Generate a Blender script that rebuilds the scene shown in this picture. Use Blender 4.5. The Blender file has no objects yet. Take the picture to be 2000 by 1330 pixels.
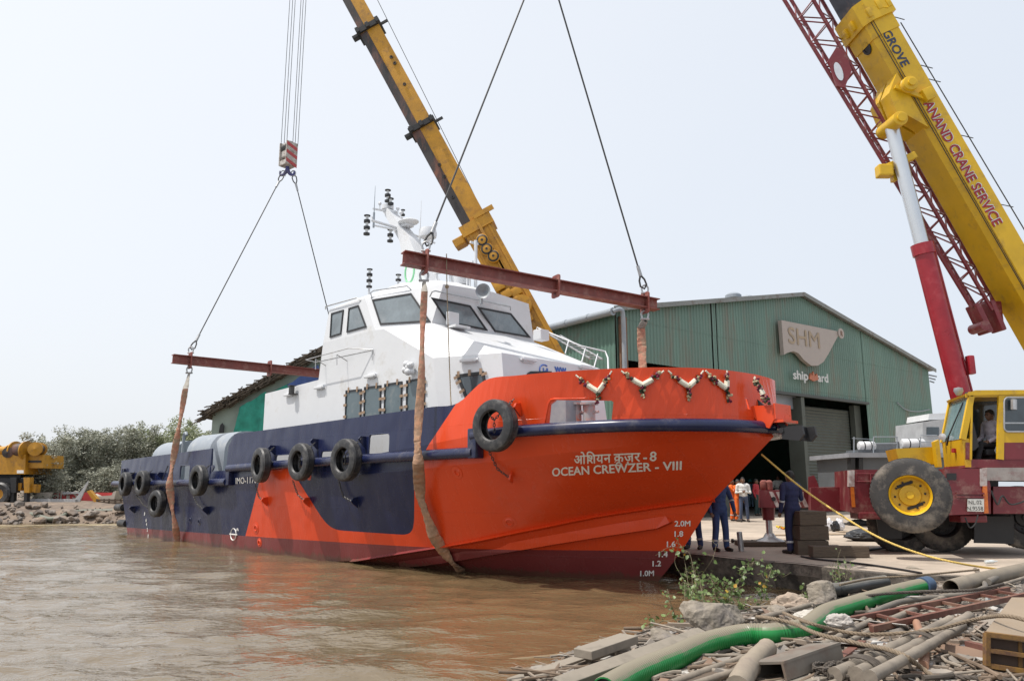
import bpy, bmesh, math, random
import numpy as np
from mathutils import Vector, Matrix, noise as mnoise
from mathutils.bvhtree import BVHTree

# ------------------------------------------------------------------ camera, sky, sun, exposure
SC = bpy.context.scene
COL = SC.collection
FPX, CAMH = 1480.0, 2.0                       # focal length in photo pixels, eye height above the water
PIT = math.atan((945 - 665) / FPX)
cam_d = bpy.data.cameras.new("camera"); cam = bpy.data.objects.new("camera", cam_d); COL.objects.link(cam)
cam_d.sensor_width = 36.0; cam_d.lens = 36.0 * FPX / 2000.0; cam_d.clip_end = 3000; cam_d.clip_start = 0.05
cam.location = (0, 0, CAMH); cam.rotation_euler = (math.pi / 2 + PIT, 0, 0)
SC.camera = cam
SUN = Vector((-0.40, -0.11, 0.90)).normalized()          # towards the sun
world = bpy.data.worlds.new("World"); SC.world = world; world.use_nodes = True
wn = world.node_tree.nodes; wl = world.node_tree.links
bg = wn["Background"]; bg.inputs[1].default_value = 0.10
sky = wn.new("ShaderNodeTexSky"); sky.sky_type = 'NISHITA'; sky.sun_disc = False
sky.sun_elevation = math.asin(SUN.z); sky.sun_rotation = math.atan2(SUN.x, SUN.y)
sky.air_density = 1.0; sky.dust_density = 6.0; sky.ozone_density = 1.5
mx = wn.new("ShaderNodeMixRGB"); mx.inputs[0].default_value = 0.62
tcw = wn.new("ShaderNodeTexCoord"); vd = wn.new("ShaderNodeVectorMath"); vd.operation = 'DOT_PRODUCT'; vd.inputs[1].default_value = (-0.86, 0.10, 0.5)
wl.new(tcw.outputs["Generated"], vd.inputs[0]); hz = wn.new("ShaderNodeMapRange"); hz.inputs[1].default_value = -0.45; hz.inputs[2].default_value = 0.75; wl.new(vd.outputs["Value"], hz.inputs[0])
hn = wn.new("ShaderNodeTexNoise"); hn.inputs["Scale"].default_value = 1.6; hn.inputs["Detail"].default_value = 5; wl.new(tcw.outputs["Generated"], hn.inputs[0])
ha = wn.new("ShaderNodeMath"); ha.operation = 'MULTIPLY_ADD'; ha.inputs[1].default_value = 0.35; wl.new(hn.outputs[0], ha.inputs[0]); wl.new(hz.outputs[0], ha.inputs[2])
hs = wn.new("ShaderNodeMath"); hs.operation = 'SUBTRACT'; hs.inputs[1].default_value = 0.17; hs.use_clamp = True; wl.new(ha.outputs[0], hs.inputs[0])
hm = wn.new("ShaderNodeMixRGB"); hm.inputs[1].default_value = (10.9, 11.7, 12.8, 1); hm.inputs[2].default_value = (13.2, 13.6, 14.1, 1)   # thin haze, brighter towards the sun
wl.new(hs.outputs[0], hm.inputs[0]); wl.new(hm.outputs[0], mx.inputs[2])
wl.new(sky.outputs[0], mx.inputs[1]); wl.new(mx.outputs[0], bg.inputs[0])
sun_d = bpy.data.lights.new("sun", 'SUN'); sun = bpy.data.objects.new("sun", sun_d); COL.objects.link(sun)
sun_d.energy = 4.3; sun_d.angle = math.radians(0.6); sun_d.color = (1.0, 0.955, 0.89)
sun.rotation_euler = (-SUN).to_track_quat('-Z', 'Y').to_euler()
SC.view_settings.view_transform = 'Standard'; SC.view_settings.look = 'None'
SC.view_settings.exposure = 0.0; SC.view_settings.gamma = 1.0
SC.cycles.max_bounces = 6; SC.cycles.diffuse_bounces = 3; SC.cycles.glossy_bounces = 3
SC.cycles.transmission_bounces = 4; SC.cycles.transparent_max_bounces = 6
SC.cycles.use_denoising = True; SC.cycles.caustics_reflective = False; SC.cycles.caustics_refractive = False

R = random.Random(7)
V = Vector
# ------------------------------------------------------------------ survey helpers (photo pixel -> real point in the place)
_f = V((0, math.cos(PIT), math.sin(PIT))); _u = V((0, -math.sin(PIT), math.cos(PIT))); _r = V((1, 0, 0)); _C = V((0, 0, CAMH))
def ray(px, py): return _f + _r * ((px - 1000) / FPX) - _u * ((py - 665) / FPX)
def at(px, py, Y): d = ray(px, py); return _C + d * (Y / d.y)
def gp(px, py, z): d = ray(px, py); return _C + d * ((z - CAMH) / d.z)
BH = V((0.70, -0.714, 0)).normalized(); BN = V((-BH.y, BH.x, 0)); BO = V((-13.17, 33.14, 0))
BROT = math.atan2(BH.y, BH.x)
def b2w(p): return BO + BH * p[0] + BN * p[1] + V((0, 0, p[2]))
def w2b(p): q = p - BO; return V((q.dot(BH), q.dot(BN), q.z))
def bp(px, py, y): d = ray(px, py); return w2b(_C + d * ((y - (_C - BO).dot(BN)) / d.dot(BN)))
def bpl(px, py, a, b, c):                     # pixel on the boat-frame plane a b c
    A, B, Cc = b2w(a), b2w(b), b2w(c); nn = (B - A).cross(Cc - A); d = ray(px, py)
    return w2b(_C + d * ((A - _C).dot(nn) / d.dot(nn)))

# ------------------------------------------------------------------ materials
MATS = {}
def nt(m): return m.node_tree.nodes, m.node_tree.links
def mat(name, col, rough=0.6, metal=0.0, var=0.15, sc=3.0, bump=0.0, bsc=25.0, dirt=None, dirt_amt=0.4, dirt_sc=2.0, spec=0.5, coat=0.0, stretch=(1, 1, 1), rvar=0.12):
    if name in MATS: return MATS[name]
    m = bpy.data.materials.new(name); m.use_nodes = True; n, l = nt(m); b = n["Principled BSDF"]
    b.inputs["Metallic"].default_value = metal; b.inputs["Specular IOR Level"].default_value = spec
    if coat: b.inputs["Coat Weight"].default_value = coat; b.inputs["Coat Roughness"].default_value = 0.1
    tc = n.new("ShaderNodeTexCoord"); mp = n.new("ShaderNodeMapping"); mp.inputs["Scale"].default_value = stretch
    l.new(tc.outputs["Object"], mp.inputs[0])
    nz = n.new("ShaderNodeTexNoise"); nz.inputs["Scale"].default_value = sc; nz.inputs["Detail"].default_value = 6; nz.inputs["Roughness"].default_value = 0.65
    l.new(mp.outputs[0], nz.inputs[0])
    rp = n.new("ShaderNodeValToRGB"); rp.color_ramp.elements[0].position = 0.3; rp.color_ramp.elements[1].position = 0.7
    rp.color_ramp.elements[0].color = [c * (1 - var) for c in col] + [1]; rp.color_ramp.elements[1].color = [min(1, c * (1 + var)) for c in col] + [1]
    l.new(nz.outputs[0], rp.inputs[0]); out = rp.outputs[0]
    if dirt:
        n2 = n.new("ShaderNodeTexNoise"); n2.inputs["Scale"].default_value = dirt_sc; n2.inputs["Detail"].default_value = 8; n2.inputs["Roughness"].default_value = 0.7
        l.new(mp.outputs[0], n2.inputs[0])
        r2 = n.new("ShaderNodeValToRGB"); r2.color_ramp.elements[0].position = 0.62 - dirt_amt * 0.4; r2.color_ramp.elements[1].position = 0.75 - dirt_amt * 0.25
        l.new(n2.outputs[0], r2.inputs[0])
        mm = n.new("ShaderNodeMixRGB"); mm.inputs[2].default_value = list(dirt) + [1]
        l.new(r2.outputs[0], mm.inputs[0]); l.new(out, mm.inputs[1]); out = mm.outputs[0]
    l.new(out, b.inputs["Base Color"])
    mr = n.new("ShaderNodeMapRange"); mr.inputs[3].default_value = max(0.02, rough - rvar); mr.inputs[4].default_value = min(1, rough + rvar)
    l.new(nz.outputs[0], mr.inputs[0]); l.new(mr.outputs[0], b.inputs["Roughness"])
    if bump:
        n3 = n.new("ShaderNodeTexNoise"); n3.inputs["Scale"].default_value = bsc; n3.inputs["Detail"].default_value = 5
        l.new(mp.outputs[0], n3.inputs[0])
        bu = n.new("ShaderNodeBump"); bu.inputs["Strength"].default_value = min(1, bump); bu.inputs["Distance"].default_value = 0.02
        l.new(n3.outputs[0], bu.inputs["Height"]); l.new(bu.outputs[0], b.inputs["Normal"])
    MATS[name] = m; return m

# ------------------------------------------------------------------ mesh builder
class MB:
    def __init__(s): s.v = []; s.f = []; s.sm = []; s.mi = []
    def add(s, vs, fs, smooth=False, mi=0):
        o = len(s.v); s.v.extend([V(p) for p in vs]); s.f.extend([[i + o for i in f] for f in fs]); s.sm.extend([smooth] * len(fs)); s.mi.extend([mi] * len(fs)); return s
    def quad(s, *p, mi=0): return s.add(p, [list(range(len(p)))], mi=mi)
    def box(s, c, d, rot=None, bev=0.0, mi=0, taper=1.0):
        x, y, z = d[0] / 2, d[1] / 2, d[2] / 2; c = V(c); M = rot if rot is not None else Matrix.Identity(3)
        if bev <= 0:
            vs = [c + M @ V((a * x * (taper if k > 0 else 1), b * y * (taper if k > 0 else 1), k * z)) for k in (-1, 1) for a, b in ((-1, -1), (1, -1), (1, 1), (-1, 1))]
            return s.add(vs, [(3, 2, 1, 0), (4, 5, 6, 7), (0, 1, 5, 4), (1, 2, 6, 5), (2, 3, 7, 6), (3, 0, 4, 7)], mi=mi)
        e = min(bev, x * .9, y * .9, z * .9); bm = bmesh.new(); bmesh.ops.create_cube(bm, size=1)
        for v in bm.verts: v.co = V((v.co.x * d[0], v.co.y * d[1], v.co.z * d[2]))
        bmesh.ops.bevel(bm, geom=bm.edges[:], offset=e, segments=2, affect='EDGES', profile=0.6)
        bm.verts.index_update(); s.add([c + M @ v.co for v in bm.verts], [[v.index for v in f.verts] for f in bm.faces], mi=mi); bm.free(); return s
    def beam(s, p, q, w, h, up=(0, 0, 1), bev=0.0, mi=0):                # box from p to q, w across, h along 'up'
        p, q = V(p), V(q); ax = (q - p); L = ax.length; ax.normalize(); u = V(up); a = u.cross(ax)
        if a.length < 1e-4: a = V((1, 0, 0)).cross(ax)
        a.normalize(); u = ax.cross(a); M = Matrix((ax, a, u)).transposed()
        return s.box((p + q) / 2, (L, w, h), M, bev, mi)
    def tube(s, pts, r, seg=10, caps=True, closed=False, mi=0, rfun=None):
        P = [V(p) for p in pts]; N = len(P); vs = []; fs = []; last = None
        for i in range(N):
            t = (P[(i + 1) % N] - P[i - 1]) if closed else (P[min(i + 1, N - 1)] - P[max(i - 1, 0)])
            if t.length < 1e-9: t = V((0, 0, 1))
            t.normalize()
            if last is None:
                a = t.cross(V((0, 0, 1)));  a = a if a.length > 0.1 else t.cross(V((1, 0, 0)))
            else: a = last - t * last.dot(t)
            a.normalize(); last = a; b = t.cross(a)
            rr = r[i] if isinstance(r, (list, tuple)) else r
            for k in range(seg):
                th = 2 * math.pi * k / seg; vs.append(P[i] + (a * math.cos(th) + b * math.sin(th)) * rr)
        M = N if closed else N - 1
        for i in range(M):
            for k in range(seg):
                j = (i + 1) % N; k2 = (k + 1) % seg; fs.append((i * seg + k, i * seg + k2, j * seg + k2, j * seg + k))
        s.add(vs, fs, True, mi)
        if caps and not closed:
            o = len(s.v) - len(vs); s.f.append([o + k for k in range(seg)][::-1]); s.f.append([o + (N - 1) * seg + k for k in range(seg)]); s.sm += [False] * 2; s.mi += [mi] * 2
        return s
    def lathe(s, prof, c, axis=(0, 0, 1), seg=24, mi=0, closed=False, smooth=True):   # prof: (r, h) list
        ax = V(axis).normalized(); a = ax.orthogonal().normalized(); b = ax.cross(a); c = V(c); n = len(prof); vs = []
        for k in range(seg):
            th = 2 * math.pi * k / seg; d = a * math.cos(th) + b * math.sin(th); vs += [c + d * r + ax * h for r, h in prof]
        fs = []
        for k in range(seg):
            k2 = (k + 1) % seg
            for i in range(n if closed else n - 1):
                j = (i + 1) % n; fs.append((k * n + i, k2 * n + i, k2 * n + j, k * n + j))
        return s.add(vs, fs, smooth, mi)
    def ball(s, c, r, seg=12, rings=8, sx=1, sy=1, sz=1, mi=0):
        c = V(c); vs = [c + V((0, 0, r * sz))]; fs = []
        for i in range(1, rings):
            a = math.pi * i / rings
            for k in range(seg):
                th = 2 * math.pi * k / seg; vs.append(c + V((r * sx * math.sin(a) * math.cos(th), r * sy * math.sin(a) * math.sin(th), r * sz * math.cos(a))))
        vs.append(c - V((0, 0, r * sz))); e = len(vs) - 1
        for k in range(seg):
            k2 = (k + 1) % seg; fs.append((0, 1 + k, 1 + k2))
            for i in range(rings - 2): a0 = 1 + i * seg; fs.append((a0 + k, a0 + seg + k, a0 + seg + k2, a0 + k2))
            a0 = 1 + (rings - 2) * seg; fs.append((a0 + k, e, a0 + k2))
        return s.add(vs, fs, True, mi)
    def limb(s, pts, rs, seg=10):                                        # rounded tapering chain
        P = [V(p) for p in pts]; s.tube(P, list(rs), seg)
        for p, r in zip(P, rs): s.ball(p, r * .995, seg, 6)
        return s
    def prism(s, poly, d, mi=0):                                         # 3-D planar outline pushed along d
        n = len(poly); P = [V(p) for p in poly]; Q = [p + V(d) for p in P]
        s.add(P + Q, [list(range(n))[::-1], list(range(n, 2 * n))] + [(i, (i + 1) % n, n + (i + 1) % n, n + i) for i in range(n)], mi=mi); return s
    def build(s, name, mats, parent=None, world=False, loc=None, label=None):
        me = bpy.data.meshes.new(name); vs = s.v
        if world and parent is not None: inv = wm(parent).inverted(); vs = [inv @ p for p in vs]
        if loc is not None: vs = [p - V(loc) for p in vs]
        me.from_pydata([tuple(p) for p in vs], [], [tuple(f) for f in s.f])
        me.polygons.foreach_set("use_smooth", s.sm); me.polygons.foreach_set("material_index", s.mi)
        for m in (mats if isinstance(mats, (list, tuple)) else [mats]): me.materials.append(m)
        bm = bmesh.new(); bm.from_mesh(me); bmesh.ops.recalc_face_normals(bm, faces=bm.faces[:]); bm.to_mesh(me); bm.free(); me.update()
        if any(s.sm): me.set_sharp_from_angle(angle=math.radians(38))
        o = bpy.data.objects.new(name, me); COL.objects.link(o)
        if parent is not None: o.parent = parent
        if loc is not None: o.location = loc
        if label: o["label"] = label
        return o
def wm(o):
    m = o.matrix_basis.copy()
    while o.parent: o = o.parent; m = o.matrix_basis @ m
    return m
def thing(name, label, cat, loc=(0, 0, 0), rz=0.0, group=None):
    o = bpy.data.objects.new(name, None); COL.objects.link(o); o.location = loc; o.rotation_euler = (0, 0, rz); o.empty_display_size = 0.2
    return tag(o, label, cat, group)
def tag(o, label=None, cat=None, group=None, kind=None):
    if label: o["label"] = label
    if cat: o["category"] = cat
    if group: o["group"] = group
    if kind: o["kind"] = kind
    return o
def copy_tree(o, parent=None):
    c = o.copy(); COL.objects.link(c)
    if parent: c.parent = parent
    for ch in [x for x in bpy.data.objects if x.parent == o]: copy_tree(ch, c)
    return c
def remesh(o, vox, smooth=2):
    md = o.modifiers.new("r", 'REMESH'); md.mode = 'VOXEL'; md.voxel_size = vox; md.use_smooth_shade = True
    if smooth: sm = o.modifiers.new("s", 'SMOOTH'); sm.iterations = smooth; sm.factor = 0.5
    dg = bpy.context.evaluated_depsgraph_get(); me = bpy.data.meshes.new_from_object(o.evaluated_get(dg)); old = o.data; nm = old.name
    o.modifiers.clear(); o.data = me; bpy.data.meshes.remove(old); me.name = nm; return o
def cat_mull(P, k=6):
    P = [V(p) for p in P]; out = []
    for i in range(len(P) - 1):
        a, b, c, d = P[max(i - 1, 0)], P[i], P[i + 1], P[min(i + 2, len(P) - 1)]
        for j in range(k):
            t = j / k; out.append(0.5 * ((2 * b) + (c - a) * t + (2 * a - 5 * b + 4 * c - d) * t * t + (3 * b - a - 3 * c + d) * t ** 3))
    out.append(P[-1]); return out
def text_geo(s, size, bold=0.0, align='CENTER', res=3):
    cu = bpy.data.curves.new("txt", 'FONT'); cu.body = s; cu.size = size; cu.align_x = align; cu.resolution_u = res
    ob = bpy.data.objects.new("txt", cu); COL.objects.link(ob); dg = bpy.context.evaluated_depsgraph_get()
    me = bpy.data.meshes.new_from_object(ob.evaluated_get(dg)); vs = [v.co.copy() for v in me.vertices]; fs = [list(p.vertices) for p in me.polygons]
    bpy.data.meshes.remove(me); bpy.data.objects.remove(ob); bpy.data.curves.remove(cu)
    if bold:
        V0, F0 = vs, fs; vs, fs = [], []
        for k, (dx, dy) in enumerate(((-1, 0), (1, 0), (0, .8), (0, -.8))): o = len(vs); vs += [v + V((dx * bold, dy * bold, k * .0006)) for v in V0]; fs += [[i + o for i in f] for f in F0]
    return vs, fs
def text_on(mb, s, size, o, ux, uy, bold=0.0, align='CENTER', lift=0.0, mi=0, sx=1.0):
    vs, fs = text_geo(s, size, bold, align); o = V(o); ux = V(ux).normalized(); uy = V(uy).normalized(); nn = ux.cross(uy)
    mb.add([o + ux * v.x * sx + uy * v.y + nn * (lift + v.z) for v in vs], fs, mi=mi)
def rope3(mb, pts, r, turn=9.0, seg=6, mi=0):                           # three laid strands
    P = [V(p) for p in pts]; L = 0.0; S = [[], [], []]; last = None
    for i, p in enumerate(P):
        t = P[min(i + 1, len(P) - 1)] - P[max(i - 1, 0)]; t.normalize()
        if i: L += (P[i] - P[i - 1]).length
        a = (t.cross(V((0, 0, 1))) if last is None else last - t * last.dot(t)); a = a if a.length > 1e-3 else t.orthogonal(); a.normalize(); last = a; b = t.cross(a)
        for k in range(3):
            th = L * turn / r * 0.12 + k * 2.0944; S[k].append(p + (a * math.cos(th) + b * math.sin(th)) * r * 0.52)
    for k in range(3): mb.tube(S[k], r * 0.56, seg, mi=mi)
def resample(P, step):
    out = [P[0]]; acc = 0.0
    for a, b in zip(P[:-1], P[1:]):
        d = (b - a).length
        if d < 1e-9: continue
        t = step - acc
        while t <= d: out.append(a + (b - a) * (t / d)); t += step
        acc = (acc + d) % step
    out.append(P[-1]); return out

# ------------------------------------------------------------------ ground, water, banks
def water_mat():
    m = bpy.data.materials.new("muddy_water"); m.use_nodes = True; n, l = nt(m); b = n["Principled BSDF"]
    tc = n.new("ShaderNodeTexCoord"); nz = n.new("ShaderNodeTexNoise"); nz.inputs["Scale"].default_value = 0.18; nz.inputs["Detail"].default_value = 4
    l.new(tc.outputs["Object"], nz.inputs[0])
    rp = n.new("ShaderNodeValToRGB"); rp.color_ramp.elements[0].color = (0.125, 0.090, 0.045, 1); rp.color_ramp.elements[1].color = (0.155, 0.112, 0.060, 1)
    l.new(nz.outputs[0], rp.inputs[0]); l.new(rp.outputs[0], b.inputs["Base Color"])
    b.inputs["Roughness"].default_value = 0.035; b.inputs["IOR"].default_value = 1.6; b.inputs["Specular IOR Level"].default_value = 0.9
    h = None
    for sx, sy, sc, w, dist in ((0.8, 1.5, 1.4, 1.5, 1.4), (1.0, 1.8, 4.2, 0.75, 0.9), (1.0, 1.5, 12.0, 0.26, 0.4)):
        mp = n.new("ShaderNodeMapping"); mp.inputs["Scale"].default_value = (sx, sy, 1); mp.inputs["Rotation"].default_value = (0, 0, 0.18 * sc ** .3); l.new(tc.outputs["Object"], mp.inputs[0])
        q = n.new("ShaderNodeTexNoise"); q.inputs["Scale"].default_value = sc; q.inputs["Detail"].default_value = 3; q.inputs["Distortion"].default_value = dist; l.new(mp.outputs[0], q.inputs[0])
        mu = n.new("ShaderNodeMath"); mu.operation = 'MULTIPLY'; mu.inputs[1].default_value = w; l.new(q.outputs[0], mu.inputs[0])
        if h is None: h = mu.outputs[0]
        else:
            ad = n.new("ShaderNodeMath"); l.new(h, ad.inputs[0]); l.new(mu.outputs[0], ad.inputs[1]); h = ad.outputs[0]
    bu = n.new("ShaderNodeBump"); bu.inputs["Strength"].default_value = 0.8; bu.inputs["Distance"].default_value = 0.03
    l.new(h, bu.inputs["Height"]); l.new(bu.outputs[0], b.inputs["Normal"])
    return m
rs = np.random.RandomState(5); nr, nc = 420, 330
dist = np.concatenate([np.geomspace(3.0, 48, nr - 3), [70, 110, 160]]); lat = np.linspace(-1.15, 0.75, nc)
DY, LX = np.meshgrid(dist, lat, indexing='ij'); WX = LX * DY; WY = DY.copy(); WZ = np.zeros_like(WX)
for k in range(46):
    lam = 0.28 * (9.0 ** rs.rand()); th = 1.45 + rs.randn() * 0.55; kk = 2 * np.pi / lam; amp = 0.0068 * lam ** 0.95; ph = rs.rand() * 6.28
    grp_ = 0.55 + 0.45 * np.sin(WX * (0.25 + .3 * rs.rand()) + WY * (0.2 + .3 * rs.rand()) + rs.rand() * 6.28); fade = np.clip(lam / (0.012 * DY) / 4, 0, 1)
    WZ += amp * np.sin(kk * (WX * np.cos(th) + WY * np.sin(th)) + ph + 0.8 * np.sin(WX * .9 + k)) * grp_ * fade
mb = MB(); mb.v = [V(p) for p in np.stack([WX, WY, WZ], -1).reshape(-1, 3)]; mb.f = [(a * nc + b, a * nc + b + 1, (a + 1) * nc + b + 1, (a + 1) * nc + b) for a in range(nr - 1) for b in range(nc - 1)]; mb.sm = [True] * len(mb.f); mb.mi = [0] * len(mb.f)
tag(mb.build("water", water_mat()), kind="structure")

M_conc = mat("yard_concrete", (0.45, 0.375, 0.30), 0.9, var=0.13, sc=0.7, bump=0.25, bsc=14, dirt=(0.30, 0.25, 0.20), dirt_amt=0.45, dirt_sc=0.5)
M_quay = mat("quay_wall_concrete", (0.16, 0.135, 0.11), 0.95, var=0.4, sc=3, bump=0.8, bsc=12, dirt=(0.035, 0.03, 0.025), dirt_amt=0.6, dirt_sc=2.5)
YZ = 0.5
QUAY = [(-40, 52), (-14.5, 41.6), (-9.2, 37.6), (3.95, 17.15), (4.5, 16.1), (5.45, 15.05), (5.95, 14.2), (6.6, 13.3), (9.0, 12.75), (60, 11.0), (200, 40), (250, 400), (-150, 400)]
mb = MB(); mb.add([(x, y, YZ) for x, y in QUAY], [list(range(len(QUAY)))]); tag(mb.build("yard_ground", M_conc), kind="structure")
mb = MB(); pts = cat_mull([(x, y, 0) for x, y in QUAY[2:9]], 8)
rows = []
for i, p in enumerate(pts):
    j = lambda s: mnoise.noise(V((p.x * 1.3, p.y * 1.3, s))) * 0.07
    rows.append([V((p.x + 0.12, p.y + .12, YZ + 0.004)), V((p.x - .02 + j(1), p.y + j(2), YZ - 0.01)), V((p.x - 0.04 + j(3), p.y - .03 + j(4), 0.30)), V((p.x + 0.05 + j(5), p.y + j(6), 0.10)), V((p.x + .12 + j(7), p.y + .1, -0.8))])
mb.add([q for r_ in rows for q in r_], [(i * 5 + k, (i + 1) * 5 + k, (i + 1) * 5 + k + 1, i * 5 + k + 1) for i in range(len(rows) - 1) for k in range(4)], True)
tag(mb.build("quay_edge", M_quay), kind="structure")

SHORE = [(-2.9, 3.9), (-.35, 7.5), (.0, 8.3), (.75, 9.6), (1.9, 11.0), (3.9, 12.6), (5.4, 14.1), (8, 17)]
def shore_s(x, y):
    best = 1e9; sg = 1
    for (ax, ay), (bx, by) in zip(SHORE[:-1], SHORE[1:]):
        dx, dy = bx - ax, by - ay; t = max(0, min(1, ((x - ax) * dx + (y - ay) * dy) / (dx * dx + dy * dy))); ex, ey = x - ax - dx * t, y - ay - dy * t
        d = math.hypot(ex, ey)
        if d < best: best = d; sg = 1 if (ex * dy - ey * dx) > 0 else -1
    return best * sg
def gz(x, y, rough=True):
    s = shore_s(x, y); z = 0.50 * (1 - math.exp(-s / 1.3)) if s > 0 else s * 0.45
    if rough: z += 0.05 * mnoise.noise(V((x * 1.1, y * 1.1, 3.0))) + 0.03 * mnoise.noise(V((x * 3.4, y * 3.4, 1.0))) + 0.012 * mnoise.noise(V((x * 11, y * 11, 1.0)))
    if y > 11.5: z = min(z, 0.46)
    return z
def gr(px, py, lift=0.0):                                                # photo pixel -> point lying 'lift' above the rubble
    d = ray(px, py); z = 0.4
    for _ in range(14): p = _C + d * ((z + lift - CAMH) / d.z); z = 0.5 * z + 0.5 * gz(p.x, p.y, False)
    return p
M_soil = mat("rubble_soil", (0.13, 0.108, 0.088), 0.95, var=0.4, sc=5, bump=0.8, bsc=40, dirt=(0.10, 0.085, 0.075), dirt_amt=0.6, dirt_sc=3)
mb = MB(); nx, ny = 150, 130; X0, X1, Y0, Y1 = -3.5, 12.5, 1.0, 15.2
for j in range(ny):
    for i in range(nx):
        x = X0 + (X1 - X0) * i / (nx - 1); y = Y0 + (Y1 - Y0) * j / (ny - 1); mb.v.append(V((x, y, gz(x, y))))
mb.f = [(j * nx + i, j * nx + i + 1, (j + 1) * nx + i + 1, (j + 1) * nx + i) for j in range(ny - 1) for i in range(nx - 1)]; mb.sm = [True] * len(mb.f); mb.mi = [0] * len(mb.f)
tag(mb.build("shore_ground", M_soil), kind="structure")
# far bank on the left
def fz(x, y):
    e = 40.3 + 1.2 * mnoise.noise(V((x * .15, 0, 0))) + (max(0, x + 16) * 0.2); s = y - e
    z = 1.0 * (1 - math.exp(-s / 1.5)) if s > 0 else s * .4
    return z + (0.16 * mnoise.noise(V((x * .9, y * .9, 0))) + 0.07 * mnoise.noise(V((x * 2.6, y * 2.6, 4)))) * (1 if s < 4 else 0.3)
M_bank = mat("bank_earth", (0.205, 0.155, 0.115), 0.95, var=0.35, sc=1.5, bump=0.7, bsc=10, dirt=(0.13, 0.1, 0.08), dirt_amt=0.5, dirt_sc=1)
mb = MB(); nx, ny = 170, 60
for j in range(ny):
    for i in range(nx):
        x = -75 + 64 * i / (nx - 1); t = j / (ny - 1); y = 38 + 9 * t + 70 * max(0, t - .75) ** 1.5 * 8; mb.v.append(V((x, y, fz(x, y))))
mb.f = [(j * nx + i, j * nx + i + 1, (j + 1) * nx + i + 1, (j + 1) * nx + i) for j in range(ny - 1) for i in range(nx - 1)]; mb.sm = [True] * len(mb.f); mb.mi = [0] * len(mb.f)
tag(mb.build("far_bank_terrain", M_bank), kind="structure")

def rock_geo(mb, c, r, rr, seed, flat=0.7, n=2, rz=None):
    bm = bmesh.new(); bmesh.ops.create_icosphere(bm, subdivisions=n, radius=1.0); rz = rr.random() * 6.28 if rz is None else rz; cs, sn = math.cos(rz), math.sin(rz)
    planes = [(V((rr.gauss(0, 1), rr.gauss(0, 1), rr.gauss(0, 1))).normalized(), 0.42 + rr.random() * .35) for _ in range(10)]
    vs = []
    for v in bm.verts:
        p = v.co.copy()
        for nn, d in planes:
            e = p.dot(nn)
            if e > d: p -= nn * (e - d)
        p *= 1 + 0.10 * mnoise.noise(p * 2.2 + V((seed, 0, 0))) + (0.045 * mnoise.noise(p * 6 + V((0, seed, 0))) + 0.02 * mnoise.noise(p * 15 + V((0, seed, 3))) if n > 2 else 0)
        p = V((p.x * r[0], p.y * r[1], p.z * r[2] * flat)); vs.append(V(c) + V((p.x * cs - p.y * sn, p.x * sn + p.y * cs, p.z)))
    bm.verts.index_update(); mb.add(vs, [[v.index for v in f.verts] for f in bm.faces]); bm.free()
M_rock = mat("bank_stone", (0.18, 0.155, 0.135), 0.9, var=0.45, sc=0.9, bump=0.6, bsc=9, dirt=(0.24, 0.175, 0.125), dirt_amt=0.4, dirt_sc=.8)
mb = MB(); rr = random.Random(3)
for k in range(1100):
    x = -45 + 33.5 * rr.random(); y = 40.1 + abs(rr.gauss(0, 1.0)) + (max(0, x + 16) * 0.2); s = 0.06 + 0.34 * rr.random() ** 3.5
    rock_geo(mb, (x, y, fz(x, y) + s * .4), (s, s * (0.6 + .6 * rr.random()), s), rr, k, 0.7, 1 if s < .28 else 2)
tag(mb.build("riprap_stones", M_rock), kind="stuff")

# ------------------------------------------------------------------ leafy things
def leaf_mat(name, c0, c1, rough=0.55):
    m = bpy.data.materials.new(name); m.use_nodes = True; n, l = nt(m); b = n["Principled BSDF"]; b.inputs["Roughness"].default_value = rough
    g = n.new("ShaderNodeNewGeometry"); rp = n.new("ShaderNodeValToRGB"); rp.color_ramp.elements[0].color = list(c0) + [1]; rp.color_ramp.elements[1].color = list(c1) + [1]
    l.new(g.outputs["Random Per Island"], rp.inputs[0]); l.new(rp.outputs[0], b.inputs["Base Color"])
    b.inputs["Subsurface Weight"].default_value = 0.0
    tr = n.new("ShaderNodeBsdfTranslucent"); l.new(rp.outputs[0], tr.inputs[0]); mi = n.new("ShaderNodeMixShader"); mi.inputs[0].default_value = 0.25
    l.new(b.outputs[0], mi.inputs[1]); l.new(tr.outputs[0], mi.inputs[2]); l.new(mi.outputs[0], n["Material Output"].inputs[0])
    return m
M_leafs = [leaf_mat("grey_green_leaves", (0.15, 0.158, 0.115), (0.46, 0.465, 0.375)), leaf_mat("fresh_green_leaves", (0.15, 0.175, 0.095), (0.42, 0.45, 0.27))]
M_bark = mat("bark", (0.12, 0.095, 0.07), 0.95, bump=0.6, bsc=20)
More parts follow.
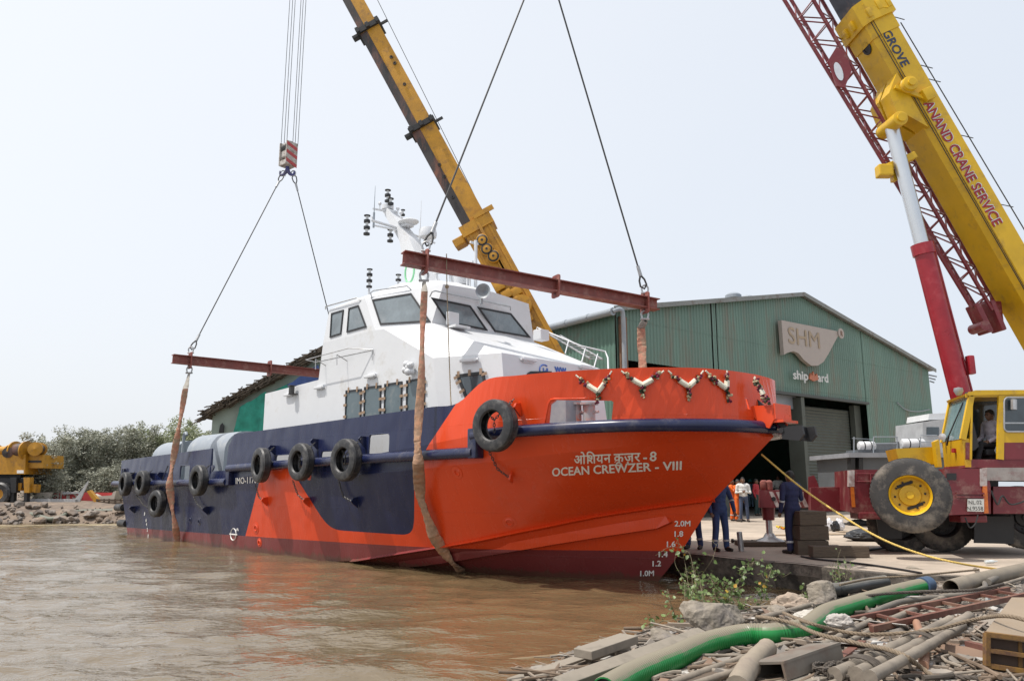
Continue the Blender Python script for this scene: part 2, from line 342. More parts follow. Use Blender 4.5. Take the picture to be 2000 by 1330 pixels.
def make_tree(loc, h, w, seed, lm, nleaf, label, group):
    t = thing("mangrove_tree", label, "tree", loc, 0, group); rr = random.Random(seed); tk = MB(); cr = MB()
    clumps = []
    for k in range(9):
        a = k * 2.4 + rr.random(); lean = w * (.25 + .75 * rr.random()); top = h * (.62 + .40 * rr.random()); zb = h * (.05 + .15 * rr.random()); d = V((math.cos(a), math.sin(a), 0))
        path = cat_mull([V((0, 0, -.1)), d * lean * .35 + V((0, 0, top * .35)), d * lean * .8 + V((0, 0, top * .7)), d * lean + V((0, 0, top))], 5); n_ = len(path); tk.tube(path, [.06 - .05 * i / n_ for i in range(n_)], 5, False)
        for i in range(2, n_):
            u = i / n_
            for _ in range(2): clumps.append((path[i] + V((rr.gauss(0, .18), rr.gauss(0, .18), rr.gauss(0, .15))) * w, (.34 + .30 * rr.random()) * w * (1.05 - .72 * u ** 2)))
    for k in range(10): a = rr.random() * 6.28; clumps.append((V((math.cos(a) * w * .8, math.sin(a) * w * .8, h * (.08 + .3 * rr.random()))), .42 * w))
    per = max(6, nleaf // len(clumps))
    for c, r in clumps:
        for _ in range(int(per * (.5 + rr.random()))):
            d = V((rr.gauss(0, 1), rr.gauss(0, 1), rr.gauss(0, 1))).normalized() * r * (rr.random() ** 0.55); p = c + V((d.x, d.y, d.z * .9)); p.z = max(p.z, .05)
            nn = (d.normalized() * .5 + V((rr.gauss(0, .6), rr.gauss(0, .6), rr.gauss(0.35, .6)))).normalized(); a = nn.orthogonal().normalized(); a = (Matrix.Rotation(rr.random() * 6.28, 3, nn) @ a); b = nn.cross(a); s = 0.055 + 0.075 * rr.random()
            cr.add([p - a * s, p + b * s * .40, p + a * s, p - b * s * .40], [(0, 1, 2, 3)])
    tk.build("trunk", M_bark, t); cr.build("crown", lm, t); return t
TL = ["grey green bushy tree on the far bank, nearest the yellow crane at left", "slim grey green tree with a pointed top, second from the yellow crane", "tall grey green tree behind the cream board on the bank", "dull green tree rising behind the red signboard",
      "grey green tree directly behind the tilted white sheet", "grey green tree behind the yellow painted beam end", "broad dark tree above the very stern corner of the boat", "rounded tree between the stern corner and the aft lifting sling", "grey green tree just left of the aft lifting sling", "tallest fresh green tree, behind the aft lifting sling", "fresh green tree behind the boat's rear grey hatch", "leafy green tree left of the thatched shed", "low green tree tucked under the shed's thatched eave", "low pale green bush tree beside the crane's counterweight", "low pale bush tree behind the timber rack"]
spec = [(100, 855, 50, 1.7, 0), (128, 846, 52, 1.6, 0), (156, 836, 53, 1.6, 0), (184, 842, 54, 1.7, 0), (210, 838, 55, 1.6, 0), (236, 842, 56, 1.7, 0), (264, 836, 57, 1.9, 0), (292, 838, 57, 1.7, 0), (322, 832, 58, 1.8, 1), (352, 820, 60, 2.1, 1), (380, 830, 59, 1.8, 1), (408, 832, 58, 1.9, 1), (436, 846, 60, 2.0, 1), (92, 895, 47, 1.5, 0), (212, 900, 49, 1.5, 0)]
protos = {}
for i, (px, py, Y, w, k) in enumerate(spec):
    p = at(px, py, Y); loc = V((p.x, Y, 0.9)); H = p.z - 0.9; key = (k, i % 3)
    if key not in protos: protos[key] = make_tree(loc, 6.0, 1.75, 20 + i, M_leafs[k], 9000, TL[i], "trees along the far bank"); t = protos[key]
    else: t = copy_tree(protos[key]); t.location = loc; t["label"] = TL[i]
    t.scale = (w / 1.75, w / 1.75, H / 6.0); t.rotation_euler = (0, 0, i * 1.3)
# hazy green belt behind the first row, one mass
mb = MB(); rr = random.Random(11)
for k in range(20000):
    px = 70 + 400 * rr.random(); Y = 64 + 6 * rr.random(); top = 4.6 + 1.9 * mnoise.noise(V((px * .045, 0, 2))) + (.9 if px > 320 else 0)
    p = at(px, 900, Y); z = 0.9 + top * rr.random() ** .8; c = V((p.x, Y, z)); s = .09 + .08 * rr.random()
    nn = V((rr.gauss(0, 1), rr.gauss(-.5, 1), rr.gauss(.5, 1))).normalized(); a = nn.orthogonal().normalized(); b = nn.cross(a); mb.add([c - a * s, c + b * s * .45, c + a * s, c - b * s * .45], [(0, 1, 2, 3)])
tag(mb.build("thicket", M_leafs[0]), kind="stuff")

# ------------------------------------------------------------------ the boat (boat frame: x forward from the stern, y to port, z above water)
def math_node(n, l, op, a, b=None, c=None):
    q = n.new("ShaderNodeMath"); q.operation = op
    for i, v in enumerate((a, b, c)):
        if v is None: continue
        if isinstance(v, (int, float)): q.inputs[i].default_value = v
        else: l.new(v, q.inputs[i])
    return q.outputs[0]
ORANGE = (0.70, 0.066, 0.014); NAVY = (0.011, 0.016, 0.056); ANTIF = (0.20, 0.038, 0.038)
def hull_mat(name, orange_only=False):
    m = bpy.data.materials.new(name); m.use_nodes = True; n, l = nt(m); b = n["Principled BSDF"]
    tc = n.new("ShaderNodeTexCoord"); sp = n.new("ShaderNodeSeparateXYZ"); l.new(tc.outputs["Object"], sp.inputs[0]); X, Z = sp.outputs[0], sp.outputs[2]
    M = lambda *a: math_node(n, l, *a)
    line = lambda x0, k, z0: M('SUBTRACT', M('SUBTRACT', X, x0), M('MULTIPLY', M('SUBTRACT', Z, z0), k))       # >0 forward of the line
    aft = line(10.12, 0.68, .42)
    uL = line(14.55, -1.02, 1.1); uR = M('MULTIPLY', line(18.33, 0.36, 1.1), -1.0); uB = M('SUBTRACT', Z, 0.82)
    q = n.new("ShaderNodeMath"); q.operation = 'SMOOTH_MIN'; q.inputs[2].default_value = 0.55; l.new(M('MULTIPLY', uL, 0.72), q.inputs[0]); l.new(uB, q.inputs[1])
    q2 = n.new("ShaderNodeMath"); q2.operation = 'SMOOTH_MIN'; q2.inputs[2].default_value = 0.55; l.new(q.outputs[0], q2.inputs[0]); l.new(uR, q2.inputs[1])
    inU = M('GREATER_THAN', q2.outputs[0], 0.0)
    low = M('MULTIPLY', M('GREATER_THAN', aft, 0.0), M('SUBTRACT', 1.0, inU))
    up = M('GREATER_THAN', line(19.08, 1.02, 2.6), 0.0)
    hi = M('GREATER_THAN', M('SUBTRACT', Z, M('MULTIPLY_ADD', X, 0.03, 2.04)), 0.0)      # above the rub rail
    org = M('ADD', M('MULTIPLY', hi, up), M('MULTIPLY', M('SUBTRACT', 1.0, hi), low))
    red = M('LESS_THAN', Z, M('MULTIPLY_ADD', X, 0.0145, 0.295))
    def mixc(f, c0, c1):
        w = n.new("ShaderNodeMixRGB")
        for i, c in ((0, f), (1, c0), (2, c1)):
            if isinstance(c, tuple): w.inputs[i].default_value = list(c) + [1]
            else: l.new(c, w.inputs[i])
        return w.outputs[0]
    c = mixc(red, mixc(org, NAVY, ORANGE), ANTIF)
    # grime: vertical run marks, fine scuffs
    mp = n.new("ShaderNodeMapping"); mp.inputs["Scale"].default_value = (5, 5, .5); l.new(tc.outputs["Object"], mp.inputs[0])
    g = n.new("ShaderNodeTexNoise"); g.inputs["Scale"].default_value = 1.0; g.inputs["Detail"].default_value = 7; g.inputs["Roughness"].default_value = .7; l.new(mp.outputs[0], g.inputs[0])
    gr_ = n.new("ShaderNodeMapRange"); gr_.inputs[1].default_value = .52; gr_.inputs[2].default_value = .8; gr_.inputs[4].default_value = .07; l.new(g.outputs[0], gr_.inputs[0])
    c = mixc(gr_.outputs[0], c, (0.22, 0.15, 0.10))
    wl_z = M('SUBTRACT', M('MULTIPLY_ADD', g.outputs[0], 0.42, -0.05), Z); wm_ = n.new("ShaderNodeMapRange"); wm_.inputs[1].default_value = 0.0; wm_.inputs[2].default_value = .08; wm_.inputs[4].default_value = .65; l.new(wl_z, wm_.inputs[0]); c = mixc(wm_.outputs[0], c, (0.10, 0.062, 0.04)); l.new(c, b.inputs["Base Color"])
    rr_ = n.new("ShaderNodeMapRange"); rr_.inputs[3].default_value = .16; rr_.inputs[4].default_value = .36; l.new(g.outputs[0], rr_.inputs[0]); l.new(rr_.outputs[0], b.inputs["Roughness"])
    b.inputs["Specular IOR Level"].default_value = 0.38
    # plating: frames every 0.6 m pull the plate slightly, weld seams
    wv = n.new("ShaderNodeTexNoise"); wv.inputs["Scale"].default_value = 1.0; wv.inputs["Detail"].default_value = 1; mp2 = n.new("ShaderNodeMapping"); mp2.inputs["Scale"].default_value = (1.5, 1.0, 1.3); l.new(tc.outputs["Object"], mp2.inputs[0]); l.new(mp2.outputs[0], wv.inputs[0])
    seam = M('LESS_THAN', M('ABSOLUTE', M('SUBTRACT', M('FRACT', M('MULTIPLY', X, 1 / 2.35)), 0.5)), 0.004)
    seam2 = M('LESS_THAN', M('ABSOLUTE', M('SUBTRACT', M('FRACT', M('MULTIPLY', Z, 1 / 0.93)), 0.5)), 0.009)
    bu = n.new("ShaderNodeBump"); bu.inputs["Strength"].default_value = .8; bu.inputs["Distance"].default_value = .06
    l.new(M('ADD', M('MULTIPLY', wv.outputs[0], 0.8), M('MULTIPLY', M('MAXIMUM', seam, seam2), 0.05)), bu.inputs["Height"]); l.new(bu.outputs[0], b.inputs["Normal"])
    return m
M_hull = hull_mat("hull_paint")
M_orange = mat("orange_paint", ORANGE, 0.3, var=.08, sc=2)
M_navy = mat("navy_paint", NAVY, 0.27, var=.15, sc=2, dirt=(.09, .085, .10), dirt_amt=.25, dirt_sc=1.2)
M_white = mat("white_boat_paint", (0.62, 0.63, 0.645), 0.38, var=.04, sc=1.5, dirt=(.53, .52, .50), dirt_amt=.15, dirt_sc=1.5, bump=.06, bsc=1.6)
M_deckg = mat("grey_deck_paint", (0.30, 0.33, 0.35), 0.6, var=.1)
M_hatch = mat("light_grey_paint", (0.255, 0.285, 0.32), 0.45, var=.06, dirt=(.33, .35, .36), dirt_amt=.3)
M_mark = mat("white_marking_paint", (0.86, 0.84, 0.80), 0.55, var=.1, sc=9)
M_rub = mat("tyre_rubber", (0.022, 0.022, 0.024), 0.5, var=.3, sc=4, dirt=(.10, .095, .09), dirt_amt=.35, dirt_sc=5, bump=.2, bsc=60)
M_black = mat("black_rubber_trim", (0.015, 0.015, 0.017), 0.5)
M_steel = mat("galvanised_steel", (0.42, 0.42, 0.42), 0.4, 0.8, var=.2, sc=12)
M_dsteel = mat("dark_steel_wire", (0.07, 0.068, 0.065), 0.5, 0.6, var=.3, sc=30)
M_glass = mat("dark_window_glass", (0.035, 0.05, 0.06), 0.07, var=.4, sc=1.2, spec=1.0, rvar=.04)
M_film = mat("filmed_window_glass", (0.10, 0.135, 0.15), 0.3, var=.15, sc=2.0, dirt=(.2, .21, .2), dirt_amt=.15)
M_tape = mat("brown_masking_tape", (0.28, 0.19, 0.125), 0.7)

BT = thing("crew_boat", "orange and navy crew boat with white wheelhouse, slung from two cranes over the brown water", "boat", BO, BROT)
def lerp(x, xs, ys): return float(np.interp(x, xs, ys))
def kz(x): return lerp(x, [-1, 9.3, 18.8, 20.4], [1.85, 1.92, 2.32, 2.41])
def kw(x): return lerp(x, [-1, 4, 18.8, 20.4], [3.05, 3.1, 3.1, 3.06])
xs_mid = [1.5, 4.5, 7.7, 7.75, 8.9, 8.95, 9.3, 11.4, 13.0, 14.5, 16, 17.2, 18.4, 19.4, 20.28]
def topz(x): return lerp(x, [-1.4, 7.7, 7.75, 8.9, 8.95, 9.3, 18.8, 20.28, 21.17], [2.96, 3.16, 2.42, 2.42, 3.17, 3.56, 3.70, 3.73, 4.14])
T = [V((-1.35, 3.03, 2.96))]; Rl = [V((-1.08, 3.1, 2.06))]; K = [V((-1.0, 3.06, 1.85))]; Cc = [V((0.12, 2.93, -.35))]; B = [V((0.3, 0, -1.1))]
for x in xs_mid:
    T.append(V((x, 3.1, topz(x)))); Rl.append(V((x, 3.14, kz(x) + lerp(x, [0, 9, 20.3], [.2, .22, .55])))); K.append(V((x, kw(x), kz(x))))
    Cc.append(V((x, lerp(x, [0, 9, 15.5, 17.5, 19.63, 20.3], [2.93, 2.85, 2.66, 2.6, 2.42, 2.25]), lerp(x, [0, 9, 13, 15.5, 19.63, 20.3], [-.35, -.3, -.15, .03, .69, .82]))))
    B.append(V((x, 0, -1.4)))
bow = [((21.17, 3.12, 4.14), (21.1, 3.12, 3.02), (21.0, 3.05, 2.43), (20.9, 1.98, .96), (20.9, 0, -1.4)), ((22.2, 3.16, 4.14), (22.1, 3.0, 3.06), (22.1, 2.78, 2.53), (21.7, 1.6, 1.14), (21.5, 0, -1.3)),
       ((23.45, 2.89, 4.13), (23.2, 2.76, 3.08), (23.2, 2.42, 2.63), (22.5, 1.15, 1.33), (22.2, 0, -.95)), ((24.6, 2.28, 4.13), (24.3, 2.38, 3.09), (24.2, 1.9, 2.72), (23.3, .68, 1.48), (22.9, 0, -.3)),
       ((25.3, 1.52, 4.13), (25.1, 1.72, 3.09), (25.0, 1.2, 2.8), (24.0, .3, 1.6), (23.6, 0, .42)), ((25.58, .85, 4.12), (25.62, .95, 3.09), (25.6, .52, 2.86), (24.4, .09, 1.66), (24.2, 0, 1.15)), ((25.68, 0, 4.12), (25.83, 0, 3.09), (25.97, 0, 2.89), (24.61, 0, 1.69), (24.61, 0, 1.69))]
for a, b, c, d, e in bow: T.append(V(a)); Rl.append(V(b)); K.append(V(c)); Cc.append(V(d)); B.append(V(e))
NM = 1 + len(xs_mid)
def smooth_row(P, k=5):                                             # straight midbody, faired bow
    s = cat_mull(P, k)
    for i in range((NM - 2) * k): a, b = P[i // k], P[i // k + 1]; s[i] = a + (b - a) * ((i % k) / k)
    return s
T, Rl, K, Cc, B = [smooth_row(P) for P in (T, Rl, K, Cc, B)]
sb = lambda p: V((p.x, -p.y, p.z))
def strip(mb, P, Q, m=1, side=-1):
    N = len(P); vs = []
    for j in range(m + 1):
        for i in range(N): p = P[i] + (Q[i] - P[i]) * (j / m); vs.append(V((p.x, p.y * side, p.z)))
    mb.add(vs, [(j * N + i, j * N + i + 1, (j + 1) * N + i + 1, (j + 1) * N + i) for j in range(m) for i in range(N - 1)], True)
hull = MB()
for side in (-1, 1):
    strip(hull, Rl, K, 2, side); strip(hull, K, Cc, 5, side); strip(hull, Cc, B, 4, side)
tr = [V((p.x, p.y, p.z)) for p in (Rl[0], K[0], Cc[0])] + [B[0]]
hull.add([sb(p) for p in tr[:3]] + [B[0]] + [p for p in tr[:3]][::-1], [list(range(7))])
hull_o = hull.build("hull", M_hull, BT)
HB = BVHTree.FromPolygons([tuple(v) for v in hull.v], hull.f)
# bulwark: thin plate with freeing ports cut through
def bul_pt(i, t): return Rl[i] + (T[i] - Rl[i]) * t
bul = MB(); N = len(T)
for side in (-1, 1):
    vs = []; fs = []
    for off in (0.0, 0.045):
        for i in range(N):
            for j in range(3):
                p = bul_pt(i, j / 2); tng = Rl[min(i + 1, N - 1)] - Rl[max(i - 1, 0)]; nn = V((-tng.y, tng.x, 0)).normalized() * (-1 if True else 1)
                q = p + nn * off * (1 if nn.y < 0 or abs(nn.y) < .2 else -1); vs.append(V((q.x, max(q.y, 0) * side, q.z)))
    L = N * 3
    for i in range(N - 1):
        for j in range(2): a = i * 3 + j; fs += [(a, a + 3, a + 4, a + 1), (L + a, L + a + 1, L + a + 4, L + a + 3)]
        a = i * 3 + 2; fs.append((a, a + 3, L + a + 3, L + a)); a = i * 3; fs.append((a, L + a, L + a + 3, a + 3))
    fs.append((0, 1, 2, L + 2, L + 1, L)); bul.add(vs, fs, False)
bul.add([sb(T[0]), sb(Rl[0]), Rl[0], T[0]], [(0, 1, 2, 3)]); bul.add([sb(T[0]) + V((.05, 0, 0)), sb(Rl[0]) + V((.05, 0, 0)), Rl[0] + V((.05, 0, 0)), T[0] + V((.05, 0, 0))], [(0, 1, 2, 3)])
bul_o = bul.build("bulwark", M_hull, BT)
def rrect(x0, x1, z0, z1, r=0.1, k=5, sh=0.0):
    out = []
    for cx, cz, a0 in ((x1 - r, z1 - r, 0), (x0 + r, z1 - r, 90), (x0 + r, z0 + r, 180), (x1 - r, z0 + r, 270)):
        for i in range(k): a = math.radians(a0 + 90 * i / (k - 1)); z = cz + r * math.sin(a); out.append((cx + r * math.cos(a) + sh * (z - z0), z))
    return out
PORTS = [(16.95, 17.82, 2.66, 3.2, -3.12, 0), (14.72, 15.5, 2.58, 2.86, -3.12, 0), (12.2, 13.1, 2.55, 2.83, -3.12, 0), (5.2, 6.05, 2.14, 2.64, -3.12, 0), (-.9, -.35, 2.2, 2.62, -3.1, 0)]
cut = MB()
for x0, x1, z0, z1, y, sh in PORTS:
    P = rrect(x0, x1, z0, z1, .09); cut.prism([(x, y - .35, z) for x, z in P], (0, .6, 0))
bowport = [bp(a, b, -2.95) for a, b in ((1066, 826), (1073, 790), (1083, 781), (1167, 779), (1169, 782), (1164, 825))]
bowport = [V(p) for p in bowport]
cut.prism([V((p.x, -3.5, p.z)) for p in bowport], (0, 1.35, 0))
fair = [V(bp(a, b, -.5)) for a, b in ((1457, 776), (1474, 777), (1487, 797), (1466, 798))]
cut.prism([p + V((0.7, -.35, 0)) for p in fair], (-1.6, .8, 0))
cut_o = cut.build("cutter", M_hull, BT)
md = bul_o.modifiers.new("c", 'BOOLEAN'); md.operation = 'DIFFERENCE'; md.solver = 'EXACT'; md.object = cut_o; md.use_self = True
bpy.context.view_layer.update(); dg = bpy.context.evaluated_depsgraph_get()
me = bpy.data.meshes.new_from_object(bul_o.evaluated_get(dg)); bul_o.modifiers.clear(); bul_o.data = me; me.name = "bulwark"; bpy.data.objects.remove(cut_o)
allv = hull.v + bul.v; BB = BVHTree.FromPolygons([tuple(v) for v in allv], hull.f + [[i + len(hull.v) for i in f] for f in bul.f])
def on_hull(px, py, off=0.0):                                        # photo pixel -> point on the boat's side (boat frame), with normal
    d = ray(px, py); o = w2b(_C); q = V((d.dot(BH), d.dot(BN), d.z)).normalized(); h = BB.ray_cast(o, q)
    if h[0] is None: p = bp(px, py, -3.1); return p, V((0, -1, 0))
    nn = h[1] if h[1].dot(q) < 0 else -h[1]
    return h[0] + nn * off, nn
mb = MB()
for k, (x0, x1, z0, z1, y, sh) in enumerate(PORTS):
    P = [(x, -3.112, z) for x, z in rrect(x0, x1, z0, z1, .09)]; mb.build("freeing_port_frame", M_navy, BT) if False else None
    fm = MB(); fm.tube([V(p) for p in P], .02, 6, False, True); fm.build("freeing_port_rim", M_navy, BT)
fm = MB(); fm.tube([on_hull(a, b, 0.0)[0] for a, b in ((1064, 826), (1071, 789), (1076, 781), (1083, 779.5), (1167, 777.5))], .022, 6, False); fm.build("freeing_port_rim", M_orange, BT)
# decks
dk = MB()
def deck(i0, i1, zf):
    for i in range(i0, i1):
        a, b = Rl[i], Rl[i + 1]; z0, z1 = zf(a.x), zf(b.x); wa, wb = max(a.y - .06, 0), max(b.y - .06, 0)
        dk.quad((a.x, -wa, z0), (b.x, -wb, z1), (b.x, wb, z1), (a.x, wa, z0))
deck(0, N - 1, lambda x: lerp(x, [-1, 9.2, 9.3, 20.9, 21.0, 26], [2.06, 2.1, 2.42, 2.5, 2.95, 2.98]))
dk.build("deck", M_deckg, BT)
# rub rails
def side_path(xs, zf, off): return [V((x, -(lerp(x, [p.x for p in Rl], [p.y for p in Rl]) + off), zf(x))) for x in xs]
rl = MB()
for side in (1, -1):
    A = [V((-1.75, -3.12, 2.0)), V((-1.5, -3.2, 2.0)), V((0, -3.22, 2.01)), V((4.5, -3.23, 2.03)), V((9.3, -3.23, 2.06))]
    F1 = [V((9.35, -3.23, 2.47))] + [V((x, -3.23, lerp(x, [9.3, 12, 16.6, 21], [2.48, 2.53, 2.60, 2.64]))) for x in (10, 12, 14, 16, 18, 20, 20.98)]
    i0 = next(i for i, p in enumerate(Rl) if p.x > 20.9); F2 = []
    for i in range(i0, N):
        tng = Rl[min(i + 1, N - 1)] - Rl[i - 1]; nn = V((tng.y, -tng.x, 0)).normalized(); nn = -nn if nn.y < 0 else nn
        p = Rl[i] + nn * .09; F2.append(V((p.x, -max(p.y, 0), p.z - .03)))
    for P in (A, F1, F2): rl.tube([V((p.x, p.y * side, p.z)) for p in P], .12, 14)
    j = F2[0]; rl.box((20.98, (j.y + .03) * side, 2.83), (.26, .24, .62), bev=.03); rl.box((9.42, -3.2 * side, 2.27), (.26, .2, .62), bev=.03)
rl.build("rub_rail", M_navy, BT)
# spray rails along the bow chine
sk = MB()
CP = [p for p in Cc if p.x > 15.4]
def wedge(P, h, out):
    vs = []
    for p in P: q = V((p.x, -p.y, p.z)); vs += [q + V((0, .02, h * .5)), q + V((0.0, -out, -h * .2)), q + V((0, .05, -h * .5))]
    sk.add(vs, [(3 * i + k, 3 * i + 3 + k, 3 * i + 3 + (k + 1) % 3, 3 * i + (k + 1) % 3) for i in range(len(P) - 1) for k in range(3)], False)
wedge(CP, .10, .10)
tp = [(779, 1095), (840, 1087), (900, 1077), (1000, 1058), (1100, 1040), (1200, 1022), (1300, 1006.5), (1313, 1017)]; bt = [(787, 1106), (840, 1101), (900, 1092), (1000, 1075), (1100, 1058), (1200, 1042), (1287, 1029), (1312, 1018)]
vs = []
for a, b in zip(tp, bt):
    p, n1 = on_hull(*a, .012); q, n2 = on_hull(*b, .012); vs += [p, q + V((0, -.10, -.02)), q + V((0, .03, -.03))]
sk.add(vs, [(3 * i + k, 3 * i + 3 + k, 3 * i + 3 + (k + 1) % 3, 3 * i + (k + 1) % 3) for i in range(len(tp) - 1) for k in range(3)] + [(0, 1, 2)], False)
sk.build("spray_rail", M_hull, BT)

# ---- writing on the hull
def hull_text(name, s, size_px, p0, p1, bold=.01, sx=1.0, mats=None, parts=None):
    a, na = on_hull(*p0); b, nb = on_hull(*p1); L = (b - a).length; mbt = MB(); vs_, fs_ = (text_geo(s, 1.0, bold, 'LEFT') if parts is None else parts)
    w = max(v.x for v in vs_) - min(v.x for v in vs_); x0 = min(v.x for v in vs_); capm = max(v.y for v in vs_)
    capv = (on_hull(p0[0], p0[1] - size_px)[0] - a)
    capl = capv.length; vs = []
    for v in vs_:
        u = (v.x - x0) / w; t = v.y / 0.70; px = p0[0] + (p1[0] - p0[0]) * u; py = p0[1] + (p1[1] - p0[1]) * u
        g = a + (b - a) * u                                           # straight chord, then pressed on to the plate
        g = g + V((capv.x * .0, 0, capv.z)) * t; g2 = g + V((capv.x * t, capv.y * t, 0))
        h = HB.ray_cast(V((g2.x, -9, g2.z)), V((0, 1, 0)))
        vs.append((h[0] if h[0] is not None else g2) + V((0.0, -.012 - v.z, -.004)))
    mbt.add(vs, fs_); return mbt.build(name, mats or M_mark, BT)
hull_text("ship_name_lettering", "OCEAN CREWZER - VIII", 16, (1079, 929.5), (1332, 916.5), .026)
# Devanagari line, matras placed by hand: o-shi-ya-n kruu-za-r - 8
def deva():
    V_, F_ = [], []; x = 0.0
    def put(s, dx=None, oy=0.0, adv=True, ox=0.0):
        nonlocal x
        v, f = text_geo(s, 1.0, .022, 'LEFT')
        if not v: x += .25; return
        lo = min(p.x for p in v); hi = max(p.x for p in v); o = len(V_)
        V_.extend([V((p.x - (lo if adv else 0) + x + ox, p.y + oy, p.z)) for p in v]); F_.extend([[i + o for i in q] for q in f])
        if adv: x += hi - lo - 0.012
    put("\u0913"); x += .02; xm = x; put("\u093f"); x = xm + .17; put("\u0936"); put("\u092f"); put("\u0928"); x += .22
    c0 = x; put("\u0915"); c1 = x
    o = len(V_); V_.extend([V((c0 + .22, .18, 0)), V((c0 + .26, .23, 0)), V((c0 + .05, .02, 0)), V((c0 + .09, -.03, 0))]); F_.append([o, o + 1, o + 3, o + 2])
    v, f = text_geo("\u0942", 1.0, .022, 'LEFT'); lo = min(p.x for p in v); hi = max(p.x for p in v); o = len(V_); V_.extend([V((p.x - (lo + hi) / 2 + (c0 + c1) / 2 + .02, p.y, 0)) for p in v]); F_.extend([[i + o for i in q] for q in f])
    put("\u095b"); put("\u0930"); x += .2; put("-"); x += .2; put("8"); return V_, F_
hull_text("ship_name_lettering", "", 18, (1122, 906), (1283, 899.5), parts=deva())
for s, px, py, w in (("2.0M", 1318, 1027, 31), ("1.8", 1318, 1047, 17), ("1.6", 1303, 1067, 17), ("1.4", 1287, 1087, 18), ("1.2", 1275, 1105, 17), ("1.0M", 1251, 1124, 27)): hull_text("draught_mark", s, 10.5, (px, py), (px + w, py - .4), .028)
hull_text("registration_lettering", "IMO-11765", 12, (461, 944.5), (507, 942), .024)
mk = MB(); c0, n0 = on_hull(456.5, 1043); zr = .155
ring = [c0 + V((math.cos(a) * .19, -.012, math.sin(a) * zr * 1.15)) for a in [i * math.pi / 10 for i in range(20)]]; mk.tube(ring, .018, 4, False, True); mk.box(c0 + V((0, -.012, 0)), (.55, .01, .035))
mk.box(c0 + V((-.2, -.012, .3)), (.03, .01, .2)); mk.box(c0 + V((-.12, -.012, .2)), (.16, .01, .03)); text_on(mk, "R", .24, c0 + V((.27, -.015, .12)), (1, 0, 0), (0, 0, 1), .01); mk.build("load_line_mark", M_mark, BT)
for k, (px, py) in enumerate(((283, 1003), (286, 1015), (287, 1023), (288.5, 1034), (290, 1046))):
    m1 = MB(); p, _ = on_hull(px, py, .012); text_on(m1, "86420"[k], .17, p - V((0, 0, .06)), (1, 0, 0), (0, 0, 1), .01); m1.build("draught_mark", M_mark, BT)
# overboard outlets
for px, py, r in ((500, 1031, .14), (507, 1059, .11), (893, 922, .12), (995, 1019, .13), (389, 1018, .12), (372, 1015, .1), (604, 930, .09)):
    p, nn = on_hull(px, py); m1 = MB(); m1.lathe([(r * 1.2, 0), (r * 1.2, .008), (r * .75, .01), (r * .65, .025), (r * .5, .025), (r * .45, .004), (0, .004)], p, nn, 18); m1.build("overboard_outlet", M_orange if k and px > 480 else M_navy, BT)
# fender brackets
def bracket(px, py, m, dz=.0):
    p, nn = on_hull(px, py); m1 = MB(); a = V((0, 0, 1)); t = nn.cross(a).normalized()
    prof = [p + a * -.16, p + a * .12, p + nn * .16 + a * .12, p + nn * .22 + a * .05, p + nn * .16 - a * .02]; m1.prism([q - t * .02 for q in prof], t * .04); m1.build("fender_bracket", m, BT)
for px, py in ((262, 929), (301, 930), (318, 929), (413, 916), (537, 878), (620, 866), (714, 862)): bracket(px, py, M_navy)
bracket(1016, 798, M_orange); bracket(1001, 928, M_orange); bracket(523, 978, M_orange); bracket(605, 979, M_orange)
for px, py in ((699, 979), (407, 996), (263, 994)): bracket(px, py, M_navy)
# stern push knees
for px, py in ((233, 991), (239, 1022)):
    p = bp(px, py, -2.9); m1 = MB(); m1.tube([V((p.x - .25, -2.9, p.z)), V((p.x + .55, -2.9, p.z + .02))], .15, 14); m1.build("stern_fender", M_rub, BT)

# ---- superstructure
a0, a1, a2, a3 = V((9.85, -2.4, 2.3)), V((9.85, -2.4, 4.87)), V((13.15, -2.4, 5.0)), V((13.45, -2.32, 7.08))
c1b, c1t, s1 = V((15.97, -2.4, 6.08)), V((15.3, -2.32, 7.1)), V((16.4, -2.4, 6.05))
A_, A0, B_ = V((18.5, -2.4, 5.02)), V((19.0, -2.4, 2.4)), V((20.3, -1.8, 5.0))
def on_plane_x(y, z, a, b, c): n_ = (b - a).cross(c - a); return V((a.x - (n_.y * (y - a.y) + n_.z * (z - a.z)) / n_.x, y, z))
B0 = on_plane_x(-1.85, 2.4, A0, A_, B_)
c2b, pb = V((17.8, -1.9, 6.07)), V((17.97, 0, 6.1)); c2t = on_plane_x(-1.6, 7.15, c1b, c2b, c1t); pt = on_plane_x(0, 7.2, c2b, pb, c2t); print('c2t', c2t, 'pt', pt, 'B0', B0)
mi_ = lambda p: V((p.x, -p.y, p.z))
dh = MB()
for f in ((a0, A0, A_, s1, c1b, a2, a1), (A0, B0, B_, A_), (s1, A_, c2b), (A_, B_, c2b), (c1b, s1, c2b), ):
    dh.quad(*f); dh.quad(*[mi_(p) for p in f])
dh.quad(B0, mi_(B0), mi_(B_), B_); dh.quad(B_, mi_(B_), mi_(c2b), pb, c2b); dh.quad(a0, a1, mi_(a1), mi_(a0)); dh.quad(a1, a2, mi_(a2), mi_(a1))
dh.build("deckhouse", M_white, BT)
wh = MB(); r1, r2, r3 = V((13.6, -1.2, 7.66)), V((15.3, -1.1, 7.76)), V((16.45, -.7, 7.70))
a2b = V((13.31, -2.4, 6.08))
for f in ((a2, c1b, a2b), (a2b, c1b, c1t, a3), (c1b, c2b, c2t, c1t), (c2b, pb, pt, c2t), (a3, c1t, r2, r1), (c1t, c2t, r3, r2), (c2t, pt, V((16.6, 0, 7.72)), r3)):
    wh.quad(*f); wh.quad(*[mi_(p) for p in f])
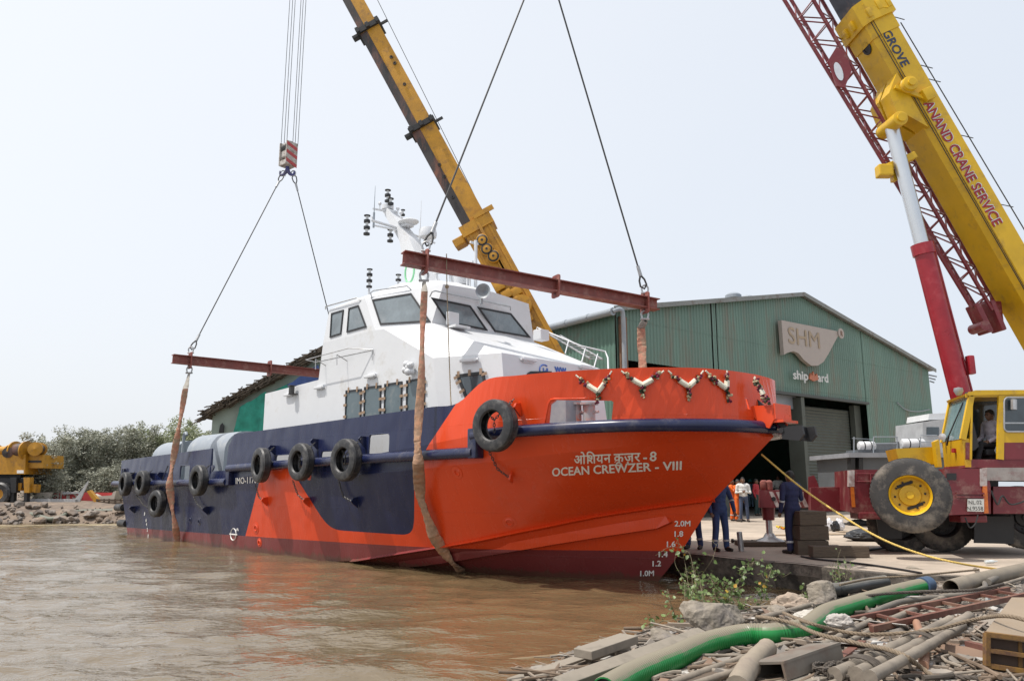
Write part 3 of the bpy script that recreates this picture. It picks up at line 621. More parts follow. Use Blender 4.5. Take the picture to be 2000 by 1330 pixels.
wh.quad(a2, a2b, mi_(a2b), mi_(a2)); wh.quad(a2b, a3, r1, mi_(r1), mi_(a3), mi_(a2b)); wh.quad(r1, r2, mi_(r2), mi_(r1)); wh.quad(r2, r3, V((16.6, 0, 7.72)), mi_(r3), mi_(r2))
wh.build("wheelhouse", M_white, BT)
def window(quad, inner, outer_mat, pane_mat, name="window", fw=.045):
    P = [V(p) for p in quad]; nn = (P[1] - P[0]).cross(P[3] - P[0]).normalized(); c = sum(P, V()) / len(P)
    if (b2w(c) - _C).dot(BH * nn.x + BN * nn.y + V((0, 0, nn.z))) > 0: nn = -nn
    f = MB(); n = len(P); I = []
    for i in range(n):
        a, b, d = P[i - 1], P[i], P[(i + 1) % n]; u = ((a - b).normalized() + (d - b).normalized()); sn = max(.35, (a - b).normalized().cross((d - b).normalized()).length); I.append(b + u * (fw / sn))
    vs = [p + nn * .002 for p in P] + [p + nn * .03 for p in P] + [p + nn * .03 for p in I] + [p + nn * .008 for p in I]
    f.add(vs, [(r_ * n + i, r_ * n + (i + 1) % n, (r_ + 1) * n + (i + 1) % n, (r_ + 1) * n + i) for r_ in range(3) for i in range(n)])
    o = f.build(name, outer_mat, BT); g = MB(); g.quad(*[p + nn * .01 for p in I]); g.build("pane", pane_mat, o); return o, nn
def wq(pix, a, b, c): return [bpl(x, y, a, b, c) for x, y in pix]
M_glassl = mat("sky_lit_window_glass", (0.15, 0.18, 0.195), 0.1, var=.35, sc=1.2, spec=1.0, dirt=(.22, .24, .25), dirt_amt=.2, rvar=.05)  # base colour made paler to stand in for the bright sky reflection
window(wq([(648, 612), (672, 605), (667, 653), (645, 660)], a2b, c1b, c1t), 0, M_black, M_glassl)
window(wq([(682, 602), (701, 596), (717, 639), (678, 650)], a2b, c1b, c1t), 0, M_black, M_glassl)
window(wq([(727, 586), (804, 573), (842, 629), (743, 635)], c1b, c2b, c1t), 0, M_black, M_glassl)
window(wq([(841, 581), (918, 597), (952, 646), (874, 631)], c2b, pb, c2t), 0, M_black, M_glassl)
window(wq([(931, 599), (997, 612), (1036, 660), (966, 648)], mi_(c2b), pb, mi_(c2t)), 0, M_black, M_glassl)
# visor rails over the windows
for pix, pl in (([(636, 604), (640, 600), (701, 583), (705, 587)], (a2b, c1b, c1t)), ([(726, 583), (727, 574), (733, 570), (798, 561), (803, 566)], (c1b, c2b, c1t)), ([(839, 580), (841, 571), (847, 569), (994, 600), (997, 606)], (c2b, pb, c2t))):
    nn = (pl[1] - pl[0]).cross(pl[2] - pl[0]).normalized(); nn = -nn if nn.y > 0 and nn.x < .5 else nn
    m1 = MB(); Q = wq(pix, *pl); m1.tube([Q[0]] + [q + nn * .07 for q in Q[1:-1]] + [Q[-1]], .018, 6); m1.build("visor_rail", M_steel, BT)
f2 = lambda L: [(450 + a / 2.77, 650 + b / 2.77) for a, b in L]
f5 = lambda L: [(780 + a / 3.41, 430 + b / 3.41) for a, b in L]
def tapes(quad, nn, parent, spots):
    for e, t in spots:
        a, b = quad[e], quad[(e + 1) % 4]; p = a + (b - a) * t; ax = (b - a).normalized(); ot = ax.cross(nn).normalized(); m1 = MB()
        m1.box(p + nn * .034, (.07, .15, .006), Matrix((ax, ot, nn)).transposed()); m1.build("masking_tape", M_tape, parent)
SPT = [(0, .2), (0, .75), (1, .15), (1, .45), (1, .8), (3, .2), (3, .55), (3, .85)]
for q in ([(627, 312), (712, 303), (708, 470), (622, 490)], [(727, 293), (818, 283), (815, 450), (723, 465)], [(836, 277), (932, 262), (930, 440), (833, 452)], [(955, 258), (1056, 240), (1053, 420), (953, 435)]):
    Q = wq(f2(q), a0, A0, a2); o, nn = window(Q, 0, M_black, M_film); tapes(Q, nn, o, SPT)
Q = wq(f5([(378, 1030), (565, 1006), (600, 1200), (445, 1200)]), A0, B0, B_); o, nn = window(Q, 0, M_black, M_glass, fw=.07); tapes(Q, nn, o, [(0, .1), (0, .5), (0, .9), (3, .35), (3, .7), (3, .9), (1, .1)])
Q = wq(f5([(850, 1020), (870, 1008), (1010, 1008), (1010, 1100), (850, 1100)]), B0, mi_(B0), B_); window(Q, 0, M_black, M_glass, fw=.05)
# blue painted emblem on the front of the house
m1 = MB(); M_blue = mat("blue_lettering", (0.05, 0.12, 0.42), .5)
cc = bpl(1064, 725, B0, mi_(B0), B_); ux = (mi_(B0) - B0).normalized(); uy = (B_ - B0).normalized(); uy = (uy - ux * uy.dot(ux)).normalized(); nn = ux.cross(uy); nn = nn if nn.x > 0 else -nn
m1.tube([cc + ux * math.cos(a) * .19 + uy * math.sin(a) * .16 + nn * .01 for a in [i * math.pi / 9 for i in range(3, 17)]], .018, 5); text_on(m1, "id", .26, cc + ux * .02 - uy * .1, ux, uy, .02, 'CENTER', .01)
text_on(m1, "WW", .2, bpl(1095, 728, B0, mi_(B0), B_), ux, uy, .015, 'CENTER', .012); m1.build("emblem", M_blue, BT)
# handrail shelf on the house side, lights, horn, boxes
def side(px, py, off=0.0): p = bpl(px, py, a0, A0, a2); return V((p.x, p.y - off, p.z))
m1 = MB(); m1.tube([side(613, 706), side(616, 705, .32), side(700, 683, .32), side(729, 683, .02)], .013, 6); m1.tube([side(613, 708), side(726, 684)], .010, 6)
for px, py in ((634, 704), (676, 695), (729, 683)): m1.tube([side(px, py, .3 if px < 700 else .02), side(px + 2, py + 10)], .013, 5); m1.tube([side(px, py, .3 if px < 700 else .04), side(px + 1, py + 3, .3 if px < 700 else .04) - V((0, 0, .25))], .012, 5)
m1.build("grab_rail", M_steel, BT)
def bulkhead_light(c, ux, nn):
    m1 = MB(); uy = nn.cross(ux); M = Matrix((ux, nn, uy)).transposed(); m1.box(c + nn * .06, (.42, .10, .09), M, .03); m1.box(c + nn * .02, (.30, .05, .14), M, .01)
    for s in (-1, 1): m1.tube([c + nn * .06 + ux * .2 * s, c + nn * .06 + ux * .25 * s], .04, 8)
    m1.build("deck_light", M_white, BT)
un = V((0, -1, 0)); ul = V((1, 0, 0))
for px, py in ((567, 771), (627, 757), (727, 735)): bulkhead_light(side(px, py), ul, un)
m1 = MB(); p = side(579, 762, .16); m1.tube([p - V((0, 0, .12)), p + V((0, 0, .1))], .085, 12); m1.box(p + V((0, .1, -.13)), (.22, .3, .03)); m1.box(p + V((0, 0, .12)), (.2, .2, .02)); m1.build("navigation_light", M_dsteel, BT)
qx = (B0 - A0).normalized(); qn = V((qx.y, -qx.x, 0)); qn = qn if qn.y < 0 else -qn
bulkhead_light(bpl(919, 704, A0, B0, B_), qx, qn); fn = V((1, 0, .24)).normalized()
for px, py in ((1029, 704), (1142, 719)): bulkhead_light(bpl(px, py, B0, mi_(B0), B_), V((0, 1, 0)), fn)
p = side(808, 720, .15); m1 = MB(); rr = random.Random(5)
for k in range(9): m1.ball(p + V((rr.uniform(-.1, .1), rr.uniform(-.05, .05), rr.uniform(-.1, .1))), .07 + .03 * rr.random(), 8, 6)
m1.build("wrapped_fitting", M_white, BT)
# roof gear
def px0(px, py, y=0.0): return bp(px, py, y)
m1 = MB(); p = px0(958, 571, -.9); ax = V((.55, -.83, .0)); m1.lathe([(.02, -.3), (.06, -.28), (.07, -.1), (.10, 0), (.16, .08), (.2, .1), (.19, .09), (.09, .0), (0, -.05)], px0(945, 570, -.9), ax, 20); m1.box(px0(940, 576, -.9) - V((0, 0, .1)), (.06, .06, .3)); m1.build("loudhailer", M_hatch, BT)
m1 = MB(); b = px0(733, 590, 0.2)
def nav_stack(mb, c, n=3, r=.085, g=.2):
    for k in range(n):
        z = c.z + k * g; q = V((c.x, c.y, z)); mb.lathe([(0, 0), (r * 1.25, 0), (r * 1.25, .03), (r * .55, .04), (r * .55, .14), (r * 1.25, .15), (r * 1.25, .19), (0, .19)], q, (0, 0, 1), 14)
# mast: raked tapered post, arms, radar
def tap(mb, p, q, w0, w1, d0, d1):
    p, q = V(p), V(q); vs = []
    for c, w, d in ((p, w0, d0), (q, w1, d1)): vs += [c + V((-w / 2, -d / 2, 0)), c + V((w / 2, -d / 2, 0)), c + V((w / 2, d / 2, 0)), c + V((-w / 2, d / 2, 0))]
    mb.add(vs, [(3, 2, 1, 0), (4, 5, 6, 7), (0, 1, 5, 4), (1, 2, 6, 5), (2, 3, 7, 6), (3, 0, 4, 7)])
mast = MB(); mt = px0(757, 410); mb0 = px0(828, 520)
tap(mast, (mb0.x + .25, 0, 7.6), (px0(800, 470).x, 0, px0(800, 470).z), 1.0, .5, .7, .42); tap(mast, px0(800, 470), mt, .5, .3, .42, .26); mast.lathe([(0, -.02), (.2, 0), (.2, .14), (0, .16)], mt, (0, 0, 1), 16)
mo = mast.build("mast", M_white, BT)
m1 = MB(); c = px0(791, 437); m1.ball(c + V((.18, 0, 0)), .34, 18, 10, 1.15, .9, .2); m1.box(c + V((.1, 0, -.1)), (.35, .3, .1)); m1.build("radar_platform", M_white, mo)
m1 = MB(); m1.tube([px0(727, 431, -1.3), px0(780, 447, 0)], .045, 8); m1.tube([px0(733, 441, -1.2), px0(782, 451, 0)], .03, 8); m1.tube([px0(727, 431, -1.3), px0(726, 424, -1.3)], .03, 6); m1.tube([px0(778, 447), px0(850, 475, 1.2)], .035, 8); m1.tube([px0(729, 408, -.7), px0(757, 413)], .035, 8); m1.tube([mt, px0(787, 427, .4)], .03, 8); m1.build("yardarm", M_white, mo)
M_lens = mat("lamp_lens", (.62, .63, .62), .25)
def navlight(px, py, y, n, r=.072):
    for k in range(n):
        q = px0(px, py, y) + V((0, 0, k * .21)); g = MB(); g.lathe([(r * .7, .03), (r * .6, .09), (r * .7, .15)], q, (0, 0, 1), 14); o = g.build("navigation_light", M_lens, mo)
        h = MB(); h.lathe([(0, -.03), (r * 1.4, -.03), (r * 1.4, .025), (0, .03)], q, (0, 0, 1), 14); h.lathe([(0, .15), (r * 1.4, .155), (r * 1.4, .18), (0, .185)], q, (0, 0, 1), 14); h.build("cap", M_black, o)
navlight(716, 457, -1.35, 3); navlight(757, 393, 0, 2); navlight(763, 398, -.1, 1); navlight(762, 471, -.3, 2, .07); navlight(787, 420, .5, 1, .05)
navlight(721, 560, -.2, 3, .07); navlight(778, 547, 0, 1, .065)
for px_, py_, y_ in ((721, 560, -.2), (778, 547, 0)): m1 = MB(); q = px0(px_, py_, y_); m1.tube([q, q - V((0, 0, .75))], .035, 8); m1.build('lamp_post', M_white, BT)
for px, p1, y in ((733, 363, -.9), (823, 392, .6)):
    m1 = MB(); pb_ = px0(px - 3, 430 if px < 800 else 462, y); m1.tube([pb_, px0(px, p1, y)], [.02, .006], 6); m1.tube([pb_ - V((0, 0, .25)), pb_ + V((0, 0, .25))], .035, 8); m1.build("whip_antenna", M_white if px > 800 else M_hatch, mo)
for px, py in ((742, 398), (752, 405), (777, 408), (783, 416), (772, 415)):
    m1 = MB(); q = px0(px, py, .1); m1.ball(q, .06, 10, 8); m1.tube([q, q - V((0, 0, .25))], .02, 6); m1.build("sensor", M_white, mo)
m1 = MB(); q = px0(836, 459, .2); m1.lathe([(0, 0), (.26, .02), (.28, .12), (.24, .3), (0, .34)], q - V((0, 0, .1)), (0, 0, 1), 18); m1.build("radar_dome", M_white, BT)
m1 = MB(); q = px0(899, 535, .3); m1.lathe([(0, -.35), (.26, -.35), (.3, .12), (0, .2)], q, (0, 0, 1), 18); m1.build("vent_cowl", M_white, BT)
m1 = MB(); m1.tube([px0(929, 580, .6), px0(929, 470, .6)], .05, 8); m1.box(px0(926, 475, .6), (.06, .3, .06)); m1.build("flag_post", M_white, BT)
m1 = MB()
for px, y in ((853, -.3), (878, 0), (912, .2), (918, .9)): m1 = MB(); q = px0(px, 560, y); m1.tube([q, q + V((0, 0, .7))], .025, 6); m1.box(q + V((0, 0, .7)), (.5, .06, .05)); m1.box(q + V((0, 0, .45)), (.16, .16, .12)); m1.build("roof_bracket", M_white, BT)
m1 = MB(); m1.tube([px0(800, 531, -.6) + V((.22 * math.cos(a), 0, .34 * math.sin(a))) for a in [i * math.pi / 10 for i in range(20)]], .03, 6, False, True); m1.build("hose_coil", mat("mint_green_hose", (.25, .62, .33), .4), BT)
m1 = MB(); q = bpl(872, 622, c2b, pb, c2t); m1.box(q + V((.25, 0, -.05)), (.12, .35, .34), bev=.02); m1.box(q + V((.4, .1, -.28)), (.3, .5, .06)); m1.build("wiper_motor", M_white, BT)
# ladder lying on the sloping foredeck, forward rail
slope = lambda px, py, o=0.0: bpl(px, py, B_, mi_(B_), pb) + V((.4, 0, .9)).normalized() * o
m1 = MB(); Lp = [slope(1073, 662, .12), slope(1150, 707, .1)]; Lq = [slope(1092, 664, .14), slope(1174, 708, .1)]
for P in (Lp, Lq): m1.tube(P, .03, 6)
for k in range(11): t = k / 10; m1.beam(Lp[0].lerp(Lp[1], t), Lq[0].lerp(Lq[1], t), .05, .02)
m1.build("ladder", M_steel, BT)
m1 = MB(); m1.tube([slope(1042, 660, .05), slope(1045, 652, .2), slope(1130, 692, .25), slope(1176, 706, .3), slope(1183, 712, .2), slope(1188, 722, .0)], .025, 6)
for px, py in ((1104, 690), (1136, 707), (1160, 718)): m1.tube([slope(px, py, 0), slope(px + 2, py - 10, .25)], .018, 6)
m1.build("hand_rail", M_white, BT)
m1 = MB(); q = px0(1057, 655, 1.2); m1.box(q, (.3, .35, .3), bev=.03); m1.build("equipment_box", M_white, BT)
# foredeck bitts and locker seen through the big freeing port
for px, y in ((1124, -1.55), (1151, -1.45)):
    q = bp(px, 824, y); m1 = MB(); m1.lathe([(.13, -.2), (.13, .35), (.2, .36), (.2, .40), (0, .4)], q, (0, 0, 1), 18); m1.tube([q + V((-.25, 0, .2)), q + V((.25, 0, .2))], .03, 8); m1.build("bitt", mat("grey_orange_bitt", (.36, .36, .37), .5, var=.1, dirt=(.55, .12, .05), dirt_amt=.35, dirt_sc=3), BT)
q = bp(1090, 810, -1.7); m1 = MB(); m1.box((q.x, q.y, 3.35), (.9, .5, .9), bev=.03); m1.build("deck_locker", M_hatch, BT)
# aft companion hatches with rounded shoulders
for x0, x1, y0, y1, zt in ((3.4, 6.75, -2.25, -.4, 3.86), (-.2, 2.0, -2.25, -.6, 3.72)):
    r = .75; P = [(y0, 2.05), (y0, zt - r)] + [(y0 + r - r * math.cos(a), zt - r + r * math.sin(a)) for a in [i * math.pi / 16 for i in range(1, 9)]] + [(y1, zt), (y1, 2.05)]
    m1 = MB(); n = len(P); vs = [V((x, y, z)) for x in (x0, x1) for y, z in P]; m1.add(vs, [(i, i + 1, n + i + 1, n + i) for i in range(n - 1)], True); m1.add(vs, [list(range(n))[::-1], list(range(n, 2 * n))]); m1.build("companion_hatch", M_hatch, BT)
m1 = MB(); q = bp(357, 880, -1.9); m1.tube([q - V((0, 0, .9)), q + V((0, 0, .55)), q + V((.05, 0, .68)), q + V((.18, 0, .7)), q + V((.26, 0, .6))], .06, 10); m1.build("gooseneck_vent", M_hatch, BT)
# stem fittings: anchor bracket, roller, anchor
P1 = lambda px, py, y=0.0: bp(px, py, y)
m1 = MB(); ou = [P1(1483, 795), P1(1527, 793), P1(1529, 818), P1(1518, 838), P1(1500, 832), P1(1486, 812)]
for y in (-.32, .28): m1.prism([V((p.x, y, p.z)) for p in ou], (0, .04, 0))
m1.box((P1(1510, 818).x - .1, 0, P1(1510, 820).z - .05), (.9, .6, .05)); m1.box((P1(1528, 805).x, 0, P1(1528, 805).z), (.04, .64, .3)); ao = m1.build("anchor_bracket", M_orange, BT)
m1 = MB(); m1.tube([V((P1(1508, 800).x, -.3, P1(1508, 800).z)), V((P1(1508, 800).x, .3, P1(1508, 800).z))], .07, 12); m1.build("roller", M_steel, ao)
m1 = MB(); s0, s1_ = P1(1474, 790, -.1), P1(1541, 842, 0); m1.beam(s0 + V((0, 0, .1)), s1_, .06, .09); m1.beam(P1(1490, 842, -.1), P1(1545, 845), .25, .04)
for y in (-.3, .22):
    q = s1_ + V((.12, y, -.05)); m1.prism([q + V(a) for a in ((-.12, 0, -.11), (.2, 0, -.15), (.3, 0, -.04), (.27, 0, .13), (.0, 0, .12), (-.12, 0, .08))], (0, .06, 0))
m1.tube([s1_ + V((0, -.32, 0)), s1_ + V((0, .32, 0))], .05, 10); m1.box(s1_ + V((.22, .0, -.02)), (.05, .5, .2)); m1.build("anchor", M_black, BT)

# ---- hanging from the boat: tyres and garlands (things of their own)
def chain(mb, pts, link=.075, r=.0085):
    Q = resample([V(p) for p in pts], link * .8)
    for i in range(len(Q) - 1):
        a, b = Q[i], Q[i + 1]; t = (b - a).normalized(); s = t.orthogonal().normalized(); s = s if i % 2 else t.cross(s); c = (a + b) / 2
        mb.tube([c + t * link * .55 * math.cos(w) + s * link * .3 * math.sin(w) for w in [k * math.pi / 4 for k in range(8)]], r, 4, False, True)
TY = [("leftmost truck tyre fender, hanging at the very stern corner of the boat", 245, 945, 1.0, .46), ("second truck tyre fender from the stern, close beside the corner tyre", 278, 943, 1.0, .46), ("truck tyre hung low on a chain below the rub rail near the stern", 307, 983, 1.0, .48), ("truck tyre fender on the blue hull just right of the aft lifting sling", 388, 938, 1.0, .50),
      ("truck tyre fender that covers the end of the white registration number", 510, 908, 1.0, .50), ("truck tyre fender over the top of the aft orange stripe, between two tyres", 588, 902, 1.0, .50), ("truck tyre fender beside the rounded opening in the navy bulwark", 676, 898, 1.0, .52), ("glossy black tyre fender on the orange bow beside the name lettering", 967, 831, 1.0, .52)]
chains = {0: None, 1: [(272, 966), (285, 985), (302, 997)], 3: [(380, 960), (392, 985), (406, 997)], 4: [(505, 945), (512, 970), (521, 977)], 5: [(578, 937), (588, 965), (603, 977)], 6: [(668, 937), (677, 968), (697, 980)], 7: [(959, 876), (975, 910), (1000, 928)]}
for k, (lab, px, py, s, r) in enumerate(TY):
    y = -3.47 if k != 2 else -3.32; c = bp(px, py, y); t = thing("tyre_fender", lab, "tyre", b2w(c), BROT, "truck tyre fenders along the boat's side"); w = .135; tz = [-.02, .05, .12, .02, -.1, .03, .06, .12][k]
    ax = (Matrix.Rotation(tz, 3, 'Z') @ V((0, -1, 0))).normalized(); tb = MB(); hr = r * .55
    prof = [(hr, -w * .75), (hr + .03, -w), (r * .8, -w * 1.08), (r * .95, -w * .9), (r, -w * .55), (r * .985, -w * .3), (r * .985, -w * .26), (r, -w * .24), (r, w * .24), (r * .985, w * .26), (r * .985, w * .3), (r, w * .55), (r * .95, w * .9), (r * .8, w * 1.08), (hr + .03, w), (hr, w * .75), (hr + .02, w * .6), (r * .86, w * .7), (r * .92, 0), (r * .86, -w * .7), (hr + .02, -w * .6)]
    tb.lathe(prof, (0, 0, 0), ax, 40, closed=True); tb.build("tyre_casing", M_rub, t)
    cn = MB(); a = V((0.06, .12, r + .12)); b = V((0, 0, -hr * .0))
    chain(cn, [V((.33, .2, r * .8 + .1)), V((.2, -.02, hr * .9)), V((0, -.03, hr * .35)), V((-.18, -.02, hr * .9))]); chain(cn, [V((0, -.03, hr * .35)), V((0, -.02, -hr * .45))])
    if k == 2: chain(cn, [V((0, 0, r)), V((.12, .1, r + .45)), V((.3, .15, r + .85))])
    if chains.get(k): chain(cn, [w2b(b2w(on_hull(x, yy, .1)[0])) - c for x, yy in chains[k]])
    cn.build("chain", M_dsteel, t)
M_fl = leaf_mat("garland_flowers", (.03, .045, .018), (.50, .42, .26)); crp = [x for x in M_fl.node_tree.nodes if x.type == 'VALTORGB'][0].color_ramp; crp.interpolation = 'CONSTANT'; cel = crp.elements.new(.36); cel.color = (.17, .015, .05, 1); crp.elements[2].position = .66; M_fw = mat("white_jasmine", (.72, .68, .55), .8, var=.1, sc=40, bump=.6, bsc=80); M_flr = mat("dark_rose_petals", (.16, .015, .04), .7, var=.5, sc=60)
GL = [("flower garland nearest the wheelhouse, its tassel in front of the bulwark opening", (1126, 732), (1196, 722), (1169, 765), (1169, 787)), ("widest flower garland, second from the wheelhouse on the orange bulwark", (1214, 722), (1296, 722), (1255, 752), (1257, 774)), ("flower garland with open V shape, middle of the five on the bow", (1304, 721), (1372, 722), (1344, 755), (1346, 778)), ("narrow flower garland, fourth from the wheelhouse, with its tassel leaning right", (1376, 722), (1417, 724), (1416, 760), (1424, 781)), ("flower garland draped over the stem at the very front of the bow", (1467, 738), (1468, 736), (1494, 786), (1496, 790))]
for k, (lab, p0, p1, pm, pe) in enumerate(GL):
    e = lambda q: on_hull(q[0], max(q[1], 724.5), .045)[0]
    if k == 4: A, Bq, Mq, Eq = [bp(q[0], q[1], -.35) + V((.06, 0, 0)) for q in (p0, p1, pm, pe)]
    else: A, Bq, Mq, Eq = e(p0), e(p1), e(pm), e(pe)
    t = thing("flower_garland", lab, "garland", b2w(Mq), BROT, "flower garlands on the bow"); fl = MB(); fw = MB(); rr = random.Random(k)
    def bead(p, r): rock_geo(fl, p, (r, r, r), rr, k, 1.0, 1)
    for (a, b, sag) in ((A, Mq, .02), (Bq, Mq, .02)) + (((Mq, Eq, 0),) if k != 4 else ()):
        n_ = max(4, int((b - a).length / .035)); prev = None
        for i in range(n_ + 1):
            u = i / n_; p = a.lerp(b, u) - V((0, 0, sag * math.sin(u * math.pi))) - Mq; zone = (0 if u < .2 else 1 if u < .56 else 2) if b is Mq else 1
            if k == 4: zone = 0 if u < .1 else 2 if .5 < u < .68 else 1
            if zone == 1:
                for _ in range(3): bead(p + V((rr.uniform(-.045, .045), rr.uniform(-.04, .01), rr.uniform(-.045, .045))), .03 + .016 * rr.random())
            elif prev is not None: fw.tube([prev, p], .016 if zone == 0 else .052, 8)
            prev = p
    fl.build("flowers", M_fl, t); fw.build("jasmine_string", M_fw, t)

# ------------------------------------------------------------------ lifting gear
M_red = mat("red_oxide_steel", (0.21, 0.055, 0.042), 0.55, var=.2, sc=3, dirt=(.30, .14, .11), dirt_amt=.3, dirt_sc=4, bump=.15)
M_sling = mat("orange_webbing", (0.42, 0.185, 0.125), 0.9, var=.3, sc=9, dirt=(.30, .22, .15), dirt_amt=.5, dirt_sc=5, bump=.7, bsc=14)
M_slingd = mat("muddy_webbing", (0.33, 0.21, 0.14), 0.95, var=.3, sc=5, dirt=(.45, .24, .14), dirt_amt=.4, dirt_sc=6, bump=.8, bsc=12)
M_slingg = mat("grey_webbing", (0.27, 0.25, 0.22), 0.95, var=.25, sc=8, bump=.5, bsc=20)
def shackle(name, parent, c, ax, s=.12, m=None, up=V((0, 0, 1))):
    mb_ = MB(); c = V(c); ax = V(ax).normalized()
    P = [c + ax * s * .45 - up * s * .5] + [c + ax * s * .62 * math.cos(a) + up * (s * .25 + s * .75 * math.sin(a)) for a in [math.pi * i / 10 for i in range(11)]] + [c - ax * s * .45 - up * s * .5]
    mb_.tube(P, s * .17, 8); mb_.tube([c + ax * s * .75 - up * s * .5, c - ax * s * .75 - up * s * .5], s * .2, 8)
    return mb_.build(name, m or M_steel, parent, world=True)
M_redpin = mat("red_shackle_pin", (.45, .02, .02), .4)
def spreader(lab, A, Bq, lugs, hh=.32, ww=.30):
    A, Bq = b2w(A), b2w(Bq); t = thing("spreader_beam", lab, "beam", (A + Bq) / 2, 0, "steel spreader beams"); ax = (Bq - A).normalized(); si = V((0, 0, 1)).cross(ax).normalized(); up = ax.cross(si); o = (A + Bq) / 2
    m1 = MB(); P = []
    for x, z in ((-ww / 2, -hh / 2), (ww / 2, -hh / 2), (ww / 2, -hh / 2 + .025), (.012, -hh / 2 + .025), (.012, hh / 2 - .025), (ww / 2, hh / 2 - .025), (ww / 2, hh / 2), (-ww / 2, hh / 2), (-ww / 2, hh / 2 - .025), (-.012, hh / 2 - .025), (-.012, -hh / 2 + .025), (-ww / 2, -hh / 2 + .025)): P.append(A + si * x + up * z)
    m1.prism(P, Bq - A); m1.build("beam", M_red, t, world=True)
    for u in lugs:
        c = A.lerp(Bq, u); m1 = MB(); w, h = ww * .62, hh * .95; rnd = []
        for cx, cz, a0 in ((w - .07, h - .07, 0), (-w + .07, h - .07, 90), (-w + .07, -h + .07, 180), (w - .07, -h + .07, 270)):
            for i in range(4): a = math.radians(a0 + 30 * i); rnd.append(c + si * (cx + .07 * math.cos(a)) + up * (cz + .07 * math.sin(a)) - ax * .02)
        m1.prism(rnd, ax * .04)
        for s in (1, -1): m1.tube([c + up * s * (h - .1) - ax * .023, c + up * s * (h - .1) + ax * .023], .03, 10, mi=1)
        m1.build("lug_plate", [M_red, M_black], t, world=True)
    return t, A, Bq, ax, up, si
SF = spreader("long red steel spreader beam across the bow, tilted down to the right", (18.83, -3.62, 7.22), (20.93, 3.62, 6.93), (.075, .56, .945))
SA = spreader("red steel spreader beam at the stern, partly behind the wheelhouse", (4.95, -3.62, 6.45), (5.5, 3.62, 6.45), (.085, .5, .93))
def wire(lab, A, Bq, r=.022):
    t = thing("wire_sling", lab, "wire sling", Bq, 0, "wire rope slings"); A, Bq = V(A), V(Bq); d = (A - Bq).normalized(); m1 = MB(); m1.tube([Bq + d * .45, A - d * .45], r, 8); m1.build("wire_rope", M_dsteel, t, world=True)
    for e, s in ((Bq, 1), (A, -1)):
        m1 = MB(); m1.tube([e + d * s * .42, e + d * s * .72], [r * 2.2, r * 1.9], 10); m1.build("ferrule", M_steel, t, world=True)
        m1 = MB(); sd = d.cross(V((0, 1, 0))).normalized(); m1.tube([e + d * s * .45, e + d * s * .3 + sd * .075, e + d * s * .14 + sd * .09, e + d * s * .05, e + d * s * .14 - sd * .09, e + d * s * .3 - sd * .075, e + d * s * .45], r * 1.15, 8); m1.build("eye", M_dsteel, t, world=True)
        shackle("shackle", t, e, V((1, 0, 0)), .15)
for S_, hook, labs in ((SF, at(1060, -60, 18.95), ("wire rope sling from the bow beam's left end up across the yellow boom", "wire rope sling from the bow beam's right end up to the top edge")), (SA, at(563, 336, 30.0), ("wire rope sling from the hook block down to the stern beam's left end", "wire rope sling from the hook block down behind the wheelhouse roof"))):
    t, A, Bq, ax, up, si = S_; l0, l1 = (.075, .945) if S_ is SF else (.085, .93)
    for u, lab, dx in ((l0, labs[0], -.22), (l1, labs[1], .22)): wire(lab, hook + V((dx, 0, -.1)), A.lerp(Bq, u) + up * .36, .024 if S_ is SF else .022)
def sling(lab, pts, ws, mats, twist=1.0):
    t = thing("lifting_sling", lab, "lifting sling", pts[0], 0, "webbing lifting slings"); P = [V(p) for p in pts]; n = len(P); vs = []; rr = random.Random(len(lab))
    segs = {}
    Q = []; 
    for i in range(n - 1):
        for k in range(14): Q.append((P[i].lerp(P[i + 1], k / 14), ws[i] + (ws[i + 1] - ws[i]) * k / 14, mats[i]))
    Q.append((P[-1], ws[-1], mats[-1])); m1 = MB(); S = 10; rows = []; wd = V((.7, -.3, 0)).normalized()
    for i, (p, w, mm) in enumerate(Q):
        d = (Q[min(i + 1, len(Q) - 1)][0] - Q[max(i - 1, 0)][0]).normalized(); a = (wd - d * wd.dot(d)).normalized(); b = d.cross(a); th = .5 * math.sin(i * .22 + 1) * twist; a, b = a * math.cos(th) + b * math.sin(th), b * math.cos(th) - a * math.sin(th)
        w2 = w * .76 * (1 + .09 * mnoise.noise(V((i * .5, 0, len(lab))))); rows.append([p + a * w2 * .5 * math.cos(q) + b * (w2 * .19) * math.sin(q) * (1 + .3 * mnoise.noise(V((i * .9, q * 1.5, 1)))) + b * w2 * .035 * math.sin(i * 2.1 + math.cos(q) * 5) for q in [2 * math.pi * k / S for k in range(S)]])
    for i in range(len(rows) - 1): m1.add(rows[i] + rows[i + 1], [(k, (k + 1) % S, S + (k + 1) % S, S + k) for k in range(S)], True, Q[i][2])
    m1.build("webbing", [M_slingg, M_sling, M_slingd], t, world=True); shackle("shackle", t, P[0] + V((0, 0, .12)), V((1, 0, 0)), .16)
    return t
tA, A, Bq, ax, up, si = SF
H_ = lambda px, py, off: b2w(on_hull(px, py, off)[0])
sling("twisted orange lifting sling around the bow's near side, muddy where it enters the water", [A.lerp(Bq, .075) - up * .5, b2w(bp(829, 570, -3.45)), b2w(bp(825, 648, -3.42)), b2w(bp(823, 740, -3.4)), b2w(bp(815, 860, -3.5)), b2w(bp(817, 905, -3.5)), H_(833, 965, .2), H_(856, 1040, .16), H_(880, 1085, .10), H_(900, 1108, .06), b2w(bp(914, 1122, -1.5)) ], [.16, .20, .22, .22, .30, .34, .36, .36, .34, .3, .28], [0, 1, 1, 2, 2, 2, 2, 2, 2, 2, 2])
e = A.lerp(Bq, .945) - up * .5
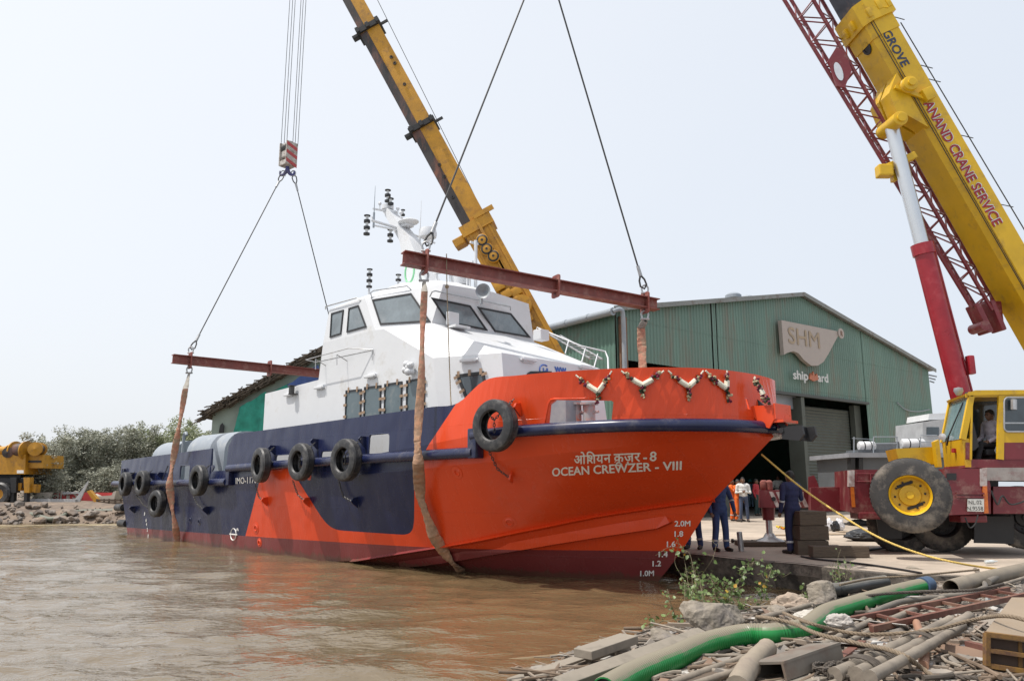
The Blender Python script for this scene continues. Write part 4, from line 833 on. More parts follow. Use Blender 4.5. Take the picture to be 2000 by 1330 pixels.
sling("orange lifting sling on the bow's far side, in front of the green warehouse", [e, b2w(bp(1252, 640, 3.4)), b2w(bp(1254, 690, 3.4)), b2w(bp(1256, 745, 3.3)), b2w((21, 3.5, 2.2)), b2w((20.6, 2.6, .2))], [.22, .30, .36, .38, .36, .34], [0, 1, 1, 1, 2, 2])
tB, A2, B2, ax2, up2, si2 = SA
sling("twisted orange lifting sling around the stern, left of the wheelhouse", [A2.lerp(B2, .085) - up2 * .5, b2w(bp(362, 760, -3.5)), b2w(bp(353, 815, -3.48)), b2w(bp(345, 860, -3.45)), b2w(bp(336, 910, -3.45)), b2w(bp(331, 945, -3.5)), b2w(bp(336, 990, -3.35)), b2w(bp(343, 1030, -3.2)), b2w(bp(347, 1060, -3.0))], [.2, .26, .3, .32, .34, .36, .34, .34, .3], [0, 1, 1, 1, 1, 1, 1, 1, 1])
e = A2.lerp(B2, .93) - up2 * .5; sling("orange lifting sling on the stern's far side, behind the wheelhouse", [e, b2w((5.3, 3.4, 4)), b2w((5.2, 3.35, 2)), b2w((5.1, 3.2, 0))], [.22, .3, .34, .3], [0, 1, 1, 1])
# tag line hanging from the bow beam
m1 = MB(); q0 = A.lerp(Bq, .19); Ps = [b2w(bp(872, 496, -2.6)), b2w(bp(873, 560, -2.6)), b2w(bp(876, 660, -2.6)), b2w(bp(880, 770, -2.7)), b2w(bp(882, 800, -2.9))]
rope3(m1, resample(cat_mull(Ps, 8), .04), .016); m1.ball(Ps[1], .05, 8, 6); o = m1.build("tag_line", mat("old_manila_rope", (.27, .21, .14), .95, var=.3, sc=12), loc=Ps[0]); tag(o, "thin knotted brown rope hanging from the bow spreader beam past the windscreen", "rope")
# hook block on its falls
hb = at(563, 303, 30.0); t = thing("hook_block", "dirty white hook block with red diagonal stripes hanging above the stern", "hook block", hb)
M_blk = mat("chipped_white_paint", (.48, .45, .41), .6, var=.2, dirt=(.2, .15, .12), dirt_amt=.45, dirt_sc=6); M_stripe = mat("faded_red_stripe", (.40, .06, .06), .6, var=.2)
m1 = MB(); Mz = Matrix.Rotation(math.radians(-40), 3, 'Z')
for x in (-.24, .24): m1.box(hb + Mz @ V((x, 0, 0)), (.06, .55, 1.02), Mz, .02)
m1.box(hb + Mz @ V((0, 0, -.42)), (.5, .5, .22), Mz, .02); m1.box(hb + Mz @ V((0, 0, .0)), (.44, .4, .3), Mz, .05); m1.build("casing", M_blk, t, world=True)
for k, z in enumerate((-.38, .0, .36)):
    m1 = MB(); c = hb + Mz @ V((.274, 0, z)); m1.add([c + Mz @ V((0, -.26, .02 + .1)), c + Mz @ V((0, -.26, .02 - .06)), c + Mz @ V((0, .26, -.22)), c + Mz @ V((0, .26, -.06))], [(0, 1, 2, 3)]); m1.build("stripe", M_stripe, t, world=True)
m1 = MB(); m1.lathe([(.05, -.19), (.26, -.19), (.22, -.12), (.26, -.05), (.22, .02), (.26, .09), (.22, .15), (.26, .2), (.05, .2)], hb + V((0, 0, .3)), Mz @ V((1, 0, 0)), 20); m1.build("sheave", M_dsteel, t, world=True)
m1 = MB(); hk = hb - V((0, 0, .55)); m1.tube([hk + V((0, 0, .05)), hk - V((0, 0, .18))], .08, 10)
for s in (1, -1): m1.tube(cat_mull([hk + V((0, 0, -.1)), hk + V((.12 * s, 0, -.3)), hk + V((.27 * s, 0, -.34)), hk + V((.3 * s, 0, -.18))], 5), [.085 - .045 * i / 15 for i in range(16)], 8)
m1.build("hook", mat("blue_hook_paint", (.05, .05, .17), .5, dirt=(.1, .09, .09), dirt_amt=.4), t, world=True)
TIPZ = 27.6
for k, dx in enumerate((-.36, -.22, -.1, .18, .29, .42)):
    m1 = MB(); p = hb + V((dx * .85, dx * .2, .45)); m1.tube([p, V((p.x, p.y, TIPZ))], .012, 6); o = m1.build("hoist_rope", M_dsteel, loc=p)
    tag(o, ["leftmost of the six thin hoist ropes above the hook block", "second from left of the six hoist ropes above the hook block", "third from left of the six hoist ropes above the hook block", "fourth from left of the six hoist ropes above the hook block", "fifth from left of the six hoist ropes above the hook block", "rightmost of the six thin hoist ropes above the hook block"][k], "hoist rope", "hoist ropes above the hook block")

# ------------------------------------------------------------------ cranes
M_yel = mat("crane_yellow", (0.62, 0.375, 0.010), 0.42, var=.12, sc=1.2, dirt=(.42, .25, .03), dirt_amt=.2, dirt_sc=2.2, bump=.1, bsc=4)
M_yelo = mat("old_crane_yellow", (0.47, 0.225, 0.013), 0.5, var=.16, sc=1.5, dirt=(.24, .12, .03), dirt_amt=.28, dirt_sc=2.5, bump=.15, bsc=6)
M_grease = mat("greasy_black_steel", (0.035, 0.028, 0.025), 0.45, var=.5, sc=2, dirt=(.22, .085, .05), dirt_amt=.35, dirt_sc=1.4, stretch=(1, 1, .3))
M_maroon = mat("crane_maroon", (0.17, 0.022, 0.028), 0.42, var=.15, sc=2, dirt=(.25, .12, .10), dirt_amt=.25, dirt_sc=3)
M_cyl = mat("hydraulic_red", (0.28, 0.012, 0.022), 0.3, var=.15, sc=2, dirt=(.35, .05, .06), dirt_amt=.2)
M_chrome = mat("chrome_rod", (0.62, 0.64, 0.66), 0.28, 0.85, var=.03, sc=1, rvar=.03)
M_dkblue = mat("dark_blue_boom", (.035, .04, .06), .4, var=.4, sc=1, dirt=(.14, .09, .06), dirt_amt=.3)
M_dark = mat("dark_machinery", (0.02, 0.02, 0.021), 0.6, var=.3)
def frame_of(P, Q, toward):                                         # boom axis, side normal (horizontal, towards viewer side), underside normal
    D = (V(Q) - V(P)).normalized(); e1 = D.cross(V((0, 0, 1))).normalized(); e1 = e1 if e1.dot(V(toward)) > 0 else -e1; e2 = e1.cross(D); e2 = e2 if e2.z < 0 else -e2; return D, e1, e2
def boom_box(m1, P, Q, u, s, e1, e2, ch=.0, mi=0):                      # u: width across e1, s: depth along e2
    P, Q = V(P), V(Q); c = u * .16
    prof = [(-u / 2, s / 2), (-u / 2 + 0, -s / 2), (u / 2, -s / 2), (u / 2, s / 2 - c), (u / 2 - c, s / 2)] if ch else [(-u / 2, s / 2), (-u / 2, -s / 2), (u / 2, -s / 2), (u / 2, s / 2)]
    m1.prism([P + e1 * a + e2 * b for a, b in prof], Q - P, mi)
# --- crane behind the boat
P0 = V((0.83, 30, 8.2)); P1_ = V((-6.99, 30, 22.94)); D, e1, e2 = frame_of(P0, P1_, (0, -1, 0)); LB = lambda px, py: P0 + D * ((at(px, py, 30) - P0).dot(D))
tip = P0 + D * ((TIPZ + 1 - P0.z) / D.z); root = P0 + D * ((2.7 - P0.z) / D.z); gx = root.x
TC = thing("mobile_crane", "old yellow telescopic crane whose boom rises behind the wheelhouse", "crane", (gx, 30, YZ), 0, "mobile cranes")
hd = LB(905, 455); k1 = LB(822, 258); k2 = LB(730, 62)
e1r = (e1 * math.cos(.12) + e2 * math.sin(.12)).normalized(); e2r = (e2 * math.cos(.12) - e1 * math.sin(.12)).normalized()
for P, Q, u, s, nm in ((root, hd, 1.02, 1.22, "boom_base_section"), (hd, k1, .86, 1.04, "boom_section"), (k1, k2, .78, .93, "boom_section"), (k2, tip, .70, .82, "boom_section")):
    m1 = MB(); boom_box(m1, P, Q, u, s, e1r, e2r); o = m1.build(nm, M_yelo, TC, world=True)
    if nm == "boom_section":
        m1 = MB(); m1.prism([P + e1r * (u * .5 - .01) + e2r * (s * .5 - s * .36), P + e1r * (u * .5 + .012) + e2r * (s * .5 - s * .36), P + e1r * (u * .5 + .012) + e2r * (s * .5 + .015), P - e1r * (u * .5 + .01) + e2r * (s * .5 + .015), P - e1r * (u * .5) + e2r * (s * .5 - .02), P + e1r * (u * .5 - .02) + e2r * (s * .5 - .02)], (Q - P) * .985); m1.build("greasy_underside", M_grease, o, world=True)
    else:
        for b in (-.45, .42): m1 = MB(); m1.beam(P + e1r * .52 + e2r * b, Q + e1r * .52 + e2r * b, .05, .09); m1.build("stiffener", M_yelo, o, world=True)
for c, w in ((k1, 1.0), (k2, .92)):
    m1 = MB(); rr = random.Random(4)
    boom_box(m1, c - D * .06, c + D * .16, w + .1, w + .22, e1r, e2r)
    for b in (-.6, .0, .6): m1.box(c + e1r * (w * .5 + .1) + e2r * b * .8 + D * .05, (.16, .14, .24), Matrix((e2r, e1r, D)).transposed(), .02)
    m1.box(c - e2r * (w * .5 + .25) + e1r * .2, (.35, .08, .1), Matrix((e2r, e1r, D)).transposed()); m1.box(c + e2r * (w * .5 + .22) + e1r * .2, (.3, .3, .16), Matrix((e2r, e1r, D)).transposed(), .03); m1.build("wear_pad_collar", M_dark, TC, world=True)
m1 = MB(); boom_box(m1, hd - D * .35, hd + D * .12, 1.2, 1.42, e1r, e2r); m1.box(hd - D * .3 + e2r * .95, (.5, .7, .35), Matrix((e2r, e1r, D)).transposed(), .05); m1.box(hd + D * .2 - e2r * .5 + e1r * .6, (.9, .08, .2), Matrix((e2r, e1r, D)).transposed()); m1.build("boom_head_collar", M_yelo, TC, world=True)
M3 = Matrix((e2r, e1r, D)).transposed()
for k, (px, py) in enumerate(((942, 470), (951, 487), (964, 501))): m1 = MB(); c = at(px, py, 29.3); m1.lathe([(0, -.1), (.26, -.1), (.26, .06), (.2, .1), (.08, .12), (0, .12)], c, e1r, 18); o = m1.build("sheave", M_yelo, TC, world=True); m1 = MB(); m1.lathe([(.17, .115), (.23, .085), (.25, .05)], c, e1r, 18); m1.lathe([(0, .135), (.05, .135), (.05, .11)], c, e1r, 10); m1.build("groove", M_dark, o, world=True)
m1 = MB(); m1.beam(at(955, 452, 29.5), at(988, 516, 29.5), .05, .36, up=e1r.cross(D)); m1.build("grating_panel", M_hatch, TC, world=True)
m1 = MB()
for a, b in (((927, 424), (985, 530)), ((960, 480), (1030, 610)), ((1002, 552), (1045, 640))): m1.beam(at(*a, 29.4), at(*b, 29.4), .06, .12)
for px, py in ((975, 560), (990, 575), (1005, 590), (1020, 600), (1008, 570), (1030, 622)): m1.box(at(px, py, 29.35), (.42, .3, .34), M3, .05)
m1.lathe([(0, -.2), (.42, -.2), (.45, 0), (.42, .2), (0, .2)], at(1018, 597, 29.4), e1r, 18); m1.build("boom_foot_machinery", M_yelo, TC, world=True)
for px, py in ((764, 112), (771, 124), (790, 165), (858, 322), (868, 345), (884, 385)):
    m1 = MB(); c = at(px, py, 29.5); m1.lathe([(.03, -.02), (.07, -.02), (.07, .02), (.03, .02)], at(px, py, 29.55), e1r, 12); m1.build("boom_pin_hole", M_dark, TC, world=True)
m1 = MB(); q0 = tip - e2r * .7; q1 = at(1018, 560, 29.7); m1.tube([at(733, -8, 29.8), at(1020, 570, 29.8), at(1052, 640, 29.8)], .014, 5); m1.build("hoist_line", M_dsteel, TC, world=True)
m1 = MB(); m1.box((gx - 1.4, 30.6, 1.45), (8.5, 2.6, .6), bev=.05); m1.box((gx - .8, 30.4, 2.2), (4.2, 2.4, .9), bev=.08); m1.build("carrier", M_yelo, TC, world=True)
for x in (-2.8, -1.3, 1.8, 3.4):
    for y in (29.2, 31.9): m1 = MB(); m1.lathe([(.2, -.16), (.55, -.2), (.62, -.12), (.62, .12), (.55, .2), (.2, .16), (0, .1)], (gx - 1.4 + x, y, YZ + .62), (0, 1, 0), 24); m1.build("wheel", M_rub, TC, world=True)

# --- yellow and maroon crane at right
YB = 20.5; P0 = at(1987, 560, YB); P1_ = at(1697, 54, 20.1); D, e1, e2 = frame_of(P0, P1_, (0, -1, 0))
def RB(px, py): return P0 + D * ((at(px, py, 20.3) - P0).dot(D))
RC = thing("mobile_crane", "big yellow and maroon crane at the right with lettered boom and open cab", "crane", (9.5, 16.8, YZ), 0, "mobile cranes")
u_, s_ = 1.13, .74; ph = .10; e1r = (e1 * math.cos(ph) + e2 * math.sin(ph)).normalized(); e2r = (e2 * math.cos(ph) - e1 * math.sin(ph)).normalized(); M3 = Matrix((D, e1r, e2r)).transposed()
topc = RB(1697, 25); rootb = P0 - D * 5.0
m1 = MB(); boom_box(m1, rootb, topc, u_, s_, e1r, e2r, 1); bo = m1.build("boom_base_section", M_yel, RC, world=True)
m1 = MB(); boom_box(m1, topc, topc + D * 31, u_ * .86, s_ * .86, e1r, e2r, 1); m1.build("boom_section", M_dkblue, RC, world=True)
E1 = e1r * (u_ / 2); E2 = e2r * (s_ / 2)
def bs(c, a, b, l=0.0): return c + e1r * a + e2r * b + D * l            # point near boom station c
m1 = MB()
m1.beam(bs(rootb, u_ / 2 + .008, .29), bs(topc, u_ / 2 + .008, .29, -.4), .014, .02)
m1.tube([bs(topc, u_ / 2 + .03, .22, -.5), bs(P0, u_ / 2 + .03, .27, 0), bs(rootb, u_ / 2 + .03, .27, 2)], .009, 6); m1.build("hydraulic_line", M_dark, bo, world=True)
m1 = MB(); boom_box(m1, topc - D * .55, topc + D * .12, u_ + .22, s_ + .22, e1r, e2r, 1); boom_box(m1, topc - D * 1.0, topc - D * .55, u_ + .06, s_ + .06, e1r, e2r, 1)
for a, b, l in ((.5, -.38, 0), (.62, -.1, -.2), (.62, .25, -.3), (-.3, .48, -.3), (.1, .48, -.3), (.62, -.4, -.25)): m1.box(bs(topc, a, b, l), (.28, .16, .14), M3, .03)
m1.box(bs(topc, .5, -.55, .05), (.1, .5, .12), M3); m1.tube([bs(topc, .64, .3, 0), bs(topc, .68, -.3, -.4)], .02, 6); m1.build("boom_head_collar", M_yel, RC, world=True)
pv = RB(1752, 225); m1 = MB()
ou = [bs(pv, 0, .34, 1.0), bs(pv, 0, .85, .55), bs(pv, 0, .95, -.15), bs(pv, 0, .7, -.25), bs(pv, 0, .34, -.8)]
for a in (-.55, .05): m1.prism([p + e1r * a for p in ou], e1r * .5)
m1.build("lift_cylinder_bracket", M_yel, RC, world=True)
ctop = at(1741, 246, 19.75); cbot = at(1880, 788, 19.75)
m1 = MB(); m1.lathe([(0, -.5), (.2, -.5), (.2, .5), (.1, .53), (0, .53)], ctop, e1r, 18); m1.lathe([(.05, .5), (.12, .5), (.12, .58), (0, .58)], ctop, e1r, 14); m1.build("pivot_pin", M_yel, RC, world=True)
cm = ctop.lerp(cbot, .455); m1 = MB(); m1.tube([ctop, cm], .185, 22); m1.build("cylinder_rod", M_chrome, RC, world=True)
cd = (cbot - ctop).normalized(); m1 = MB(); m1.tube([cm - cd * .05, cbot], .25, 22); m1.tube([cm - cd * .08, cm + cd * .22], .29, 22); m1.tube([cm + cd * .1 + V((.31, 0, 0)), cbot + V((.33, 0, 0))], .03, 8); m1.box(cbot + V((.26, -.1, 1.0)), (.16, .2, .5), bev=.04); m1.build("lift_cylinder", M_cyl, RC, world=True)
m1 = MB(); c = at(1775, 166, 19.5); m1.lathe([(0, -.12), (.2, -.12), (.22, -.05), (.16, 0), (.22, .05), (.2, .12), (.1, .14), (.1, .2), (0, .2)], c, e1r, 18); m1.beam(at(1748, 170, 19.6), at(1812, 195, 19.6), .08, .1); m1.box(at(1812, 185, 19.55), (.35, .2, .3), M3, .03); m1.build("auxiliary_winch", M_yel, RC, world=True)
m1 = MB(); m1.lathe([(.13, -.02), (.2, -.02), (.2, .02), (.13, .02)], bs(RB(1678, 105), .0, s_ / 2 + .01, 0), e2r, 18, closed=True); m1.lathe([(0, 0), (.13, 0)], bs(RB(1678, 105), .0, s_ / 2 + .008, 0), e2r, 18); m1.build("inspection_hole", M_dark, RC, world=True)
for px, py in ((1740, 50), (1795, 140), (1812, 165), (1880, 268), (1955, 400)):
    c = RB(px - 20, py + 10); m1 = MB(); m1.tube([bs(c, u_ / 2, -s_ / 2 - .0), bs(c, u_ / 2 - .1, -s_ / 2 - .34, -.2)], .014, 5); m1.build("cable_guide", M_dsteel, RC, world=True)
m1 = MB(); m1.tube([bs(RB(1760, 60), u_ / 2, -s_ / 2 - .12), bs(rootb, u_ / 2, -s_ / 2 - .3)], .016, 6); m1.build("hoist_line", M_dsteel, RC, world=True)
M_gro = mat("navy_lettering", (.03, .04, .08), .5); M_ana = mat("red_lettering", (.30, .015, .02), .5); M_anw = mat("white_lettering_edge", (.55, .66, .68), .5)
for s, c, size, ln, m_, nm, bold in (("GROVE", RB(1757, 105), .36, 1.18, M_gro, "boom_lettering", .03), ("ANAND CRANE SERVICE", RB(1879, 322), .40, 3.95, M_anw, "lettering_edge", .06), ("ANAND CRANE SERVICE", RB(1879, 322), .40, 3.95, M_ana, "boom_lettering", .03)):
    vs, fs = text_geo(s, size, bold * size, 'CENTER'); w = max(v.x for v in vs) - min(v.x for v in vs); m1 = MB(); lf = .016 if m_ is M_ana else .012
    off = -.012 if m_ is M_anw else 0
    m1.add([bs(c, u_ / 2 + lf + v.z, -(v.y - .13 - off) + .02, -v.x * ln / w) for v in vs], fs); m1.build(nm, m_, bo, world=True)
# stowed lattice jib
m1 = MB(); JA = [at(1543, 19, 20.1), at(1588, 0, 20.1), at(1552, 12, 21.1), at(1600, -8, 21.1)]; JB = [at(1898, 600, 20.4), at(1938, 606, 20.4), at(1905, 600, 21.2), at(1948, 600, 21.2)]
for a, b in zip(JA, JB): d = (b - a).normalized(); m1.tube([a - d * 3.0, b], .055, 8)
NB = 25
for i, j in ((0, 1), (2, 3), (0, 2), (1, 3)):
    for k in range(NB):
        t0, t1 = k / NB, (k + 1) / NB; a, b = (i, j) if k % 2 else (j, i); m1.tube([JA[a].lerp(JB[a], t0), JA[b].lerp(JB[b], t1)], .021, 6)
m1.build("lattice_jib", M_maroon, RC, world=True)
m1 = MB(); c = at(1641, 138, 20.05); ang = [(1618, 118), (1634, 92), (1650, 100), (1664, 138), (1650, 172), (1634, 168)]; P = [at(x, y, 20.0) for x, y in ang]; m1.prism(P, (0, .06, 0)); m1.build("jib_gusset", M_maroon, RC, world=True)
m1 = MB(); m1.add([at(1638 + 8 * math.cos(a) + 5 * math.sin(a), 138 + 18 * math.sin(a) + 2, 19.985) for a in [i * math.pi / 9 for i in range(18)]], [list(range(18))]); m1.build("gusset_opening", mat("pale_opening", (.6, .62, .65), .8), RC, world=True)
m1 = MB(); jc = at(1925, 622, 20.6); m1.beam(at(1899, 596, 20.5), at(1926, 652, 20.5), .5, .16, up=(1, 0, 0), bev=.04); m1.beam(at(1928, 590, 20.6), at(1952, 648, 20.6), .5, .14, up=(1, 0, 0), bev=.04); m1.box(at(1935, 610, 20.9), (.5, .3, .6), bev=.04); m1.lathe([(0, -.3), (.14, -.3), (.14, .3), (0, .3)], at(1912, 640, 20.5), (0, 1, 0), 14); m1.build("jib_foot", M_maroon, RC, world=True)
m1 = MB(); m1.beam(at(1718, 335, 20.0), at(1785, 305, 20.0), .3, .2, bev=.03); m1.box(at(1727, 335, 19.9), (.4, .3, .34), bev=.04); m1.box(at(1745, 345, 20.0), (.1, .2, .3)); m1.build("jib_stow_bracket", M_yel, RC, world=True)
# upper works and cab
M_cabint = mat("cab_interior", (.03, .03, .032), .7); YC = 16.3
c3 = lambda px, py, y=YC: at(px, py, y)
KSH = .28
def tx(pix, y0, y1, m_, nm, parent=RC, bev=0): m1 = MB(); P = [at(x, y, y0) for x, y in pix]; m1.prism(P, (KSH * (y1 - y0), y1 - y0, 0)); return m1.build(nm, m_, parent, world=True)
CAB = [(1842, 768), (1857, 765), (1890, 767), (1908, 763), (2060, 762), (2060, 912), (1852, 912), (1836, 872)]
cabo = tx([(1879, 856), (1897, 856), (1897, 912), (1885, 912)], YC, YC + 1.55, M_yel, "cab")
m1 = MB()
for a, b, w in (((1897, 772), (1880, 858), .12), ((1893, 770), (2070, 765), .1), ((1897, 770), (1895, 898), .04), ((1955, 772), (1953, 897), .13), ((2065, 765), (2065, 910), .1)):
    for y in (0, 1.5): m1.beam(at(*a, YC) + V((KSH * y, y, 0)), at(*b, YC) + V((KSH * y, y, 0)), .06, w, up=(1, 0, .3) if abs(a[0] - b[0]) < 60 else (0, 0, 1))
m1.prism([at(x, y, YC - .05) for x, y in ((1888, 768), (1905, 762), (2070, 761), (2070, 768), (1890, 772))], (KSH * 1.55, 1.55, 0)); m1.build("cab_frame", M_yel, cabo, world=True)
tx([(1955, 864), (2065, 864), (2065, 897), (1955, 897)], YC - .02, YC + .05, M_maroon, "cab_panel", cabo); tx([(1955, 838), (2065, 838), (2065, 864), (1955, 864)], YC - .02, YC + .05, M_yel, "cab_panel", cabo)
tx([(1886, 864), (1897, 864), (1897, 897), (1886, 897)], YC - .015, YC + .05, M_maroon, "cab_panel", cabo)
tx([(1955, 770), (2065, 768), (2065, 776), (1955, 778)], YC - .02, YC + .05, M_yel, "cab_panel", cabo)
tx([(1886, 897), (2070, 897), (2070, 914), (1884, 914)], YC, YC + 1.6, M_maroon, "cab_floor", cabo)
tx([(1886, 766), (2070, 766), (2070, 898), (1886, 898)], YC + 1.35, YC + 1.4, M_glass, "far_window", cabo)
m1 = MB(); fw_ = V((KSH * 1.5, 1.5, 0)); wa, wb = at(1897, 773, YC) + V((-.01, .04, 0)), at(1880, 856, YC) + V((-.01, .04, 0)); P = [wa, wb, wb + fw_ * .95, wa + fw_ * .95]
m1.quad(*P); M_cabg = mat("cab_glass", (.16, .24, .26), .05, var=.3, sc=2.5, spec=1.0); m1.build("windscreen", M_cabg, cabo, world=True)
m1 = MB(); m1.beam(wa + fw_ * .25 - V((.04, 0, .1)), wb + fw_ * .5 - V((.04, 0, -.1)), .02, .02); m1.beam(wb + fw_ * .5 - V((.04, 0, -.1)), wb + fw_ * .6 - V((.06, 0, .1)), .03, .03); m1.build("wiper", M_dark, cabo, world=True)
m1 = MB(); P = [at(x, y, YC - .03) for x, y in rrect(1961, 2060, 776, 843, 8, 4)]; m1.add(P, [list(range(len(P)))]); m1.build("side_window", M_glass, cabo, world=True)
m1 = MB(); m1.tube(P + [P[0]], .02, 6); m1.beam(at(1962, 826, YC - .04), at(2060, 826, YC - .04), .02, .03); m1.build("side_window_frame", M_steel, cabo, world=True)
m1 = MB(); m1.box(at(1934, 884, YC + .55), (.5, .55, .14), bev=.04); m1.beam(at(1955, 884, YC + .6), at(1958, 832, YC + .6), .5, .1, up=(1, 0, 0), bev=.03); m1.box(at(1938, 893, YC + .5), (.3, .3, .15)); m1.build("seat", M_cabint, cabo, world=True)
tx([(1896, 822), (1902, 826), (1912, 872), (1902, 880), (1892, 876)], YC + .1, YC + .5, M_cabint, "control_console", cabo)
tx([(1887, 768), (1955, 768), (1955, 775), (1887, 776)], YC - .01, YC + .05, M_yel, "cab_panel", cabo)
m1 = MB(); m1.tube([at(1946, 872, YC + .1), at(1943, 880, YC + .1), at(1948, 889, YC + .1)], .012, 6); m1.tube([at(1980, 780, YC - .12), at(1980, 800, YC - .12)], .06, 8); m1.build("mirror", M_steel, cabo, world=True)
m1 = MB(); m1.lathe([(0, -.1), (.05, -.1), (.1, 0), (.09, .07), (0, .09)], at(1872, 764, YC + .8), (0, 0, 1), 14); m1.build("work_lamp", M_hatch, cabo, world=True)
m1 = MB(); m1.lathe([(0, -.06), (.06, -.05), (.08, .02), (.0, .03)], at(1841, 853, YC + 1.2), (-.6, -.6, .1), 14); m1.build("headlight", M_steel, cabo, world=True)
tx([(1749, 876), (1830, 872), (1832, 907), (1757, 903)], YC + .6, YC + 1.7, M_yel, "toolbox")
tx([(1826, 862), (1834, 858), (1840, 912), (1832, 912)], YC + .3, YC + .6, M_yel, "bracket")
m1 = MB(); m1.beam(at(1866, 876, YC + .55), at(1866, 884, YC + .55), .1, .12); m1.build("decal", M_ana, cabo, world=True)
# carrier, outriggers, wheels
YK = 16.6
ch = tx([(1658, 918), (1668, 917), (1845, 917), (1845, 1003), (1715, 1003), (1700, 1008), (1660, 1000)], YK + .3, YK + 2.6, M_maroon, "carrier_frame")
tx([(1845, 915), (1928, 915), (1935, 950), (1935, 1003), (1845, 1006)], YK - .6, YK + 2.2, M_maroon, "front_panel", ch)
tx([(1928, 913), (2090, 913), (2090, 940), (1928, 938)], YK - .62, YK + 2.0, mat("dusty_steel", (.30, .27, .25), .7, var=.2, dirt=(.2, .08, .08), dirt_amt=.3), "deck_plate", ch)
tx([(1940, 950), (2090, 950), (2090, 1003), (1940, 1003)], YK - .4, YK + 2.0, M_maroon, "side_frame", ch)
tx([(1928, 935), (1950, 935), (1950, 950), (1928, 950)], YK - .3, YK + 1.0, M_dark, "recess", ch)
M_wp = mat("scuffed_white_paint", (.52, .47, .44), .7, var=.2, dirt=(.3, .2, .18), dirt_amt=.4, dirt_sc=5)
tx([(1658, 918), (1669, 918), (1669, 950), (1658, 950)], YK + .28, YK + .5, M_wp, "white_corner_mark", ch); tx([(1914, 915), (1928, 914), (1928, 949), (1914, 949)], YK - .615, YK - .4, M_wp, "white_corner_mark", ch)
M_refl = mat("orange_reflector", (.55, .14, .02), .35, var=.25, sc=14)
tx([(1661, 951), (1668, 951), (1671, 990), (1664, 990)], YK + .27, YK + .4, M_refl, "reflector_strip", ch); tx([(1919, 949), (1928, 949), (1931, 1002), (1922, 1002)], YK - .625, YK - .5, M_refl, "reflector_strip", ch)
tx([(1849, 924), (1868, 924), (1868, 937), (1849, 937)], YK - .61, YK - .5, M_dark, "tow_opening", ch); m1 = MB()
for y in (963, 970): m1.beam(at(1868, y, YK - .62), at(1922, y + .5, YK - .62), .03, .03)
m1.build("step_bar", M_maroon, ch, world=True)
for pts_, m_q, r_q in (([(1936, 958), (1948, 985), (1958, 968), (1975, 985), (2010, 975)], M_dark, .018), ([(1885, 1010), (1894, 1030), (1905, 1022), (1910, 1005)], M_dark, .014), ([(1700, 925), (1704, 985)], M_maroon, .02), ([(1672, 925), (1710, 925), (1710, 940), (1672, 940), (1672, 925)], M_maroon, .012)):
    m1 = MB(); m1.tube(cat_mull([at(x, y, (YK - .66) if x > 1800 else YK + .27) for x, y in pts_], 6) if m_q is M_dark else [at(x, y, YK + .27) for x, y in pts_], r_q, 6); m1.build('hydraulic_hose' if m_q is M_dark else 'frame_trim', m_q, ch, world=True)
pl = MB(); P = [at(x, y, YK - .63) for x, y in ((1890, 974), (1922, 974), (1922, 999), (1890, 998))]; pl.prism(P, (0, .02, 0)); po = pl.build("number_plate", mat("plate_white", (.62, .62, .58), .5, var=.1), ch, world=True)
for s, y in (("NL.02", 984.5), ("N.9558", 996.5)): m1 = MB(); text_on(m1, s, .112, at(1905, y, YK - .637), (1, 0, 0), (0, 0, 1), .0, 'CENTER', 0); m1.build("plate_lettering", M_black, po, world=True)
for q in (at(1890, 1012, YK - .2), at(1693, 1006, YK + .5)): m1 = MB(); m1.box(q, (.56, .45, .15), bev=.03); m1.build("bumper_lamp_box", M_maroon, ch, world=True)
tx([(1712, 1013), (1760, 1013), (1762, 1052), (1718, 1050)], YK + .7, YK + .75, M_dark, "mudflap"); tx([(1903, 1008), (1980, 1008), (1980, 1062), (1903, 1060)], YK + .1, YK + .15, M_dark, "mudflap")
def crane_wheel(c, ax, r, w, name="wheel", rimm=None):
    t = MB(); hr = r * .52
    t.lathe([(hr, -w * .46), (hr * 1.06, -w * .52), (r * .82, -w * .52), (r * .95, -w * .47), (r, -w * .40), (r, w * .40), (r * .95, w * .47), (r * .82, w * .52), (hr * 1.06, w * .52), (hr, w * .46)], c, ax, 44, closed=True)
    axv = V(ax).normalized(); a = axv.orthogonal().normalized(); b = axv.cross(a)
    for k in range(56):
        th = k * 2 * math.pi / 56; d = a * math.cos(th) + b * math.sin(th); tg = axv.cross(d)
        for s in (-1, 1): t.box(V(c) + d * (r - .004) + axv * w * .2 * s, (.028, w * .34, r * .075), Matrix((d, axv, tg)).transposed() @ Matrix.Rotation(.35 * s, 3, 'X'))
    o = t.build(name, mat("dusty_tyre", (.042, .04, .039), .8, var=.3, sc=3, dirt=(.19, .165, .135), dirt_amt=.34, dirt_sc=2.5, bump=.2, bsc=30), RC, world=True)
    g = MB(); g.lathe([(hr * 1.03, w * .53), (hr * .99, w * .50), (hr * .93, w * .42), (hr * .90, w * .15), (hr * .55, w * .10), (hr * .52, w * .2), (hr * .2, w * .22), (hr * .18, w * .3), (0, w * .3)], c, ax, 36); g.build("rim", rimm or M_yel, o, world=True)
    g = MB()
    for k in range(10): th = k * math.pi / 5; d = a * math.cos(th) + b * math.sin(th); g.lathe([(.022, 0), (.022, .03), (0, .03)], V(c) + d * hr * .72 + axv * w * .115, axv, 8)
    for k in range(2): th = k * math.pi + 1.2; d = a * math.cos(th) + b * math.sin(th); tg = axv.cross(d); g.box(V(c) + d * hr * .6 + axv * w * .125, (.06, .02, .3), Matrix((d, axv, tg)).transposed())
    g.build("wheel_nut", M_dark, o, world=True); return o
